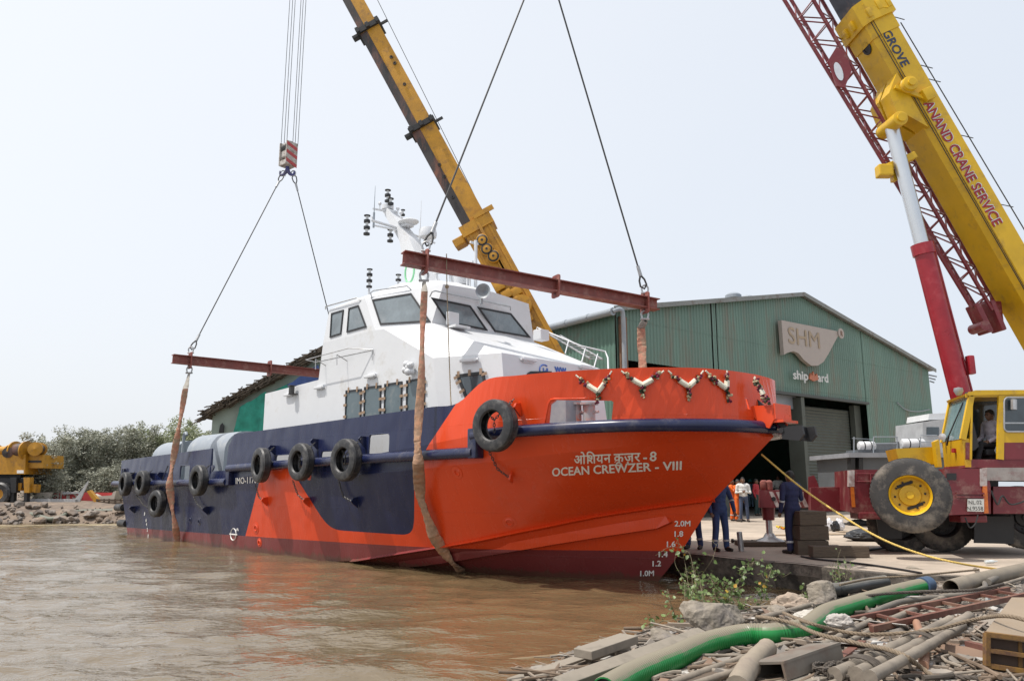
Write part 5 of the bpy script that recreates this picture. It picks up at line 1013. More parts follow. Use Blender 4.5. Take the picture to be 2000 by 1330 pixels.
wax = V((-.42, -.9, .02)); crane_wheel(at(1777, 967, 15.75), wax, .735, .52)
for px, py, Y in ((1757, 1022, 17.9), (1836, 1016, 17.6), (1912, 1000, 18.6), (1998, 1010, 16.9)): crane_wheel(at(px, py, Y), V((-.25, -1, 0)), .66, .5, rimm=M_dark)  # yellow rims coloured dark here: shadow under the carrier is put into the paint
# outrigger beam with jack
ob = tx([(1483, 957), (1590, 957), (1590, 992), (1483, 991)], 19.2, 19.6, M_maroon, "outrigger_beam")
tx([(1584, 952), (1662, 950), (1662, 998), (1584, 998)], 18.4, 19.0, M_maroon, "outrigger_beam")
for x in (1502, 1515, 1530, 1544, 1558, 1569):
    tx([(x, 960), (x + 7.5, 960), (x + 22 - (x > 1560) * 8, 990), (x + 14 - (x > 1560) * 8, 990)] if x < 1565 else [(x - 2, 960), (x + 1, 960), (x + 1, 975)], 19.19, 19.25, M_wp, "warning_stripe", ob)
tx([(x, y) for x, y in ((1579, 931), (1590, 928), (1596, 940), (1600, 952), (1579, 955))], 18.9, 19.0, M_maroon, "lug", ob)
m1 = MB(); c = at(1511, 974, 19.185); m1.lathe([(0, 0), (.055, 0)], c, (0, -1, 0), 14); m1.build("hole", M_dark, ob, world=True)
jp = at(1500, 993, 19.4); m1 = MB(); m1.tube([jp + V((0, 0, .05)), jp - V((0, 0, .28))], [.17, .14], 16); m1.build("jack_housing", M_maroon, ob, world=True)
m1 = MB(); m1.tube([jp - V((0, 0, .25)), V((jp.x, jp.y, YZ + .12))], .08, 16); m1.build("jack_ram", M_chrome, ob, world=True)
m1 = MB(); m1.lathe([(0, .2), (.1, .2), (.16, .1), (.34, .03), (.36, 0), (0, 0)], V((jp.x, jp.y, YZ + .1)), (0, 0, 1), 20); m1.build("jack_foot", M_steel, ob, world=True)
M_wood = mat("weathered_timber", (.115, .085, .06), .9, var=.35, sc=2, stretch=(1, 8, 8), bump=.5, bsc=8, dirt=(.07, .052, .04), dirt_amt=.4)
def box_thing(name, lab, cat, c, d, m_, rz=0, grp=None, bev=.015):
    m1 = MB(); m1.box((0, 0, 0), d, None, bev); o = m1.build(name, m_); o.location = c; o.rotation_euler = (0, 0, rz); return tag(o, lab, cat, grp)
for k, z in enumerate((0, 1, 2)):
    b = gp(1592, 1084, YZ); box_thing("timber_block", ["heavy brown block at the bottom of the stack under the outrigger beam", "heavy brown block in the middle of the outrigger stack", "heavy brown block on top of the outrigger stack"][k], "block", (b.x + .02 * (k % 2), b.y + .4, YZ + .15 + .31 * k), (.60 + .03 * (2 - k), .8, .30), M_wood, .05 * (k - 1), "blocks stacked under the outrigger")
b = at(1500, 1064, 19.4); box_thing("timber_pad", "flat timber pad under the chrome outrigger jack", "plank", (b.x + .3, 19.35, YZ + .06), (2.1, .7, .11), M_wood, .03)
b = gp(1642, 1090, YZ); box_thing("timber_sleeper", "brown timber sleeper lying on the concrete right of the block stack", "timber", (b.x + .05, b.y + .2, YZ + .12), (1.15, .3, .22), M_wood, -.04)

# ------------------------------------------------------------------ warehouse
M_green = mat("green_sheet_cladding", (0.135, 0.22, 0.178), 0.55, var=.16, sc=.35, dirt=(.17, .17, .13), dirt_amt=.30, dirt_sc=1.3, stretch=(1, 1, .14))
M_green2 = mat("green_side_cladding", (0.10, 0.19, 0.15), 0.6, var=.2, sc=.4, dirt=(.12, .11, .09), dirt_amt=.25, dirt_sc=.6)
M_roof = mat("weathered_roof_sheet", (.22, .23, .22), .7, var=.2, sc=1, dirt=(.12, .09, .07), dirt_amt=.3)
M_rust = mat("rusty_sheet", (.22, .12, .07), .85, var=.35, sc=2, dirt=(.11, .09, .08), dirt_amt=.4)
PL = at(1200, 604, 32.2); PR = at(1813, 726, 50); PP = at(1560, 579, 41); WLv = V((PL.x, PL.y, 0)); WRv = V((PR.x, PR.y, 0)); WD = (WRv - WLv); WLEN = WD.length; WD.normalize(); WNn = V((WD.y, -WD.x, 0)); ZE = (PL.z + PR.z) / 2; UP_ = (V((PP.x, PP.y, 0)) - WLv).dot(WD); ZP = PP.z
WH = thing("warehouse", "big green corrugated boatyard shed with a low gable and roller door", "warehouse", WLv + V((0, 0, YZ)), 0)
def wpt(u, z, o=0.0): return WLv + WD * u + WNn * o + V((0, 0, z))
def wpx(px, py):                                                      # pixel -> (u, z) on the facade
    d = ray(px, py); t = (WLv - _C).dot(WNn) / d.dot(WNn); p = _C + d * t; return (p - WLv).dot(WD), p.z
ztop = lambda u: ZE + (ZP - ZE) * (u / UP_ if u < UP_ else (WLEN - u) / (WLEN - UP_))
l0, lz = wpx(1215, 702); l1, lz2 = wpx(1385, 722); r0, rz_ = wpx(1440, 776); r1_, _z = wpx(1692, 800); rzz = wpx(1600, 797)[1]
sp0, _ = wpx(1567, 800)
OPEN = [(l0, 12.5 if False else wpx(1392, 700)[0], lz), (wpx(1405, 760)[0], r1_, wpx(1567, 775)[1])]
m1 = MB(); pit = .22; nrib = int(WLEN / pit)
def clad(u0, u1, z0f, z1f, o=0.0):
    us = []; k0 = int(u0 / pit); u = u0
    prof = ((0, 0), (.045, .035), (.10, .035), (.145, 0))
    for k in range(int(u0 / pit), int(u1 / pit) + 1):
        for a, b in prof:
            uu = k * pit + a
            if u0 - 1e-6 <= uu <= u1 + 1e-6: us.append((uu, b))
    vs = []
    for uu, b in us: vs += [wpt(uu, z0f(uu), o + b), wpt(uu, z1f(uu), o + b)]
    m1.add(vs, [(2 * i, 2 * i + 2, 2 * i + 3, 2 * i + 1) for i in range(len(us) - 1)])
segs = [(0.0, OPEN[0][0], YZ), (OPEN[0][0], OPEN[0][1], OPEN[0][2]), (OPEN[0][1], OPEN[1][0], YZ), (OPEN[1][0], OPEN[1][1], OPEN[1][2]), (OPEN[1][1], WLEN, YZ)]
zlap = lambda k: (lambda u: 4.6 + 2.55 * k + .0 * u)
for u0, u1, zb in segs:
    lev = [lambda u, zb=zb: zb]
    for zc in (7.0, 9.1): 
        if zc > zb + .3: lev.append(lambda u, zc=zc: min(zc, ztop(u)))
    lev.append(ztop)
    for i in range(len(lev) - 1): clad(u0 + .001, u1 - .001, lev[i], lev[i + 1], .012 * i)
m1.build("front_cladding", M_green, WH, world=True)
BK = V((-0.597, 0.802, 0)); DEP = 45; bkw = lambda p: p + BK * DEP
m1 = MB(); vs = []; n = int(DEP / .24)
for k in range(n + 1):
    for a, b in ((0, 0), (.06, -.04), (.12, -.04), (.18, 0)):
        q = WLv + BK * (k * .24 + a) + WD * b; vs += [q + V((0, 0, YZ)), q + V((0, 0, ZE))]
m1.add(vs, [(2 * i, 2 * i + 2, 2 * i + 3, 2 * i + 1) for i in range(len(vs) // 2 - 1)]); m1.build("side_cladding", M_green2, WH, world=True)
m1 = MB(); m1.quad(wpt(WLEN, YZ), bkw(wpt(WLEN, YZ)), bkw(wpt(WLEN, ZE)), wpt(WLEN, ZE)); m1.quad(*[bkw(p) for p in (wpt(0, YZ), wpt(WLEN, YZ), wpt(WLEN, ZE), wpt(UP_, ZP), wpt(0, ZE))]); m1.build("rear_wall", M_green2, WH, world=True)
m1 = MB(); ov = .35
for a, b in ((-ov, UP_), (WLEN + ov, UP_)):
    za = ZE - (ZP - ZE) / UP_ * ov + .06; pa = wpt(a, za, ov); pb2 = wpt(UP_, ZP + .06, ov); m1.quad(pa, pb2, bkw(pb2), bkw(pa)); m1.beam(pa, pb2, .05, .22, up=(0, 0, 1))
m1.build("roof", M_roof, WH, world=True)
m1 = MB(); g0 = wpt(-.42, ZE - .15, .3); g1 = bkw(g0); m1.tube([g0, g1], .16, 10)
for k in range(30): q = g0.lerp(g1, k / 30); m1.tube([q - BK * .03, q + BK * .03], .18, 8)
m1.build("gutter", M_hatch, WH, world=True)
m1 = MB(); q = wpt(-.05, ZE - .1, .45); m1.tube(cat_mull([g0, q + V((0, 0, .05)), q + WD * .12 - V((0, 0, .5)), q + WD * .12 - V((0, 0, 3.0)), V((q.x, q.y, YZ)) + WD * .15], 4), .10, 10); m1.build("downpipe", M_hatch, WH, world=True)
m1 = MB(); uu, zz = wpx(1212, 620); m1.box(wpt(uu, (zz + YZ) / 2, .12), (.42, .12, zz - YZ), Matrix((WD, WNn, V((0, 0, 1)))).transposed()); m1.build("rusty_post", M_rust, WH, world=True)
MW = Matrix((WD, WNn, V((0, 0, 1)))).transposed()
for px, py, d in ((1461, 582, 3), (1533, 578, 8)):
    uu, zz = wpx(px, py); q = wpt(uu, ztop(uu) + .08, -d * .3); m1 = MB(); m1.lathe([(0, -.2), (.22, -.2), (.22, .15), (.42, .2), (.42, .36), (.3, .46), (0, .48)], q, (0, 0, 1), 18); m1.build("roof_ventilator", M_hatch, WH, world=True)
# door frames, shutter, dark interior floor
m1 = MB(); su0 = sp0; m1.box(wpt((OPEN[1][0] + OPEN[1][1]) / 2, OPEN[1][2] + .05, .1), (OPEN[1][1] - OPEN[1][0], .25, .14), MW); m1.build("door_header", mat("dark_steel_header", (.06, .065, .06), .6), WH, world=True)
M_shut = mat("grey_green_shutter", (.085, .095, .08), .7, var=.1, sc=.6, dirt=(.07, .07, .06), dirt_amt=.3, dirt_sc=1)
m1 = MB(); zt = OPEN[1][2] - .35; zb_ = YZ + .25; ns = 64; vs = []
for k in range(ns + 1):
    z = zb_ + (zt - zb_) * k / ns; o = -.75 + (.02 if k % 2 else -.02); vs += [wpt(su0, z, o), wpt(OPEN[1][1] - .7, z, o)]
m1.add(vs, [(2 * k, 2 * k + 1, 2 * k + 3, 2 * k + 2) for k in range(ns)]); m1.build("roller_shutter", M_shut, WH, world=True)
for uj, dj, oj, wj in ((su0 - .15, .9, -.3, .3), (OPEN[1][1] - .3, .3, -.55, .7), (OPEN[1][0] + .2, .3, -.2, .4)): m1 = MB(); m1.box(wpt(uj, (zt + YZ) / 2 + .1, oj), (wj, dj, zt - YZ + .4), MW); m1.build("door_jamb", M_shut, WH, world=True)
m1 = MB(); m1.box(wpt((su0 + OPEN[1][0]) / 2, zt + .05, -.4), (su0 - OPEN[1][0], .1, .7), MW); m1.build("raised_door", M_hatch, WH, world=True)
m1 = MB(); q = wpt(WLEN - .06, ZE - .30, .05)
for k in range(3): m1.tube([q + V((0, 0, -.2 * k)), q + V((.45 - .1 * k, -.1, -.12 - .2 * k))], .05, 6)
m1.build("eave_bracket", M_hatch, WH, world=True)
m1 = MB(); m1.tube(cat_mull([wpt(*wpx(1749, 786), .1), wpt(*wpx(1765, 800), .12), wpt(*wpx(1788, 804), .12), wpt(*wpx(1812, 800), .1)], 6), .03, 6); m1.build("wall_cable", M_hatch, WH, world=True)
m1 = MB(); m1.quad(WLv + V((0, 0, YZ + .006)), WRv + V((0, 0, YZ + .006)), bkw(WRv) + V((0, 0, YZ + .006)), bkw(WLv) + V((0, 0, YZ + .006))); m1.build("floor", mat("oily_floor", (.09, .08, .07), .8), WH, world=True)
# signs
M_sign = mat("pale_sign_panel", (.37, .32, .285), .6, var=.05); M_gold = mat("brown_sign_letters", (.33, .25, .165), .55); M_sgrey = mat("grey_sign_letters", (.55, .55, .53), .5); M_side = mat("grey_sign_edge", (.30, .31, .33), .5)
sg = [(1512, 628), (1620, 649), (1627, 652), (1622, 660), (1604, 693), (1594, 709), (1583, 716), (1570, 716), (1556, 705), (1545, 692), (1535, 688), (1524, 691), (1517, 695)]
S_ = thing("company_sign", "pale sail-shaped sign reading SHM high on the green warehouse front", "sign", wpt(*wpx(1565, 670), .3))
m1 = MB(); P = [wpt(*wpx(*p), .22) for p in sg]; m1.prism(P, WNn * .22); m1.build("panel", M_sign, S_, world=True)
vs, fs = text_geo("SHM", 1.0, .012); w = max(v.x for v in vs) - min(v.x for v in vs); h = max(v.y for v in vs); ua, za = wpx(1526, 672); ub, zb2 = wpx(1588, 683); uc, zc = wpx(1528, 641)
m1 = MB(); m1.add([wpt(ua + (v.x + w / 2) / w * (ub - ua), za + (zb2 - za) * (v.x + w / 2) / w + v.y / h * (zc - za), .46 + v.z * 4) for v in vs], fs)
ul_, zl_ = wpx(1526, 672)
m1.build("lettering", M_gold, S_, world=True)
m1 = MB(); c = wpt(*wpx(1627, 654), .45); m1.lathe([(0, 0), (.3, 0), (.3, .06), (0, .07)], c, WNn, 20); ro = m1.build("trademark_disc", M_sign, S_, world=True); m1 = MB(); text_on(m1, "R", .4, c + WNn * .08 - V((0, 0, .14)), WD, (0, 0, 1), .01); m1.build("lettering", M_rust, ro, world=True)
S2 = thing("yard_sign", "grey letters reading shipyard with an orange boat-shaped y on the warehouse front", "sign", wpt(*wpx(1572, 738), .3))
def sgtext(s, pa, pb_, ptop, m_, nm):
    vs, fs = text_geo(s, 1.0, .035, 'LEFT'); x0 = min(v.x for v in vs); w = max(v.x for v in vs) - x0; ua, za = wpx(*pa); ub, zb = wpx(*pb_); _, zt = wpx(*ptop); m1 = MB(); n0 = len(vs)
    m1.add([wpt(ua + (v.x - x0) / w * (ub - ua), za + (zb - za) * (v.x - x0) / w + v.y / .74 * (zt - za), .34 + v.z * 4) for v in vs], fs)
    m1.build(nm, m_, S2, world=True)
sgtext("ship", (1538, 741), (1568, 744), (1538, 723), M_sgrey, "lettering"); sgtext("ard", (1586, 746), (1607, 748), (1586, 729), M_sgrey, "lettering")
m1 = MB(); P = [wpt(*wpx(x, y), .3) for x, y in ((1568, 741), (1571, 730), (1573, 737), (1576, 727), (1579, 737), (1583, 731), (1586, 743), (1577, 746))]; m1.prism(P, WNn * .1); m1.build("emblem", mat("orange_emblem", (.42, .13, .06), .5), S2, world=True)

# ------------------------------------------------------------------ thatched shed behind the boat
M_thatch = mat("dark_bamboo_thatch", (.085, .068, .052), .95, var=.55, sc=5, bump=.9, bsc=18, dirt=(.18, .14, .10), dirt_amt=.3, dirt_sc=4); M_tarp = mat("grey_green_cloth", (.30, .36, .31), .9, var=.15, sc=1); M_tarpg = mat("green_shade_net", (.03, .27, .20), .8, var=.3, sc=2); M_tarpb = mat("blue_tarpaulin", (.04, .08, .24), .6, var=.3)
SY = 45; SA_ = at(395, 808, SY); SB = at(628, 682, SY); TS = thing("thatched_shed", "dark bamboo-roofed shed with green cloth walls behind the boat", "shed", V((SB.x, SY + 6, YZ)))
m1 = MB(); rr = random.Random(9); slope_d = (SB - SA_); L = slope_d.length; sd_ = slope_d.normalized(); up = V((-sd_.z, 0, sd_.x))
m1.prism([SA_, SB, SB + V((0, 0, -.35)), SA_ + V((0, 0, -.25))], (0, 12, 0)); mir = lambda p: V((2 * SB.x - p.x, p.y, p.z)); m1.prism([mir(p) for p in (SA_, SB, SB + V((0, 0, -.35)), SA_ + V((0, 0, -.25)))], (0, 12, 0)); m1.build("roof", M_thatch, TS, world=True)
m1 = MB()
for k in range(420):
    t = rr.random(); p = SA_.lerp(SB, t) + V((0, rr.uniform(-.35, .2), rr.uniform(-.42, .12))); d = (sd_ + V((rr.gauss(0, .12), 0, rr.gauss(0, .12)))).normalized() if k % 3 else V((0, -1, rr.gauss(0, .1)))
    l = .5 + .9 * rr.random() if k % 3 else .35 + .3 * rr.random(); m1.beam(p - d * l * .5, p + d * l * .5, .05, .05)
for k in range(15): p = SA_.lerp(SB, (k + .4) / 15) + V((0, -.1, .05)); m1.beam(p - V((.42, 0, 0)), p + V((.5, 0, .06)), .07, .07)
m1.build("roof_poles", M_thatch, TS, world=True)["kind"] = "stuff"
m1 = MB(); wl_ = at(415, 815, SY + .4); m1.add([V((wl_.x, SY + .4, YZ)), V((2 * SB.x - wl_.x, SY + .4, YZ)), V((2 * SB.x - wl_.x, SY + .4, SA_.z + .1)), V((SB.x, SY + .4, SB.z - .3)), V((wl_.x, SY + .4, SA_.z + .1))], [(0, 1, 2, 3, 4)]); m1.quad(V((wl_.x, SY + .4, YZ)), V((wl_.x, SY + 11, YZ)), V((wl_.x, SY + 11, SA_.z)), V((wl_.x, SY + .4, SA_.z))); m1.build("wall", M_tarp, TS, world=True)
def cloth(pix, Y, m_, nm, seed):
    P = [at(x, y, Y) for x, y in pix]; m1 = MB(); nx = ny = 14; vs = []
    for j in range(ny + 1):
        for i in range(nx + 1):
            u, v = i / nx, j / ny; p = (P[0] * (1 - u) + P[1] * u) * (1 - v) + (P[3] * (1 - u) + P[2] * u) * v; vs.append(p + V((0, .22 * mnoise.noise(V((u * 5, v * 1.6, seed))), .1 * mnoise.noise(V((u * 3, v * 3, seed + 5))))))
    m1.add(vs, [(j * (nx + 1) + i, j * (nx + 1) + i + 1, (j + 1) * (nx + 1) + i + 1, (j + 1) * (nx + 1) + i) for j in range(ny) for i in range(nx)], True); return m1.build(nm, m_, TS, world=True)
cloth([(468, 795), (520, 765), (520, 850), (455, 850)], SY + .1, M_tarpg, "shade_net", 1); cloth([(518, 770), (640, 715), (640, 800), (518, 850)], SY + .15, M_tarpg, "shade_net", 3); cloth([(560, 752), (622, 712), (628, 742), (575, 775)], SY - .1, M_tarpb, "tarpaulin", 7)
m1 = MB(); m1.prism([at(x, y, SY + .2) for x, y in ((427, 845), (430, 830), (434, 826), (437, 832), (436, 845))], (0, .1, 0)); m1.build("doorway", M_dark, TS, world=True)

# ------------------------------------------------------------------ far left bank: crane rear, boards, hose
YL = 45
CL = thing("crane_carrier", "rusty yellow crane rear with winch drums cut by the left edge", "crane", V((at(0, 980, YL).x, YL, 1.0)))
def txl(pix, y0, y1, m_, nm, par=CL): m1 = MB(); m1.prism([at(x, y, y0) for x, y in pix], (0, y1 - y0, 0)); return m1.build(nm, m_, par, world=True)
txl([(-60, 887), (50, 887), (49, 926), (-60, 926)], YL, YL + 2.6, M_yelo, "counterweight"); fr = txl([(50, 888), (84, 888), (84, 914), (50, 914)], YL + .3, YL + 2.4, M_yelo, "winch_frame")
txl([(55, 899), (80, 899), (80, 903), (55, 903)], YL + .25, YL + .4, M_dark, "gap", fr)
for px, py, r, m_, nm in ((42, 880, .56, M_yelo, "winch_drum"), (73, 877, .40, M_yelo, "winch_drum"), (20, 884, .3, M_grease, "rope_coil"), (8, 880, .34, M_yelo, "winch_motor")):
    m1 = MB(); c = at(px, py, YL + .3); ax = V((1, -.25, 0)).normalized() if px in (42, 8) else V((.25, -.97, 0)); m1.lathe([(0, -.5), (r, -.5), (r, -.42), (r * .75, -.4), (r * .75, .3), (r, .32), (r, .4), (r * .3, .42), (0, .46)], c, ax, 24); o = m1.build(nm, m_, CL, world=True)
    if nm == "winch_drum": m1 = MB(); m1.lathe([(r * .77, -.36), (r * .79, 0), (r * .77, .28)], c, ax, 24); m1.build("wound_rope", M_grease, o, world=True)
txl([(-60, 932), (50, 934), (50, 952), (30, 955), (-60, 955)], YL + .1, YL + 2.5, M_dark, "chassis"); txl([(-60, 926), (40, 926), (40, 933), (-60, 933)], YL + .4, YL + 2.2, M_dark, "turntable")
for px in (50, 24): txl([(px - 4, 932), (px + 8, 932), (px + 7, 962), (px - 3, 962)], YL - .2, YL + .2, M_yelo if px > 30 else M_dark, "outrigger_box"); txl([(px - 3, 960), (px + 3, 960), (px + 2, 983), (px - 4, 983)], YL - .15, YL + .15, M_dark, "outrigger_leg")
txl([(30, 943), (42, 943), (40, 958), (30, 958)], YL, YL + .4, M_yelo, "battery_box"); txl([(56, 945), (70, 946), (68, 962), (56, 958)], YL, YL + .5, M_yelo, "bracket"); txl([(33, 918), (46, 918), (46, 924), (33, 924)], YL - .02, YL + .02, M_mark, "label_plate")
m1 = MB(); c = at(0, 965, YL - .1); m1.lathe([(.3, -.2), (.58, -.24), (.68, -.14), (.68, .14), (.58, .24), (.3, .2)], c, (0, 1, 0), 30, closed=True); o = m1.build("wheel", M_rub, CL, world=True); m1 = MB(); m1.lathe([(0, .1), (.2, .1), (.3, .2)], c, (0, -1, 0), 20); m1.build("rim", M_yelo, o, world=True)
def flat(nm, lab, cat, pix, Y, dep, m_, grp=None):
    P = [at(x, y, Y) for x, y in pix]; c = sum(P, V()) / len(P); m1 = MB(); m1.prism([p - c for p in P], (0, dep, 0)); o = m1.build(nm, m_); o.location = c; return tag(o, lab, cat, grp)
M_bred = mat("red_board", (.42, .035, .035), .5, var=.15); M_cream = mat("cream_board", (.45, .40, .34), .7, var=.1); M_bgrey = mat("streaky_concrete", (.40, .40, .40), .8, var=.25, sc=4, stretch=(6, 1, .6))
SR = thing("signboard", "red board with white SHM lettering lying beyond the rubble bank", "sign", at(125, 970, 47)); m1 = MB(); m1.prism([at(x, y, 47) for x, y in ((97, 964), (112, 962), (140, 961), (228, 962), (226, 968), (190, 978), (97, 976))], (0, .12, 0)); m1.build("board", M_bred, SR, world=True)
m1 = MB(); text_on(m1, "SHM", .72, at(111, 974.5, 46.98), (1, 0, 0), (0, 0, 1), .02); m1.build("lettering", M_cream, SR, world=True); m1 = MB(); text_on(m1, "S", .72, at(146, 974.5, 46.98), (1, 0, 0), (0, 0, 1), .02); m1.prism([at(x, y, 46.98) for x, y in ((129, 974), (136, 966), (136, 974))], (0, -.01, 0)); m1.build("lettering", M_cream, SR, world=True)
flat("cream_board", "cream panel leaning beside the red signboard on the bank", "panel", [(60, 976), (74, 961), (100, 961), (96, 976)], 46.3, .2, M_cream); flat("concrete_barrier", "long streaky grey concrete slab low on the left bank", "slab", [(54, 974), (147, 975), (147, 984), (54, 984)], 45.4, .4, M_bgrey)
flat("roof_sheet", "thin white sheet lying on the red signboard", "sheet", [(122, 961), (154, 960), (154, 964), (122, 965)], 46.8, .3, M_bgrey); flat("tilted_sheet", "tall pale sheet standing tilted on the left bank", "sheet", [(143, 980), (155, 980), (171, 946), (172, 938)], 45.6, .08, M_bgrey)
flat("yellow_beam", "yellow and black painted beam end leaning left of the stern", "beam", [(169, 959), (175, 957), (192, 977), (189, 983), (183, 980)], 45.2, .3, M_yelo); flat("cream_hull", "cream open box behind the timber rack by the stern", "box", [(176, 964), (186, 969), (218, 967), (221, 960), (227, 958), (222, 978), (190, 978)], 46.2, .8, M_cream)
TR = thing("pallet_rack", "dark timber rack standing on the bank just left of the stern", "rack", at(212, 985, 44.6)); m1 = MB()
for y in (976, 981): m1.beam(at(188, y, 44.6), at(240, y + .5, 44.6), .08, .09)
m1.build("rail", M_wood, TR, world=True)
for x in (190, 203, 213, 225, 236): m1 = MB(); m1.beam(at(x, 974, 44.6), at(x, 989, 44.6), .08, .08, up=(0, 1, 0)); m1.build("post", M_wood, TR, world=True)
m1 = MB(); m1.tube(cat_mull([at(x, y, Y) for x, y, Y in ((-30, 1012, 41.0), (15, 1008, 41.2), (55, 1004, 41.4), (80, 1010, 41), (98, 1014, 40.7), (118, 1010, 40.9), (135, 1003, 41.4), (165, 999, 41.9), (250, 998, 42.2))], 8), .13, 10); o = m1.build("slurry_hose", mat("grey_green_hose", (.14, .15, .115), .6, var=.15)); tag(o, "long grey green hose snaking over the rubble at the far waterline", "hose")
m1 = MB(); m1.tube(cat_mull([at(x, y, 0) if False else gp(x, y, .02) for x, y in ((-40, 1026), (40, 1027), (130, 1025), (246, 1024.5))], 8), .03, 6); o = m1.build("floating_rope", mat("cream_rope", (.55, .46, .30), .8)); tag(o, "pale rope floating straight across the water by the far bank", "rope")

# ------------------------------------------------------------------ people
M_skin = mat("brown_skin", (.17, .085, .05), .55, var=.08, sc=20); M_hair = mat("black_hair", (.012, .01, .009), .6, var=.3, sc=40); M_eye = mat("eye_dark", (.01, .008, .007), .2)
CLOTH = {}
def clothm(name, col): 
    if name not in CLOTH: CLOTH[name] = mat(name, col, .9, var=.18, sc=9, bump=.5, bsc=14)
    return CLOTH[name]
M_shoe = mat("dark_shoe_leather", (.025, .02, .018), .6)
ARMS = {"down": [(.21, 0, 1.40), (.27, .03, 1.13), (.26, -.06, .88), (.25, -.09, .80)], "out": [(.21, 0, 1.40), (.33, .02, 1.15), (.31, -.12, .90), (.30, -.15, .82)],
        "fold": [(.21, 0, 1.40), (.27, -.02, 1.13), (.06, -.22, 1.16), (-.03, -.24, 1.17)], "front": [(.21, 0, 1.40), (.27, -.02, 1.14), (.18, -.25, 1.02), (.15, -.33, 1.00)],
        "face": [(.21, 0, 1.40), (.25, -.16, 1.22), (.10, -.26, 1.46), (.07, -.25, 1.54)], "hip": [(.21, 0, 1.40), (.38, .06, 1.17), (.20, -.05, 1.02), (.14, -.07, 1.02)]}
def person(label, loc, rz, cols, aL="down", aR="down", h=1.70, hat=None, vox=.016, stance=.0, stripes=False, sit=False, two=True, group=None):
    t = thing("person", label, "person", loc, rz, group); s = h / 1.70; S = lambda p: V(p) * s
    hipz = .92 if not sit else .50; 
    if sit: off = V((0, 0, -.42))
    else: off = V((0, 0, 0))
    tor = [(0, .0, hipz + .02), (0, .0, hipz + .18), (0, -.0, hipz + .34), (0, .01, hipz + .46)]; U = lambda p: S(V(p) + off)
    arms = [[V((x * sx, y, z)) for x, y, z in ARMS[a]] for a, sx in ((aL, 1), (aR, -1))]
    legs = []
    for sx in (1, -1):
        if sit: legs.append([V((.09 * sx, 0, .50)), V((.13 * sx, -.44, .53)), V((.14 * sx, -.50 - .1 * (sx > 0), .09)), V((.14 * sx, -.66 - .1 * (sx > 0), .05))])
        else: d = stance * sx; legs.append([V((.09 * sx, 0, .90)), V((.11 * sx + d * .4, -.02, .49)), V((.12 * sx + d, .02, .09)), V((.13 * sx + d, -.14, .035))])
    def torso(mb_, g):
        for z, rx, ry in (((hipz - .0, .165, .125),) if not two else ()) + ((hipz + .1, .155, .115), (hipz + .2, .15, .11), (hipz + .32, .17, .12), (hipz + .43, .18, .115)): mb_.ball(S((0, .0, z)), (rx + g) * s, 14, 10, 1, (ry + g) / (rx + g), .75)
        mb_.limb([S((-.15, .0, hipz + .49)), S((.15, .0, hipz + .49))], [(.075 + g) * s] * 2)
    # body: one continuous surface
    m1 = MB(); torso(m1, -.012); hc = U((0, -.015, 1.60)); m1.limb([U((0, .01, 1.40)), U((0, .0, 1.52))], [.058 * s, .052 * s]); m1.ball(hc, .105 * s, 16, 12, .78, .95, 1.14); m1.ball(hc + S((0, -.03, -.055)), .068 * s, 12, 8, .85, .95, .95)
    m1.ball(hc + S((0, -.108, -.02)), .019 * s, 8, 6, .8, 1.1, 1.4); m1.ball(hc + S((0, -.094, -.058)), .022 * s, 8, 6, 1.1, .5, .4)
    for sx in (1, -1): m1.ball(hc + S((.083 * sx, .005, -.015)), .026 * s, 8, 6, .45, .8, 1.2)
    for a in arms:
        A = [U(p) for p in a]; m1.limb(A[:3], [.052 * s, .041 * s, .028 * s]); d = (A[3] - A[2]).normalized(); sd = d.cross(V((0, 1, 0))); sd = sd.normalized() if sd.length > .1 else V((1, 0, 0)); nn = d.cross(sd)
        m1.limb([A[2], A[2] + d * .05 * s], [.03 * s, .032 * s]); pc = A[2] + d * .055 * s; m1.ball(pc, .040 * s, 10, 8, 1, .7, 1)
        for k in range(4): q = pc + sd * (.024 - .016 * k) * s + d * .025 * s; l = (.06, .07, .066, .052)[k] * s; m1.limb([q, q + d * l * .55 + nn * .006, q + d * l * .9 - nn * .012 * s], [.0105 * s, .0098 * s, .0085 * s], 6)
        m1.limb([pc + sd * .03 * s, pc + sd * .055 * s + d * .03 * s, pc + sd * .05 * s + d * .06 * s], [.013 * s, .011 * s, .009 * s], 6)
    for l in legs: P = [S(p) for p in l]; m1.limb(P[:3], [.08 * s, .055 * s, .038 * s]); m1.limb(P[2:], [.04 * s, .032 * s])
    b = remesh(m1.build("body", M_skin, t), min(vox, .012), 1)
    m1 = MB()
    for sx in (1, -1): m1.ball(hc + S((.032 * sx, -.092, .012)), .0125 * s, 8, 6); 
    m1.build("eyes", M_eye, b)
    # clothing
    def legs_c(m1, g):
        for l in legs: P = [S(p) for p in l]; m1.limb([P[0], P[1], P[2] + S((0, 0, .02))], [(.085 + g) * s, (.066 + g) * s, (.056 + g) * s])
        m1.limb([S((-.06, 0, hipz + .02)), S((.06, 0, hipz + .02))], [(.12 + g) * s] * 2)
    def arms_c(m1, g, full=True):
        for a in arms:
            A = [U(p) for p in a]; m1.limb([A[0], A[1], A[2]] if full else [A[0], A[0].lerp(A[1], .8)], [(.062 + g) * s, (.052 + g) * s, (.043 + g) * s] if full else [(.066 + g) * s, (.06 + g) * s])
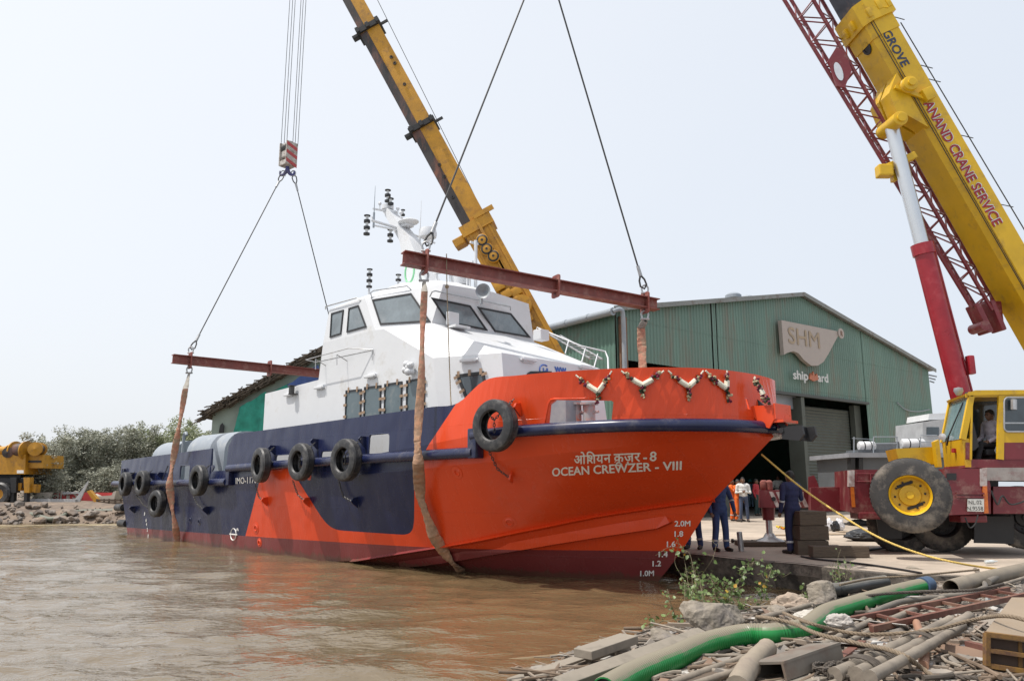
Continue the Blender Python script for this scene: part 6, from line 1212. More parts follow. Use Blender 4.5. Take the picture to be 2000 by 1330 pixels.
    if not two:
        m1 = MB(); torso(m1, .014); arms_c(m1, .004); legs_c(m1, .012); m1.limb([U((0, .01, 1.41)), U((0, .012, 1.445))], [.075 * s, .07 * s]); o = remesh(m1.build("coverall", clothm(*cols[0]), t), vox, 2)
    else:
        m1 = MB(); legs_c(m1, .004); remesh(m1.build("trousers", clothm(*cols[1]), t), vox, 2)
        m1 = MB(); torso(m1, .014); arms_c(m1, .003, cols[0][0] != "short"); m1.limb([U((0, .01, 1.40)), U((0, .012, 1.435))], [.07 * s, .065 * s]); o = remesh(m1.build("shirt", clothm(*cols[0]), t), vox, 2)
    if stripes:
        for l in legs:
            m1 = MB(); P = [S(p) for p in l]; q = P[1].lerp(P[2], .62); m1.lathe([(.073 * s, -.022), (.079 * s, -.015), (.079 * s, .015), (.073 * s, .022)], q, P[2] - P[1], 16); m1.build("reflective_band", mat("silver_band", (.5, .5, .5), .35), o)
        for a in arms: m1 = MB(); A = [U(p) for p in a]; q = A[1].lerp(A[2], .15); m1.lathe([(.055 * s, -.02), (.062 * s, -.012), (.062 * s, .012), (.055 * s, .02)], q, A[2] - A[1], 14); m1.build("reflective_band", mat("silver_band", (.5, .5, .5), .35), o)
    for l in legs: P = [S(p) for p in l]; m1 = MB(); f = (P[3] - P[2]); f.z = 0; f.normalize(); m1.limb([P[2] + S((0, 0, -.035)), P[2] + f * .10 * s + S((0, 0, -.045)), P[2] + f * .20 * s + S((0, 0, -.052))], [.052 * s, .046 * s, .038 * s], 10); m1.build("shoe", M_shoe, t)
    m1 = MB()
    if hat is None:
        m1.ball(hc + S((0, .016, .026)), .105 * s, 14, 10, .83, .95, 1.08); m1.ball(hc + S((0, -.045, .085)), .05 * s, 10, 6, 1.2, .9, .6); o = m1.build("hair", M_hair, t)
    elif hat == "helmet":
        m1.lathe([(.15, -.005), (.13, .0), (.125, .03), (.11, .085), (.06, .125), (0, .135)], hc + S((0, 0, .035)), (0, 0, 1), 18); m1.build("hard_hat", mat("white_hard_hat", (.75, .75, .75), .35), t)
    else:
        m1.lathe([(.105, -.05), (.115, .0), (.112, .05), (.09, .1), (.05, .125), (0, .13)], hc + S((0, .005, .03)), (0, 0, 1), 16); m1.build("head_cloth", mat("teal_head_cloth", (.05, .30, .32), .9), t)
    return t
NAVYC = ("navy_coverall", (.022, .026, .075)); BLUEC = ("blue_coverall", (.045, .075, .19)); ORGC = ("orange_coverall", (.72, .14, .02))
def foot(px, py): p = gp(px, py, YZ); return (p.x, p.y, YZ)
person("person in dark navy coverall standing before the striped outrigger, looking away", (gp(1557, 1082, YZ).x, gp(1557, 1081, YZ).y, YZ), math.radians(200), [NAVYC], "down", "front", 1.76, None, .014, .01, True, two=False)
person("person in blue coverall with silver bands, half hidden by the boat's stem", foot(1409, 1076), math.radians(15), [BLUEC], "out", "down", 1.70, None, .014, .03, True, two=False)
person("person in blue coverall at the quay edge with only the lower legs in view", foot(1356, 1072), math.radians(-30), [BLUEC], "down", "down", 1.68, None, .016, .03, True, two=False)
person("person in bright orange coverall, nearest the red hull, one hand at the face", foot(1432, 1017), math.radians(60), [ORGC], "face", "face", 1.68, None, .016, .02, True, two=False)
person("person in orange coverall standing between an orange worker and the white shirt", foot(1444, 1018), math.radians(35), [ORGC], "down", "face", 1.66, None, .016, .02, True, two=False)
person("person in white shirt and jeans with folded arms", foot(1454.5, 1019), math.radians(-10), [("white_shirt", (.62, .62, .60)), ("blue_jeans", (.055, .075, .13))], "fold", "fold", 1.74, None, .016, .015)
person("person in pale blue gown with a teal head cloth, holding both hands up", foot(1467.5, 992), math.radians(10), [("light_blue_gown", (.22, .36, .50))], "face", "face", 1.74, "cloth", .018, .0, two=False)
person("person in red and white shirt and dark green trousers beside the outrigger", foot(1479.5, 1007), math.radians(50), [("red_shirt", (.36, .03, .04)), ("dark_green_trousers", (.02, .045, .045))], "front", "down", 1.72, None, .016, .02)
d_ = at(1520, 950, 44); person("person in white shirt with folded arms in the dark doorway behind the outrigger", (d_.x, 44, YZ + .0), math.radians(0), [("white_shirt", (.62, .62, .60)), ("light_blue_lungi", (.2, .33, .42))], "fold", "fold", 1.95, None, .02)
d_ = at(1572, 950, 47); person("person in dark clothes with a white hard hat by the shutter", (d_.x, 47, YZ), math.radians(20), [("navy_shirt", (.02, .025, .05)), ("dark_trousers", (.02, .02, .025))], "down", "fold", 2.0, "helmet", .02)
d_ = at(1545, 950, 46); person("person in dark red shirt deep in the shed doorway, beside the hard-hatted worker", (d_.x, 46, YZ), math.radians(0), [("dull_red_shirt", (.14, .035, .035)), ("dark_trousers", (.02, .02, .025))], "down", "down", 1.85, None, .02)
dp = at(1931, 885, YC + .55); person("person in pale shirt and dark trousers sitting in the yellow crane cab", (dp.x + .1, YC + .5, dp.z - .34), math.radians(-80), [("pale_lilac_shirt", (.52, .48, .55)), ("black_trousers", (.015, .015, .018))], "front", "front", 1.68, None, .014, sit=True)

# ------------------------------------------------------------------ things on the yard
m1 = MB(); b = gp(1448, 1076, YZ); m1.tube([V((0, 0, 0)), V((0, 0, .42)), V((0, 0, .43))], [.062, .062, .05], 18); o = m1.build("steel_post", M_steel); o.location = b; o.rotation_euler = (0, -.06, 0); tag(o, "short shiny steel post standing on the quay edge", "post")
m1 = MB(); p, q = gp(1430, 1056, YZ + .05), gp(1470, 1058, YZ + .05); m1.tube([p, q], .03, 8); m1.tube([p - (q - p) * .02, p + (q - p) * .05], .06, 10); m1.tube([q - (q - p) * .05, q + (q - p) * .02], .06, 10); o = m1.build("steel_bar", M_dsteel, loc=p); tag(o, "flanged steel bar lying behind the short post on the quay", "bar")
def bag(lab, px, py, r, m_, seed, nm="plastic_bag", flat_=.9, cat="bag", Y=None):
    b = gp(px, py, YZ); rr = random.Random(seed); bm = bmesh.new(); bmesh.ops.create_icosphere(bm, subdivisions=4, radius=1); m1 = MB()
    vs = [V((v.co.x * r[0], v.co.y * r[1], (v.co.z + .85) * r[2] * (1 + .25 * max(0, v.co.z)))) * (1 + .22 * mnoise.noise(v.co * 1.8 + V((seed, 0, 0))) + .12 * mnoise.noise(v.co * 5 + V((seed, 3, 0)))) for v in bm.verts]; bm.verts.index_update()
    m1.add(vs, [[v.index for v in f.verts] for f in bm.faces], False); bm.free(); o = m1.build(nm, m_); o.location = b; return tag(o, lab, cat)
M_wbag = mat("white_plastic", (.62, .62, .64), .4, var=.15); M_bbag = mat("black_plastic", (.015, .015, .017), .25); M_tarpk = mat("charcoal_tarpaulin", (.03, .032, .036), .55, var=.4)
bag("white plastic bag, left one behind the black sack", 1621, 1036, (.14, .14, .17), M_wbag, 1); bag("white plastic bag, right one behind the black sack", 1641, 1036, (.14, .14, .17), M_wbag, 2); bag("shiny black sack between two white plastic bags", 1632, 1038, (.15, .14, .14), M_bbag, 3)
bag("flat charcoal bundle lying beyond the suspended wheel", 1680, 1026, (.42, .3, .09), M_tarpk, 4, "tarpaulin_bundle", cat="bundle"); bag("long black folded tarpaulin in front of the crane tyres", 1697, 1056, (.62, .35, .13), M_tarpk, 5, "folded_tarpaulin", cat="tarpaulin")
M_card = mat("cardboard", (.34, .26, .18), .9, var=.15)
for k, (px, py, w, d, rz, lab) in enumerate(((1637, 1042, .9, .6, .2, "flat brown cardboard sheet in front of the white bags"), (1531, 1044, .8, .5, -.1, "flat cardboard behind the man in navy with bright scraps on it"), (1655, 1038, .5, .5, .5, "small cardboard flap right of the white bags"))):
    b = gp(px, py, YZ + .02); box_thing("cardboard_sheet", lab, "cardboard", b, (w, d, .012), M_card, rz, None, 0)
m1 = MB(); rr = random.Random(2); b = gp(1535, 1034, YZ)
for k in range(26): m1.ball(b + V((rr.gauss(0, .12), rr.gauss(0, .12), .04 + .05 * rr.random())), .04, 6, 4, mi=k % 3)
o = m1.build("flower_scraps", [mat("marigold", (.7, .25, .02), .8), mat("leaf_scrap", (.1, .2, .04), .8), mat("yellow_petal", (.65, .5, .05), .8)], loc=b); tag(o, kind="stuff")
m1 = MB(); b = at(1497, 957, 19.4)
for dx, s in ((-.075, .08), (.075, .085), (.0, .07)): m1.lathe([(s * .8, 0), (s, .02), (s, .2), (s * .6, .24), (s * .3, .25), (0, .25)], b + V((dx, .1 * (dx == 0), .0)), (0, 0, 1), 14)
o = m1.build("chain_bundle", mat("dull_red_cloth", (.22, .07, .055), .8, bump=.6), loc=b); tag(o, "small red bundle resting on the striped outrigger beam", "bundle")
# long cables and planks on the concrete
for k, (nm, lab, pts, r, m_) in enumerate((("black_cable", "black cable snaking along the quay edge right of the man in navy", [(1565, 1086), (1590, 1091), (1640, 1096), (1700, 1103), (1760, 1112), (1800, 1119)], .02, M_black), ("air_hose", "thin black hose lying on concrete under the crane", [(1690, 1075), (1720, 1070), (1752, 1068), (1800, 1060)], .025, M_black), ("twine", "thin brown twine crossing the concrete by the sleeper", [(1605, 1081), (1640, 1084), (1660, 1079), (1674, 1074)], .015, mat("brown_twine", (.30, .22, .13), .9)))):
    m1 = MB(); P = [gp(x, y, YZ + r) for x, y in pts]; m1.tube(cat_mull(P, 8), r, 8); o = m1.build(nm, m_, loc=P[0]); tag(o, lab, "cable" if k == 0 else "hose" if k == 1 else "twine")
# grey workboat deckhouse parked behind the crane
YW = 27; WB = thing("workboat", "grey parked vessel with white canisters and railings behind the maroon crane", "boat", V((at(1720, 930, YW).x, YW, YZ)))
def txw(pix, y0, y1, m_, nm, par=WB): m1 = MB(); m1.prism([at(x, y, y0) for x, y in pix], (0, y1 - y0, 0)); return m1.build(nm, m_, par, world=True)
M_wbg = mat("vessel_grey", (.11, .12, .13), .5, var=.1); txw([(1660, 893), (1860, 893), (1860, 985), (1668, 985)], YW + .4, YW + 3.4, M_wbg, "hull"); txw([(1658, 884), (1860, 884), (1860, 893), (1658, 893)], YW, YW + 3.6, mat("pale_deck_edge", (.24, .25, .27), .5), "deck")
for x in (1662, 1678): txw([(x, 893), (x + 8, 893), (x + 8, 919), (x, 919)], YW + .1, YW + .4, M_dark, "fender_post")
M_can = mat("white_canister", (.62, .63, .64), .4, var=.05)
for x0, x1, y in ((1676, 1709, 871), (1760, 1806, 866)):
    m1 = MB(); a, b = at(x0, y, YW + .5), at(x1, y, YW + .5); L = (b - a).length; m1.lathe([(0, 0), (.14, .02), (.17, .06), (.17, L - .06), (.14, L - .02), (0, L)], a, b - a, 18); o = m1.build("life_raft_canister", M_can, WB, world=True)
    for u in (.3, .7): m1 = MB(); m1.lathe([(.172, L * u - .02), (.18, L * u - .01), (.18, L * u + .01), (.172, L * u + .02)], a, b - a, 18); m1.build("strap", M_black, o, world=True)
txw([(1710, 866), (1756, 862), (1758, 876), (1712, 878)], YW + .6, YW + 1.2, mat("covered_bundle", (.16, .17, .18), .7, var=.3), "covered_bundle"); txw([(1676, 878), (1830, 876), (1830, 884), (1676, 884)], YW + .4, YW + 1.4, M_wbg, "cradle")
m1 = MB()
for x in (1668, 1706, 1752, 1798, 1825): m1.tube([at(x, 884, YW + .2), at(x, 853, YW + .2)], .018, 6)
for y in (853, 866): m1.tube([at(1706, y, YW + .2), at(1752, y, YW + .2)], .018, 6); m1.tube([at(1798, y - 3, YW + .2), at(1830, y - 3, YW + .2)], .018, 6)
m1.tube([at(1664, 856, YW + 1.2), at(1706, 858, YW + 1.2)], .012, 6); m1.build("railing", M_hatch, WB, world=True)
cb = txw([(1802, 824), (1845, 818), (1860, 818), (1860, 884), (1802, 884)], YW + 1, YW + 3, mat("vessel_pale", (.40, .41, .42), .5), "wheelhouse"); txw([(1810, 834), (1834, 834), (1834, 850), (1810, 850)], YW + .98, YW + 1.02, M_glass, "window", cb); txw([(1815, 808), (1860, 806), (1860, 818), (1813, 820)], YW + 1.4, YW + 3, M_can, "roof", cb)
TB = thing("work_table", "small flat-topped work table beside the roller shutter", "table", at(1648, 940, 30)); m1 = MB(); m1.box(at(1650, 917, 30), (.9, .6, .05)); m1.build("table_top", M_card, TB, world=True)
for x in (1640, 1660): m1 = MB(); m1.beam(at(x, 918, 30), at(x, 965, 30), .05, .05, up=(0, 1, 0)); m1.build("leg", M_dark, TB, world=True)
# yellow mooring rope from the stem to the rubble
Pm = [at(1487, 887, b2w((25.1, 0, 2)).y), at(1560, 948, 14.9), at(1640, 1004, 14.2), at(1720, 1051, 13.6), at(1800, 1082, 13.2), at(1880, 1101, 12.9), gp(1948, 1111, .52)]
m1 = MB(); rope3(m1, resample(cat_mull(Pm, 10), .03), .019, 7); o = m1.build("mooring_rope", mat("yellow_polyprop_rope", (.66, .46, .12), .7, var=.15, sc=30), loc=Pm[-1]); tag(o, "taut yellow mooring rope running from the bow down to the rubble at right", "rope")
m1 = MB(); Pm = [gp(1145, 1269, .02), gp(1080, 1279, .02), gp(1000, 1287, .0), gp(900, 1296, -.02), gp(800, 1302, -.05)]; m1.tube(cat_mull(Pm, 8), .012, 6); o = m1.build("slack_line", mat("muddy_rope", (.28, .20, .12), .9)); tag(o, "thin slack rope trailing from the rubble into the brown water", "rope")
bag("pink and white scrap of plastic floating in the brown water", 685, 1309, (.07, .06, .025), mat("pink_plastic", (.45, .32, .36), .4, var=.5, sc=12), 8, "floating_plastic", cat="litter").location = gp(685, 1309, 0.0)

# ------------------------------------------------------------------ foreground rubble
rr = random.Random(21)
M_slate = mat("slate_chips", (.20, .18, .16), .9, var=.4, sc=1.3, dirt=(.30, .26, .215), dirt_amt=.45, dirt_sc=1.1)
mb = MB()
for k in range(11500):
    px = 1010 + 1010 * rr.random(); py = 1115 + 240 * rr.random() ** .8; p = gr(px, py)
    if shore_s(p.x, p.y) < -.12 or p.y > 13.6: continue
    s = (.012 + .05 * rr.random() ** 3) * (2.0 if k % 22 == 0 else 1); h = s * (.10 + .2 * rr.random()); n_ = rr.choice((4, 5, 5, 6)); a0 = rr.random() * 6.28; M = Matrix.Rotation(rr.gauss(0, .28), 3, 'X') @ Matrix.Rotation(rr.gauss(0, .28), 3, 'Y'); z = gz(p.x, p.y) + h * .6
    ang = sorted(rr.random() * 6.28 for _ in range(n_)); ring = [V((math.cos(a) * s * (.7 + .6 * rr.random()) * 1.3, math.sin(a) * s, 0)) for a in [a0 + 6.28 * i / n_ + rr.uniform(-.3, .3) for i in range(n_)]]
    c = V((p.x, p.y, z)); vs = [c + M @ (q + V((0, 0, -h))) for q in ring] + [c + M @ (q * .88 + V((0, 0, h))) for q in ring]
    mb.add(vs, [list(range(n_, 2 * n_))] + [(i, (i + 1) % n_, n_ + (i + 1) % n_, n_ + i) for i in range(n_)])
tag(mb.build("slate_rubble", M_slate), kind="stuff")
mb = MB()
for k in range(1500):
    px = 1020 + 960 * rr.random(); py = 1120 + 230 * rr.random(); p = gr(px, py)
    if shore_s(p.x, p.y) < -.05 or p.y > 13.4: continue
    l = (.08 + .55 * rr.random() ** 2) * (2.2 if k % 13 == 0 else 1); a = rr.random() * 3.14; d = V((math.cos(a), math.sin(a), rr.gauss(0, .08))); c = V((p.x, p.y, gz(p.x, p.y) + .03)); w = (.006 + .012 * rr.random()) * (1.9 if k % 13 == 0 else 1)
    if k % 5: mb.beam(c - d * l / 2, c + d * l / 2, w * 2, w * 1.2)
    else: mb.box(c, (l * .5, l * .3, .006), Matrix.Rotation(a, 3, 'Z') @ Matrix.Rotation(rr.gauss(0, .3), 3, 'X'), mi=1 + k % 2)
tag(mb.build("wood_litter", [mat("driftwood_splinters", (.26, .21, .165), .95, var=.3), mat("pale_plastic_scraps", (.42, .40, .37), .6, var=.2), mat("brown_scraps", (.2, .13, .09), .8)]), kind="stuff")
mb = MB()
for k in range(260):
    px = 1030 + 980 * rr.random(); py = 1150 + 200 * rr.random(); p = gr(px, py)
    if shore_s(p.x, p.y) < .1 or p.y > 12.6: continue
    l = .35 + 1.0 * rr.random() ** 2; a = rr.gauss(.75, .45); d = V((math.cos(a), math.sin(a), rr.gauss(0, .04))); c = V((p.x, p.y, gz(p.x, p.y) + .03 + .04 * rr.random())); r_ = .008 + .016 * rr.random() ** 1.5; bd = V((rr.gauss(0, .03), rr.gauss(0, .03), 0))
    mb.tube([c - d * l * .5, c - d * l * .2 + bd, c + d * l * .2 + bd, c + d * l * .5], [r_, r_ * .97, r_ * .9, r_ * .8], 8, mi=k % 3)
tag(mb.build("driftwood", [mat("driftwood_grey", (.26, .22, .175), .9, var=.3), mat("driftwood_brown", (.16, .115, .08), .9, var=.3), mat("driftwood_dark", (.09, .075, .06), .9, var=.3)]), kind="stuff")
M_boul = mat("grey_boulder", (.25, .215, .17), .9, var=.35, sc=3, bump=.8, bsc=14, dirt=(.17, .15, .135), dirt_amt=.4, dirt_sc=2)
def boulder(lab, px, py, r, seed, flat_=.9, rz=None, lift=.35, m_=None):
    p = gr(px, py); m1 = MB(); rr2 = random.Random(seed); rock_geo(m1, (0, 0, 0), r, rr2, seed, flat_, 5, rz); o = m1.build("boulder", m_ or M_boul); o.location = V((p.x, p.y, gz(p.x, p.y, False) + r[2] * lift)); return tag(o, lab, "rock", "boulders along the shore")
boulder("biggest pointed pale boulder beside the green hose at the water", 1392, 1238, (.40, .30, .34), 31, .95, .5, .5); boulder("long low boulder just left of the timber plank end", 1292, 1256, (.30, .2, .16), 32, .8, .9); boulder("round grey boulder in front of the black ribbed hose", 1613, 1178, (.33, .26, .24), 33, .9, .2, .4); boulder("rough boulder at the foot of the quay wall, left of two", 1663, 1136, (.32, .28, .22), 34); boulder("broad grey boulder below the concrete edge, right of two", 1722, 1140, (.40, .3, .2), 35); boulder("dark stone in the middle of the hoses near the pipe end", 1790, 1130, (.3, .24, .18), 36)
boulder("flat brown slab stone in the foreground by the water", 1225, 1272, (.24, .16, .1), 37, .6, .3); boulder("small stone at the lower edge below the green hose", 1255, 1328, (.16, .12, .12), 38); boulder("pale broken stone by the litter at the waterline", 1525, 1200, (.22, .16, .12), 39); boulder("grey stone half sunk under the vines", 1568, 1178, (.16, .12, .14), 40)
def ribbed(nm, lab, pix, r, rib, m_, lift=None, open_end=None, cat="hose"):
    P = [gr(x, y, r * .9 if lift is None else lift) for x, y in pix]; Q = resample(cat_mull(P, 14), rib / 2); m1 = MB(); m1.tube(Q, [r * (1.0 if i % 2 else .94) for i in range(len(Q))], 22, caps=False); m1.tube(Q[:12], r * .86, 22, False, mi=1); ax = (Q[3] - Q[0]).normalized(); m1.lathe([(0, .06), (r * .86, .06)], Q[0], ax, 22, mi=1); m1.lathe([(r * .86, 0), (r * .97, 0)], Q[0], ax, 22); o = m1.build(nm, [m_, M_black], loc=P[0])
    tag(o, lab, cat); return o, P
def dusty(name, col, dust, thr=0.25):
    m = mat(name, col, .4, var=.12, sc=3); n, l = nt(m); b = n["Principled BSDF"]; src = b.inputs["Base Color"].links[0].from_socket; g = n.new("ShaderNodeNewGeometry"); sp = n.new("ShaderNodeSeparateXYZ"); l.new(g.outputs["True Normal"], sp.inputs[0]); tc = n.new("ShaderNodeTexCoord"); q = n.new("ShaderNodeTexNoise"); q.inputs["Scale"].default_value = 4; q.inputs["Detail"].default_value = 6; l.new(tc.outputs["Object"], q.inputs[0])
    h = math_node(n, l, 'ADD', sp.outputs[2], math_node(n, l, 'MULTIPLY', q.outputs[0], .5)); mr = n.new("ShaderNodeMapRange"); mr.inputs[1].default_value = thr; mr.inputs[2].default_value = thr + .3; l.new(h, mr.inputs[0]); w = n.new("ShaderNodeMixRGB"); w.inputs[2].default_value = list(dust) + [1]; l.new(mr.outputs[0], w.inputs[0]); l.new(src, w.inputs[1]); l.new(w.outputs[0], b.inputs["Base Color"]); b.inputs["Roughness"].default_value = .6
    return m
M_gh = dusty("dusty_green_hose", (.010, .19, .042), (.20, .175, .125), .62); M_gh2 = dusty("dusty_black_hose", (.04, .042, .042), (.15, .14, .12), .6)
o, P = ribbed("suction_hose", "thick dusty green ribbed suction hose winding across the foreground rubble", [(1180, 1350), (1228, 1322), (1270, 1303), (1317, 1284), (1380, 1256), (1454, 1239), (1517, 1237), (1575, 1226), (1611, 1199), (1648, 1186), (1711, 1167), (1769, 1151), (1808, 1142)], .105, .032, M_gh, lift=.13)
m1 = MB(); a, b = gr(1800, 1144, .13), gr(1813, 1141, .13); m1.tube([a, b], .12, 20); c = m1.build("clamp", mat("blue_clamp", (.05, .09, .16), .6), o, world=True)
o, P = ribbed("ribbed_hose", "dusty black ribbed hose end lying behind the round boulder", [(1578, 1143), (1605, 1150), (1640, 1151), (1690, 1142), (1728, 1136)], .105, .045, M_gh2, lift=.14, open_end=True)
M_pipe = mat("dusty_beige_pipe", (.225, .19, .145), .8, var=.15, sc=3, dirt=(.18, .15, .12), dirt_amt=.3)
def pipe(nm, lab, pix, r, m_, wall=.012, lift=None, cat="pipe"):
    P = [gr(x, y, lift if lift is not None else r) for x, y in pix]; Q = cat_mull(P, 6); m1 = MB(); m1.tube(Q, r, 20, False); m1.tube(Q, r - wall, 20, False)
    for e, q in ((Q[0], Q[1]), (Q[-1], Q[-2])): ax = (q - e).normalized(); m1.lathe([(r - wall, 0), (r, 0)], e, ax, 20)
    o = m1.build(nm, m_, loc=P[0]); return tag(o, lab, cat)
pipe("drain_pipe", "wide dusty beige pipe with open end toward the water, right of the green hose", [(1857, 1148), (1920, 1131), (2040, 1104)], .115, M_pipe, lift=.12)
def hose(nm, lab, pix, r, m_, cat="hose", lift=None):
    P = [gr(x, y, r if lift is None else lift) for x, y in pix]; m1 = MB(); m1.tube(resample(cat_mull(P, 10), .04), r, 12); o = m1.build(nm, m_, loc=P[0]); return tag(o, lab, cat)
M_gh3 = mat("grey_rubber_hose", (.16, .14, .115), .7, var=.15, dirt=(.12, .11, .1), dirt_amt=.3)
hose("water_hose", "grey hose that loops back at the open pipe and runs under the ladder", [(1695, 1200), (1735, 1183), (1769, 1173), (1842, 1165), (1885, 1160), (1917, 1150), (1924, 1142), (1912, 1120), (1905, 1112)], .036, M_gh3, lift=.10)
hose("fuel_hose", "smooth grey hose emerging from the upper right pipe", [(1930, 1136), (1945, 1128), (1975, 1115), (2010, 1106)], .045, M_gh3, lift=.12); hose("bent_black_hose", "black hose arching behind the stones at the quay foot", [(1690, 1128), (1735, 1122), (1775, 1108), (1805, 1105), (1828, 1112)], .03, M_black, lift=.12)
hose("brick_red_hose", "short orange brown hose piece standing in the slate chips", [(1790, 1216), (1800, 1245), (1805, 1275), (1803, 1300)], .042, mat("terracotta_hose", (.30, .16, .10), .7), lift=.08)
M_bam = mat("grey_bamboo", (.225, .19, .15), .85, var=.25, sc=2.5, bump=.4, bsc=12, dirt=(.16, .135, .11), dirt_amt=.35, dirt_sc=3)
def pole(nm, lab, a, b, r0, r1, lift=None, nodes=7, m_=None, cat="pole", grp=None):
    A, Bq = gr(*a, r0 if lift is None else lift), gr(*b, r1 if lift is None else lift); m1 = MB(); Q = []; Rr = []; N_ = 40
    bend = V((R.uniform(-.04, .04), R.uniform(-.04, .04), 0))
    for i in range(N_ + 1): u = i / N_; Q.append(A.lerp(Bq, u) + bend * math.sin(u * 3.14)); ph_ = (u * nodes) % 1; Rr.append((r0 + (r1 - r0) * u) * (1.10 if min(ph_, 1 - ph_) < .05 else 1.0) * (1 + .06 * mnoise.noise(V((u * 9, r0 * 50, 1)))))
    m1.tube(Q, Rr, 14); o = m1.build(nm, m_ or M_bam, loc=A); return tag(o, lab, cat, grp)
pole("bamboo_pole", "thick bamboo pole of the roped bundle, on the left", (1630, 1318), (1856, 1210), .055, .045, .1, grp="roped bamboo poles"); pole("bamboo_pole", "thick bamboo pole of the roped bundle, on the right", (1672, 1318), (1893, 1203), .06, .05, .1, grp="roped bamboo poles"); pole("bamboo_pole", "bamboo pole leaning on top of the roped bundle", (1700, 1322), (1880, 1222), .045, .04, .18, grp="roped bamboo poles")
pole("wooden_log", "stout round log with its cut end pointing up toward the green hose", (1440, 1345), (1498, 1266), .085, .08, .14, nodes=2, cat="log", m_=mat("pale_log", (.27, .225, .17), .9, var=.2, sc=2, bump=.4, bsc=10, dirt=(.2, .16, .13), dirt_amt=.3))
for k, (a, b, r, lab) in enumerate((((1310, 1335), (1590, 1240), .032, "thin grey bamboo stick running beside the green hose"), ((1330, 1345), (1610, 1255), .030, "thin grey bamboo stick lying in front of the steel channel"), ((1560, 1290), (1700, 1212), .034, "grey bamboo stick between the steel channel and the ladder"), ((1606, 1282), (1722, 1220), .028, "thin pale stick pointing at the rusty ladder"), ((1740, 1210), (1860, 1160), .035, "pale stick lying over the rusty ladder frame"), ((1480, 1208), (1585, 1180), .035, "grey stick along the waterline under the vines"), ((1800, 1180), (2010, 1125), .03, "long pale stick under the beige pipe"), ((1640, 1232), (1690, 1205), .03, "short grey stick end by the crossing ropes"))): pole("bamboo_stick", lab, a, b, r, r * .85, .07 + .02 * (k % 3), 9, cat="stick", grp="loose sticks")
def plank(nm, lab, a, b, w, h, lift, m_, roll=0.0, cat="plank"):
    A, Bq = gr(*a, lift), gr(*b, lift); m1 = MB(); up = Matrix.Rotation(roll, 3, (Bq - A).normalized()) @ V((0, 0, 1)); m1.beam(A, Bq, w, h, up=up, bev=.008); o = m1.build(nm, m_, loc=A); return tag(o, lab, cat)
M_pl = mat("pale_weathered_plank", (.26, .225, .18), .9, var=.4, sc=2, bump=.5, bsc=9, dirt=(.19, .16, .13), dirt_amt=.4)
plank("timber_plank", "long pale plank reaching from the bottom edge to the big boulder", (1090, 1340), (1372, 1238), .13, .09, .14, M_pl, .3); plank("timber_beam", "long weathered beam lying at the waterline with a short board on it", (1000, 1340), (1222, 1264), .15, .12, .06, M_pl); plank("timber_board", "short thick board lying on the waterline beam", (1138, 1277), (1229, 1246), .22, .08, .17, M_pl); plank("timber_plank", "flat brown board half buried below the log", (1330, 1335), (1460, 1296), .16, .03, .05, M_wood); plank("timber_plank", "pale flat board between bamboo bundle and steel channel", (1500, 1340), (1610, 1318), .2, .03, .06, M_pl); plank("timber_plank", "white splintered board lying right of the ladder", (1812, 1205), (1850, 1185), .2, .02, .05, M_pl)
M_chan = mat("grey_steel_channel", (.19, .165, .135), .6, .2, var=.2, dirt=(.16, .10, .07), dirt_amt=.35)
m1 = MB(); A, Bq = gr(1500, 1312, .12), gr(1612, 1273, .14); up = V((.0, .25, 1)); m1.beam(A + V((0, 0, .066)), Bq + V((0, 0, .066)), .30, .02, up); ax = (Bq - A).normalized(); sd = up.cross(ax).normalized()
m1.beam(A + sd * .145, Bq + sd * .145, .02, .13, up); m1.beam(A - sd * .145, Bq - sd * .145, .02, .13, up); m1.beam(A - V((0, 0, .066)), Bq - V((0, 0, .066)), .26, .015, up); o = m1.build("steel_channel", M_chan, loc=A); tag(o, "pale steel channel box lying between the log and the bamboo bundle", "channel")
LD = thing("rusty_ladder", "rusty red steel ladder frame lying flat on the slate rubble", "ladder", gr(1800, 1195)); M_rs = mat("rusty_red_steel", (.14, .055, .038), .75, var=.3, sc=6, dirt=(.2, .12, .08), dirt_amt=.3)
La, Lb, Lc_, Ld = gr(1648, 1212, .1), gr(1970, 1150, .14), gr(1702, 1228, .1), gr(2020, 1158, .14)
for a, b in ((La, Lb), (Lc_, Ld)): m1 = MB(); m1.beam(a, b, .05, .06); m1.build("rail", M_rs, LD, world=True)
for k in range(8): m1 = MB(); u = (k + .3) / 8; m1.beam(La.lerp(Lb, u), Lc_.lerp(Ld, u), .045, .03); m1.build("rung", M_rs, LD, world=True)
m1 = MB(); m1.beam(gr(1640, 1288, .06), gr(1685, 1255, .06), .07, .05); o = m1.build("angle_iron", M_rs); tag(o, "short rusty angle iron beside the steel channel", "angle iron")
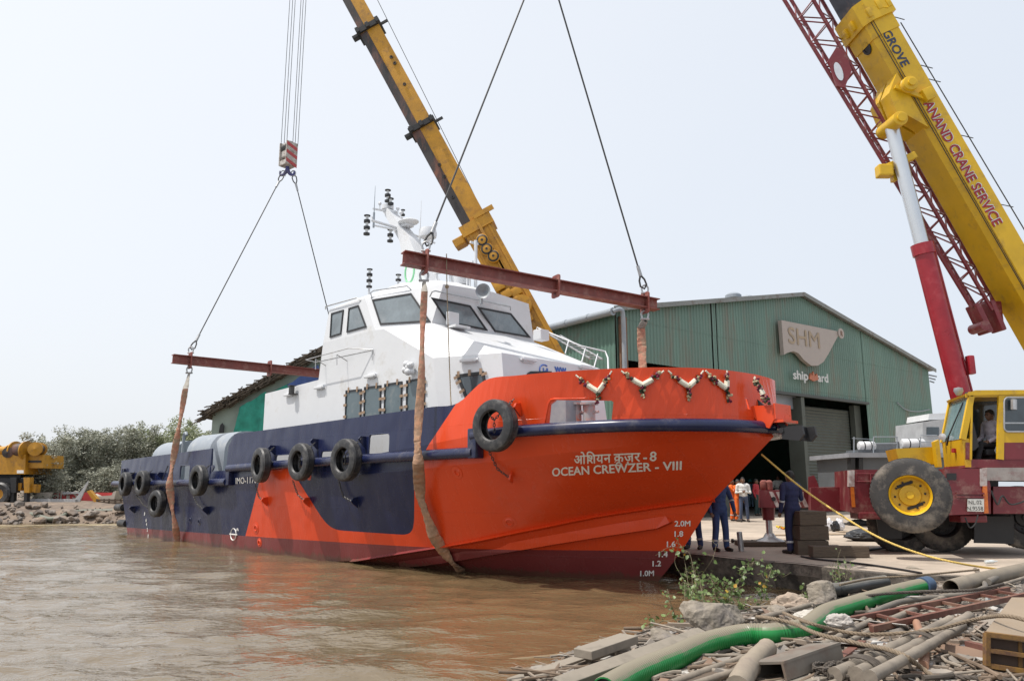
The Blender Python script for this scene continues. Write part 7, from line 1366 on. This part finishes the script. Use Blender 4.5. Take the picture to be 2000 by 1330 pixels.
# steel box cut by the right edge
SBX = thing("steel_skip", "rusty yellow-edged steel box with a tan lid cut by the right edge", "steel box", gr(1980, 1310)); cA = gr(1926, 1288, .0); Yb = cA.y; M_tan = mat("tan_plywood", (.26, .20, .14), .75, var=.12, sc=1, dirt=(.24, .18, .12), dirt_amt=.3); M_yr = mat("rusty_yellow_edge", (.28, .15, .03), .7, var=.3, dirt=(.10, .05, .03), dirt_amt=.6, dirt_sc=6); M_rbox = mat("rust_brown_panel", (.075, .048, .035), .8, var=.4)
s_at = lambda px, py, Y: at(px, py, Y)
m1 = MB(); P = [s_at(1924, 1234, 6.5), s_at(1976, 1166, 8.3), s_at(2120, 1166, 8.3), s_at(2120, 1260, 6.3)]; m1.prism(P, (0, 0, -.04)); m1.build("lid", M_tan, SBX, world=True)
m1 = MB(); dv = (s_at(1976, 1166, 8.3) - s_at(1924, 1234, 6.5)); dv.z = 0; m1.prism([s_at(1924, 1238, 6.52), s_at(2120, 1264, 6.32), s_at(2120, 1330, 6.32), s_at(1926, 1300, 6.52)], dv * .93); m1.build("side_panel", M_rbox, SBX, world=True)
for (a, b, w) in (((1924, 1237), (2120, 1263), .035), ((1924, 1268), (2120, 1296), .03), ((1926, 1298), (2120, 1328), .035)): m1 = MB(); m1.beam(s_at(*a, 6.48), s_at(*b, 6.28), .05, w); m1.build("edge_bar", M_yr, SBX, world=True)
for x, y0, y1 in ((1927, 1236, 1299), (1990, 1246, 1309)): m1 = MB(); m1.beam(s_at(x, y0, 6.47), s_at(x, y1, 6.47), .035, .05, up=(0, 1, 0)); m1.build("corner_bar", M_yr, SBX, world=True)
m1 = MB(); m1.beam(s_at(1890, 1256, 6.7), s_at(1930, 1266, 6.5), .06, .04); m1.build("drawbar", M_rs, SBX, world=True)
# ropes over the rubble
M_rope = mat("brown_hawser", (.19, .145, .10), .95, var=.25, sc=18); M_ropd = mat("dark_wet_rope", (.09, .075, .062), .95, var=.3, sc=18)
def rope(lab, pix, r, m_, lift, nm="rope"):
    P = [gr(x, y, l) for (x, y), l in zip(pix, lift if isinstance(lift, list) else [lift] * len(pix))]; m1 = MB(); rope3(m1, resample(cat_mull(P, 12), .022), r, 8); o = m1.build(nm, m_, loc=P[0]); return tag(o, lab, "rope")
rope("thick brown hawser crossing over the green hose down to the bottom right", [(1478, 1204), (1500, 1206), (1550, 1217), (1600, 1238), (1685, 1258), (1735, 1268), (1772, 1283), (1800, 1304), (1825, 1322)], .020, M_rope, [.12, .25, .24, .22, .2, .22, .2, .1, .05])
rope("brown rope sagging between the green hose and the steel box at right", [(1530, 1196), (1575, 1214), (1632, 1230), (1690, 1238), (1760, 1236), (1830, 1228), (1900, 1210), (1960, 1202), (2010, 1212)], .018, M_rope, [.12, .25, .16, .14, .16, .22, .3, .42, .42])
rope("dark rope running along behind the ribbed hose and ladder", [(1590, 1184), (1640, 1172), (1720, 1160), (1800, 1155), (1900, 1152), (1960, 1140)], .02, M_ropd, .2); rope("dark brown rope lying along the bottom right corner", [(1690, 1312), (1760, 1310), (1850, 1320), (1960, 1328), (2020, 1330)], .022, M_ropd, .04); rope("old thin rope over the stones below the quay wall", [(1640, 1142), (1700, 1130), (1780, 1124), (1850, 1118), (1912, 1112)], .016, M_rope, .25)
m1 = MB(); c = gr(1625, 1318, .06); rr = random.Random(8); Pq = [c + V((math.cos(a * .9) * (.13 + .05 * math.sin(a * 2.3)), math.sin(a) * (.12 + .04 * math.cos(a * 1.7)), .05 * math.sin(a * 1.3) + .03)) for a in [i * .25 for i in range(150)]]
rope3(m1, Pq, .013, 8, 5); o = m1.build("rope_tangle", M_ropd, loc=c); tag(o, "tangled heap of dark rope at the bottom by the bamboo ends", "rope heap")
for k, (a, b) in enumerate((((1655, 1296), (1700, 1316)), ((1775, 1250), (1812, 1262)), ((1690, 1280), (1730, 1300)))):
    A = (gr(*a, .1) + gr(*b, .1)) / 2; m1 = MB(); ax = (gr(1880, 1215, .1) - gr(1650, 1318, .1)).normalized(); sd = ax.cross(V((0, 0, 1))).normalized(); up = sd.cross(ax)
    m1.tube([A + ax * (.012 * t / 2) + sd * math.cos(t) * .155 + up * math.sin(t) * .085 for t in [i * .35 for i in range(72)]], .009, 6); o = m1.build("rope_lashing", M_ropd, loc=A); tag(o, ["dark rope lashing nearest the bottom edge, around the bamboo bundle", "dark rope lashing farthest up the bamboo bundle", "dark rope lashing in the middle of the bamboo bundle"][k], "lashing", "lashings on the bamboo bundle")
# bottles
M_pet = mat("clear_plastic_bottle", (.55, .58, .58), .15, var=.1, spec=.8)
def bottle(lab, px, py, rz, r=.035, l=.24):
    p = gr(px, py, .04); m1 = MB(); ax = V((math.cos(rz), math.sin(rz), .06)); m1.lathe([(0, 0), (r, .01), (r, l * .3), (r * .9, l * .35), (r, l * .4), (r, l * .62), (r * .4, l * .85), (r * .4, l), (0, l)], p, ax, 16); o = m1.build("plastic_bottle", M_pet, loc=p); tag(o, lab, "bottle"); return o
bottle("crumpled clear bottle at the waterline at the bottom", 1048, 1308, .6, .05, .26).location.z = .05; bottle("clear bottle lying on the concrete edge by the yellow rope", 1925, 1110, .1, .035, .25).location.z = .56; bottle("pale bottle among stones by the wide pipe", 1930, 1172, 1.0)
bag("white plastic sheet crumpled among the sticks at the waterline", 1585, 1208, (.22, .14, .05), mat("dirty_white_sheet", (.46, .43, .38), .7, var=.2), 12, "plastic_sheet", cat="litter").location = gr(1585, 1212, .03); bag("grey cloth rag lying on the crossing ropes", 1640, 1222, (.14, .1, .06), mat("grey_rag", (.38, .35, .32), .9), 14, "cloth_rag", cat="rag").location = gr(1640, 1226, .12); bag("brown crumpled sack at the water's edge below the vines", 1500, 1200, (.25, .16, .09), mat("brown_sack", (.33, .26, .2), .9, var=.2), 15, "crumpled_sack", cat="sack").location = gr(1545, 1192, .02)

# ------------------------------------------------------------------ creeper plants at the water's edge
M_vl = [leaf_mat("creeper_leaves", (.05, .095, .02), (.17, .24, .07), .45), mat("creeper_stem", (.16, .14, .08), .8), leaf_mat("yellowed_leaves", (.45, .20, .02), (.55, .38, .05))]
def vine(lab, base, tips, seed, nleaf, Y0, ls=.05):
    b = gr(*base); b.z = max(b.z, .0); t = thing("creeper_plant", lab, "plant", b, 0, "creepers at the water's edge"); rr = random.Random(seed); st = MB(); lf = MB(); yl = MB()
    for k, path in enumerate(tips):
        P = [V((0, 0, 0))] + [at(x, y, Y0 + rr.uniform(-.35, .35)) - b for x, y in path]; Q = resample(cat_mull(P, 10), .03); n_ = len(Q); st.tube(Q, [.008 * (1 - .75 * i / n_) for i in range(n_)], 6)
        for _ in range(int(nleaf * 1.5)):
            u = rr.random() ** .7; i = min(n_ - 2, int((.18 + .82 * u) * n_)); p = Q[i] + V((rr.gauss(0, .055), rr.gauss(0, .055), rr.gauss(0, .05))); s = ls * (.5 + .75 * rr.random()); nn = V((rr.gauss(0, .6), rr.gauss(-.5, .6), rr.gauss(.6, .5))).normalized(); a = nn.orthogonal().normalized(); a = Matrix.Rotation(rr.random() * 6.28, 3, nn) @ a; c = nn.cross(a)
            st.tube([Q[i], (Q[i] + p) / 2 - V((0, 0, .008)), p], .0022, 4, False); L_ = [p, p + a * s * .35 + c * s * .5 + nn * s * .08, p + a * s * .85 + c * s * .36 + nn * .1 * s, p + a * s * 1.35, p + a * s * .85 - c * s * .36 + nn * .1 * s, p + a * s * .35 - c * s * .5 + nn * s * .08]
            (yl if rr.random() < .035 else lf).add(L_, [(0, 1, 2, 3), (0, 3, 4, 5)], True)
    st.build("stem", M_vl[1], t)["kind"] = "stuff"; lf.build("foliage", M_vl[0], t)["kind"] = "stuff"
    if yl.v: yl.build("yellowed_foliage", M_vl[2], t)["kind"] = "stuff"
    return t
vine("tall creeper with two leafy stems reaching across the boat's draught marks", (1355, 1196), [[(1352, 1150), (1338, 1100), (1330, 1065), (1316, 1061)], [(1360, 1140), (1350, 1090), (1340, 1075), (1308, 1068), (1280, 1085)], [(1372, 1160), (1368, 1130), (1392, 1090), (1400, 1062), (1412, 1050)], [(1340, 1170), (1336, 1135), (1318, 1098), (1326, 1064)]], 41, 42, 11.2)
vine("dense creeper clump hanging over the boulder before the quay wall", (1425, 1205), [[(1400, 1180), (1398, 1150), (1385, 1125)], [(1420, 1170), (1440, 1140), (1462, 1110), (1475, 1095), (1482, 1100)], [(1440, 1185), (1470, 1165), (1500, 1130), (1508, 1108), (1530, 1128)], [(1410, 1190), (1380, 1180), (1352, 1160), (1340, 1150)], [(1440, 1190), (1475, 1190), (1490, 1165)], [(1415, 1195), (1425, 1160), (1418, 1135)]], 42, 60, 11.3)
vine("small creeper with oval leaves left of the big pointed boulder", (1330, 1228), [[(1300, 1212), (1282, 1218), (1275, 1212)], [(1318, 1200), (1308, 1170), (1304, 1150)]], 43, 16, 10.4)
vine("upright leafy weed growing at the quay wall right of the navy-clad person", (1640, 1142), [[(1640, 1120), (1636, 1095), (1642, 1072)], [(1648, 1120), (1654, 1100), (1648, 1085)], [(1632, 1125), (1625, 1108), (1630, 1096)]], 44, 34, 13.6, .045)
vine("sparse twig with few leaves beside the round boulder", (1570, 1192), [[(1565, 1175), (1568, 1150), (1572, 1138)], [(1578, 1180), (1590, 1172)]], 45, 9, 11.8)
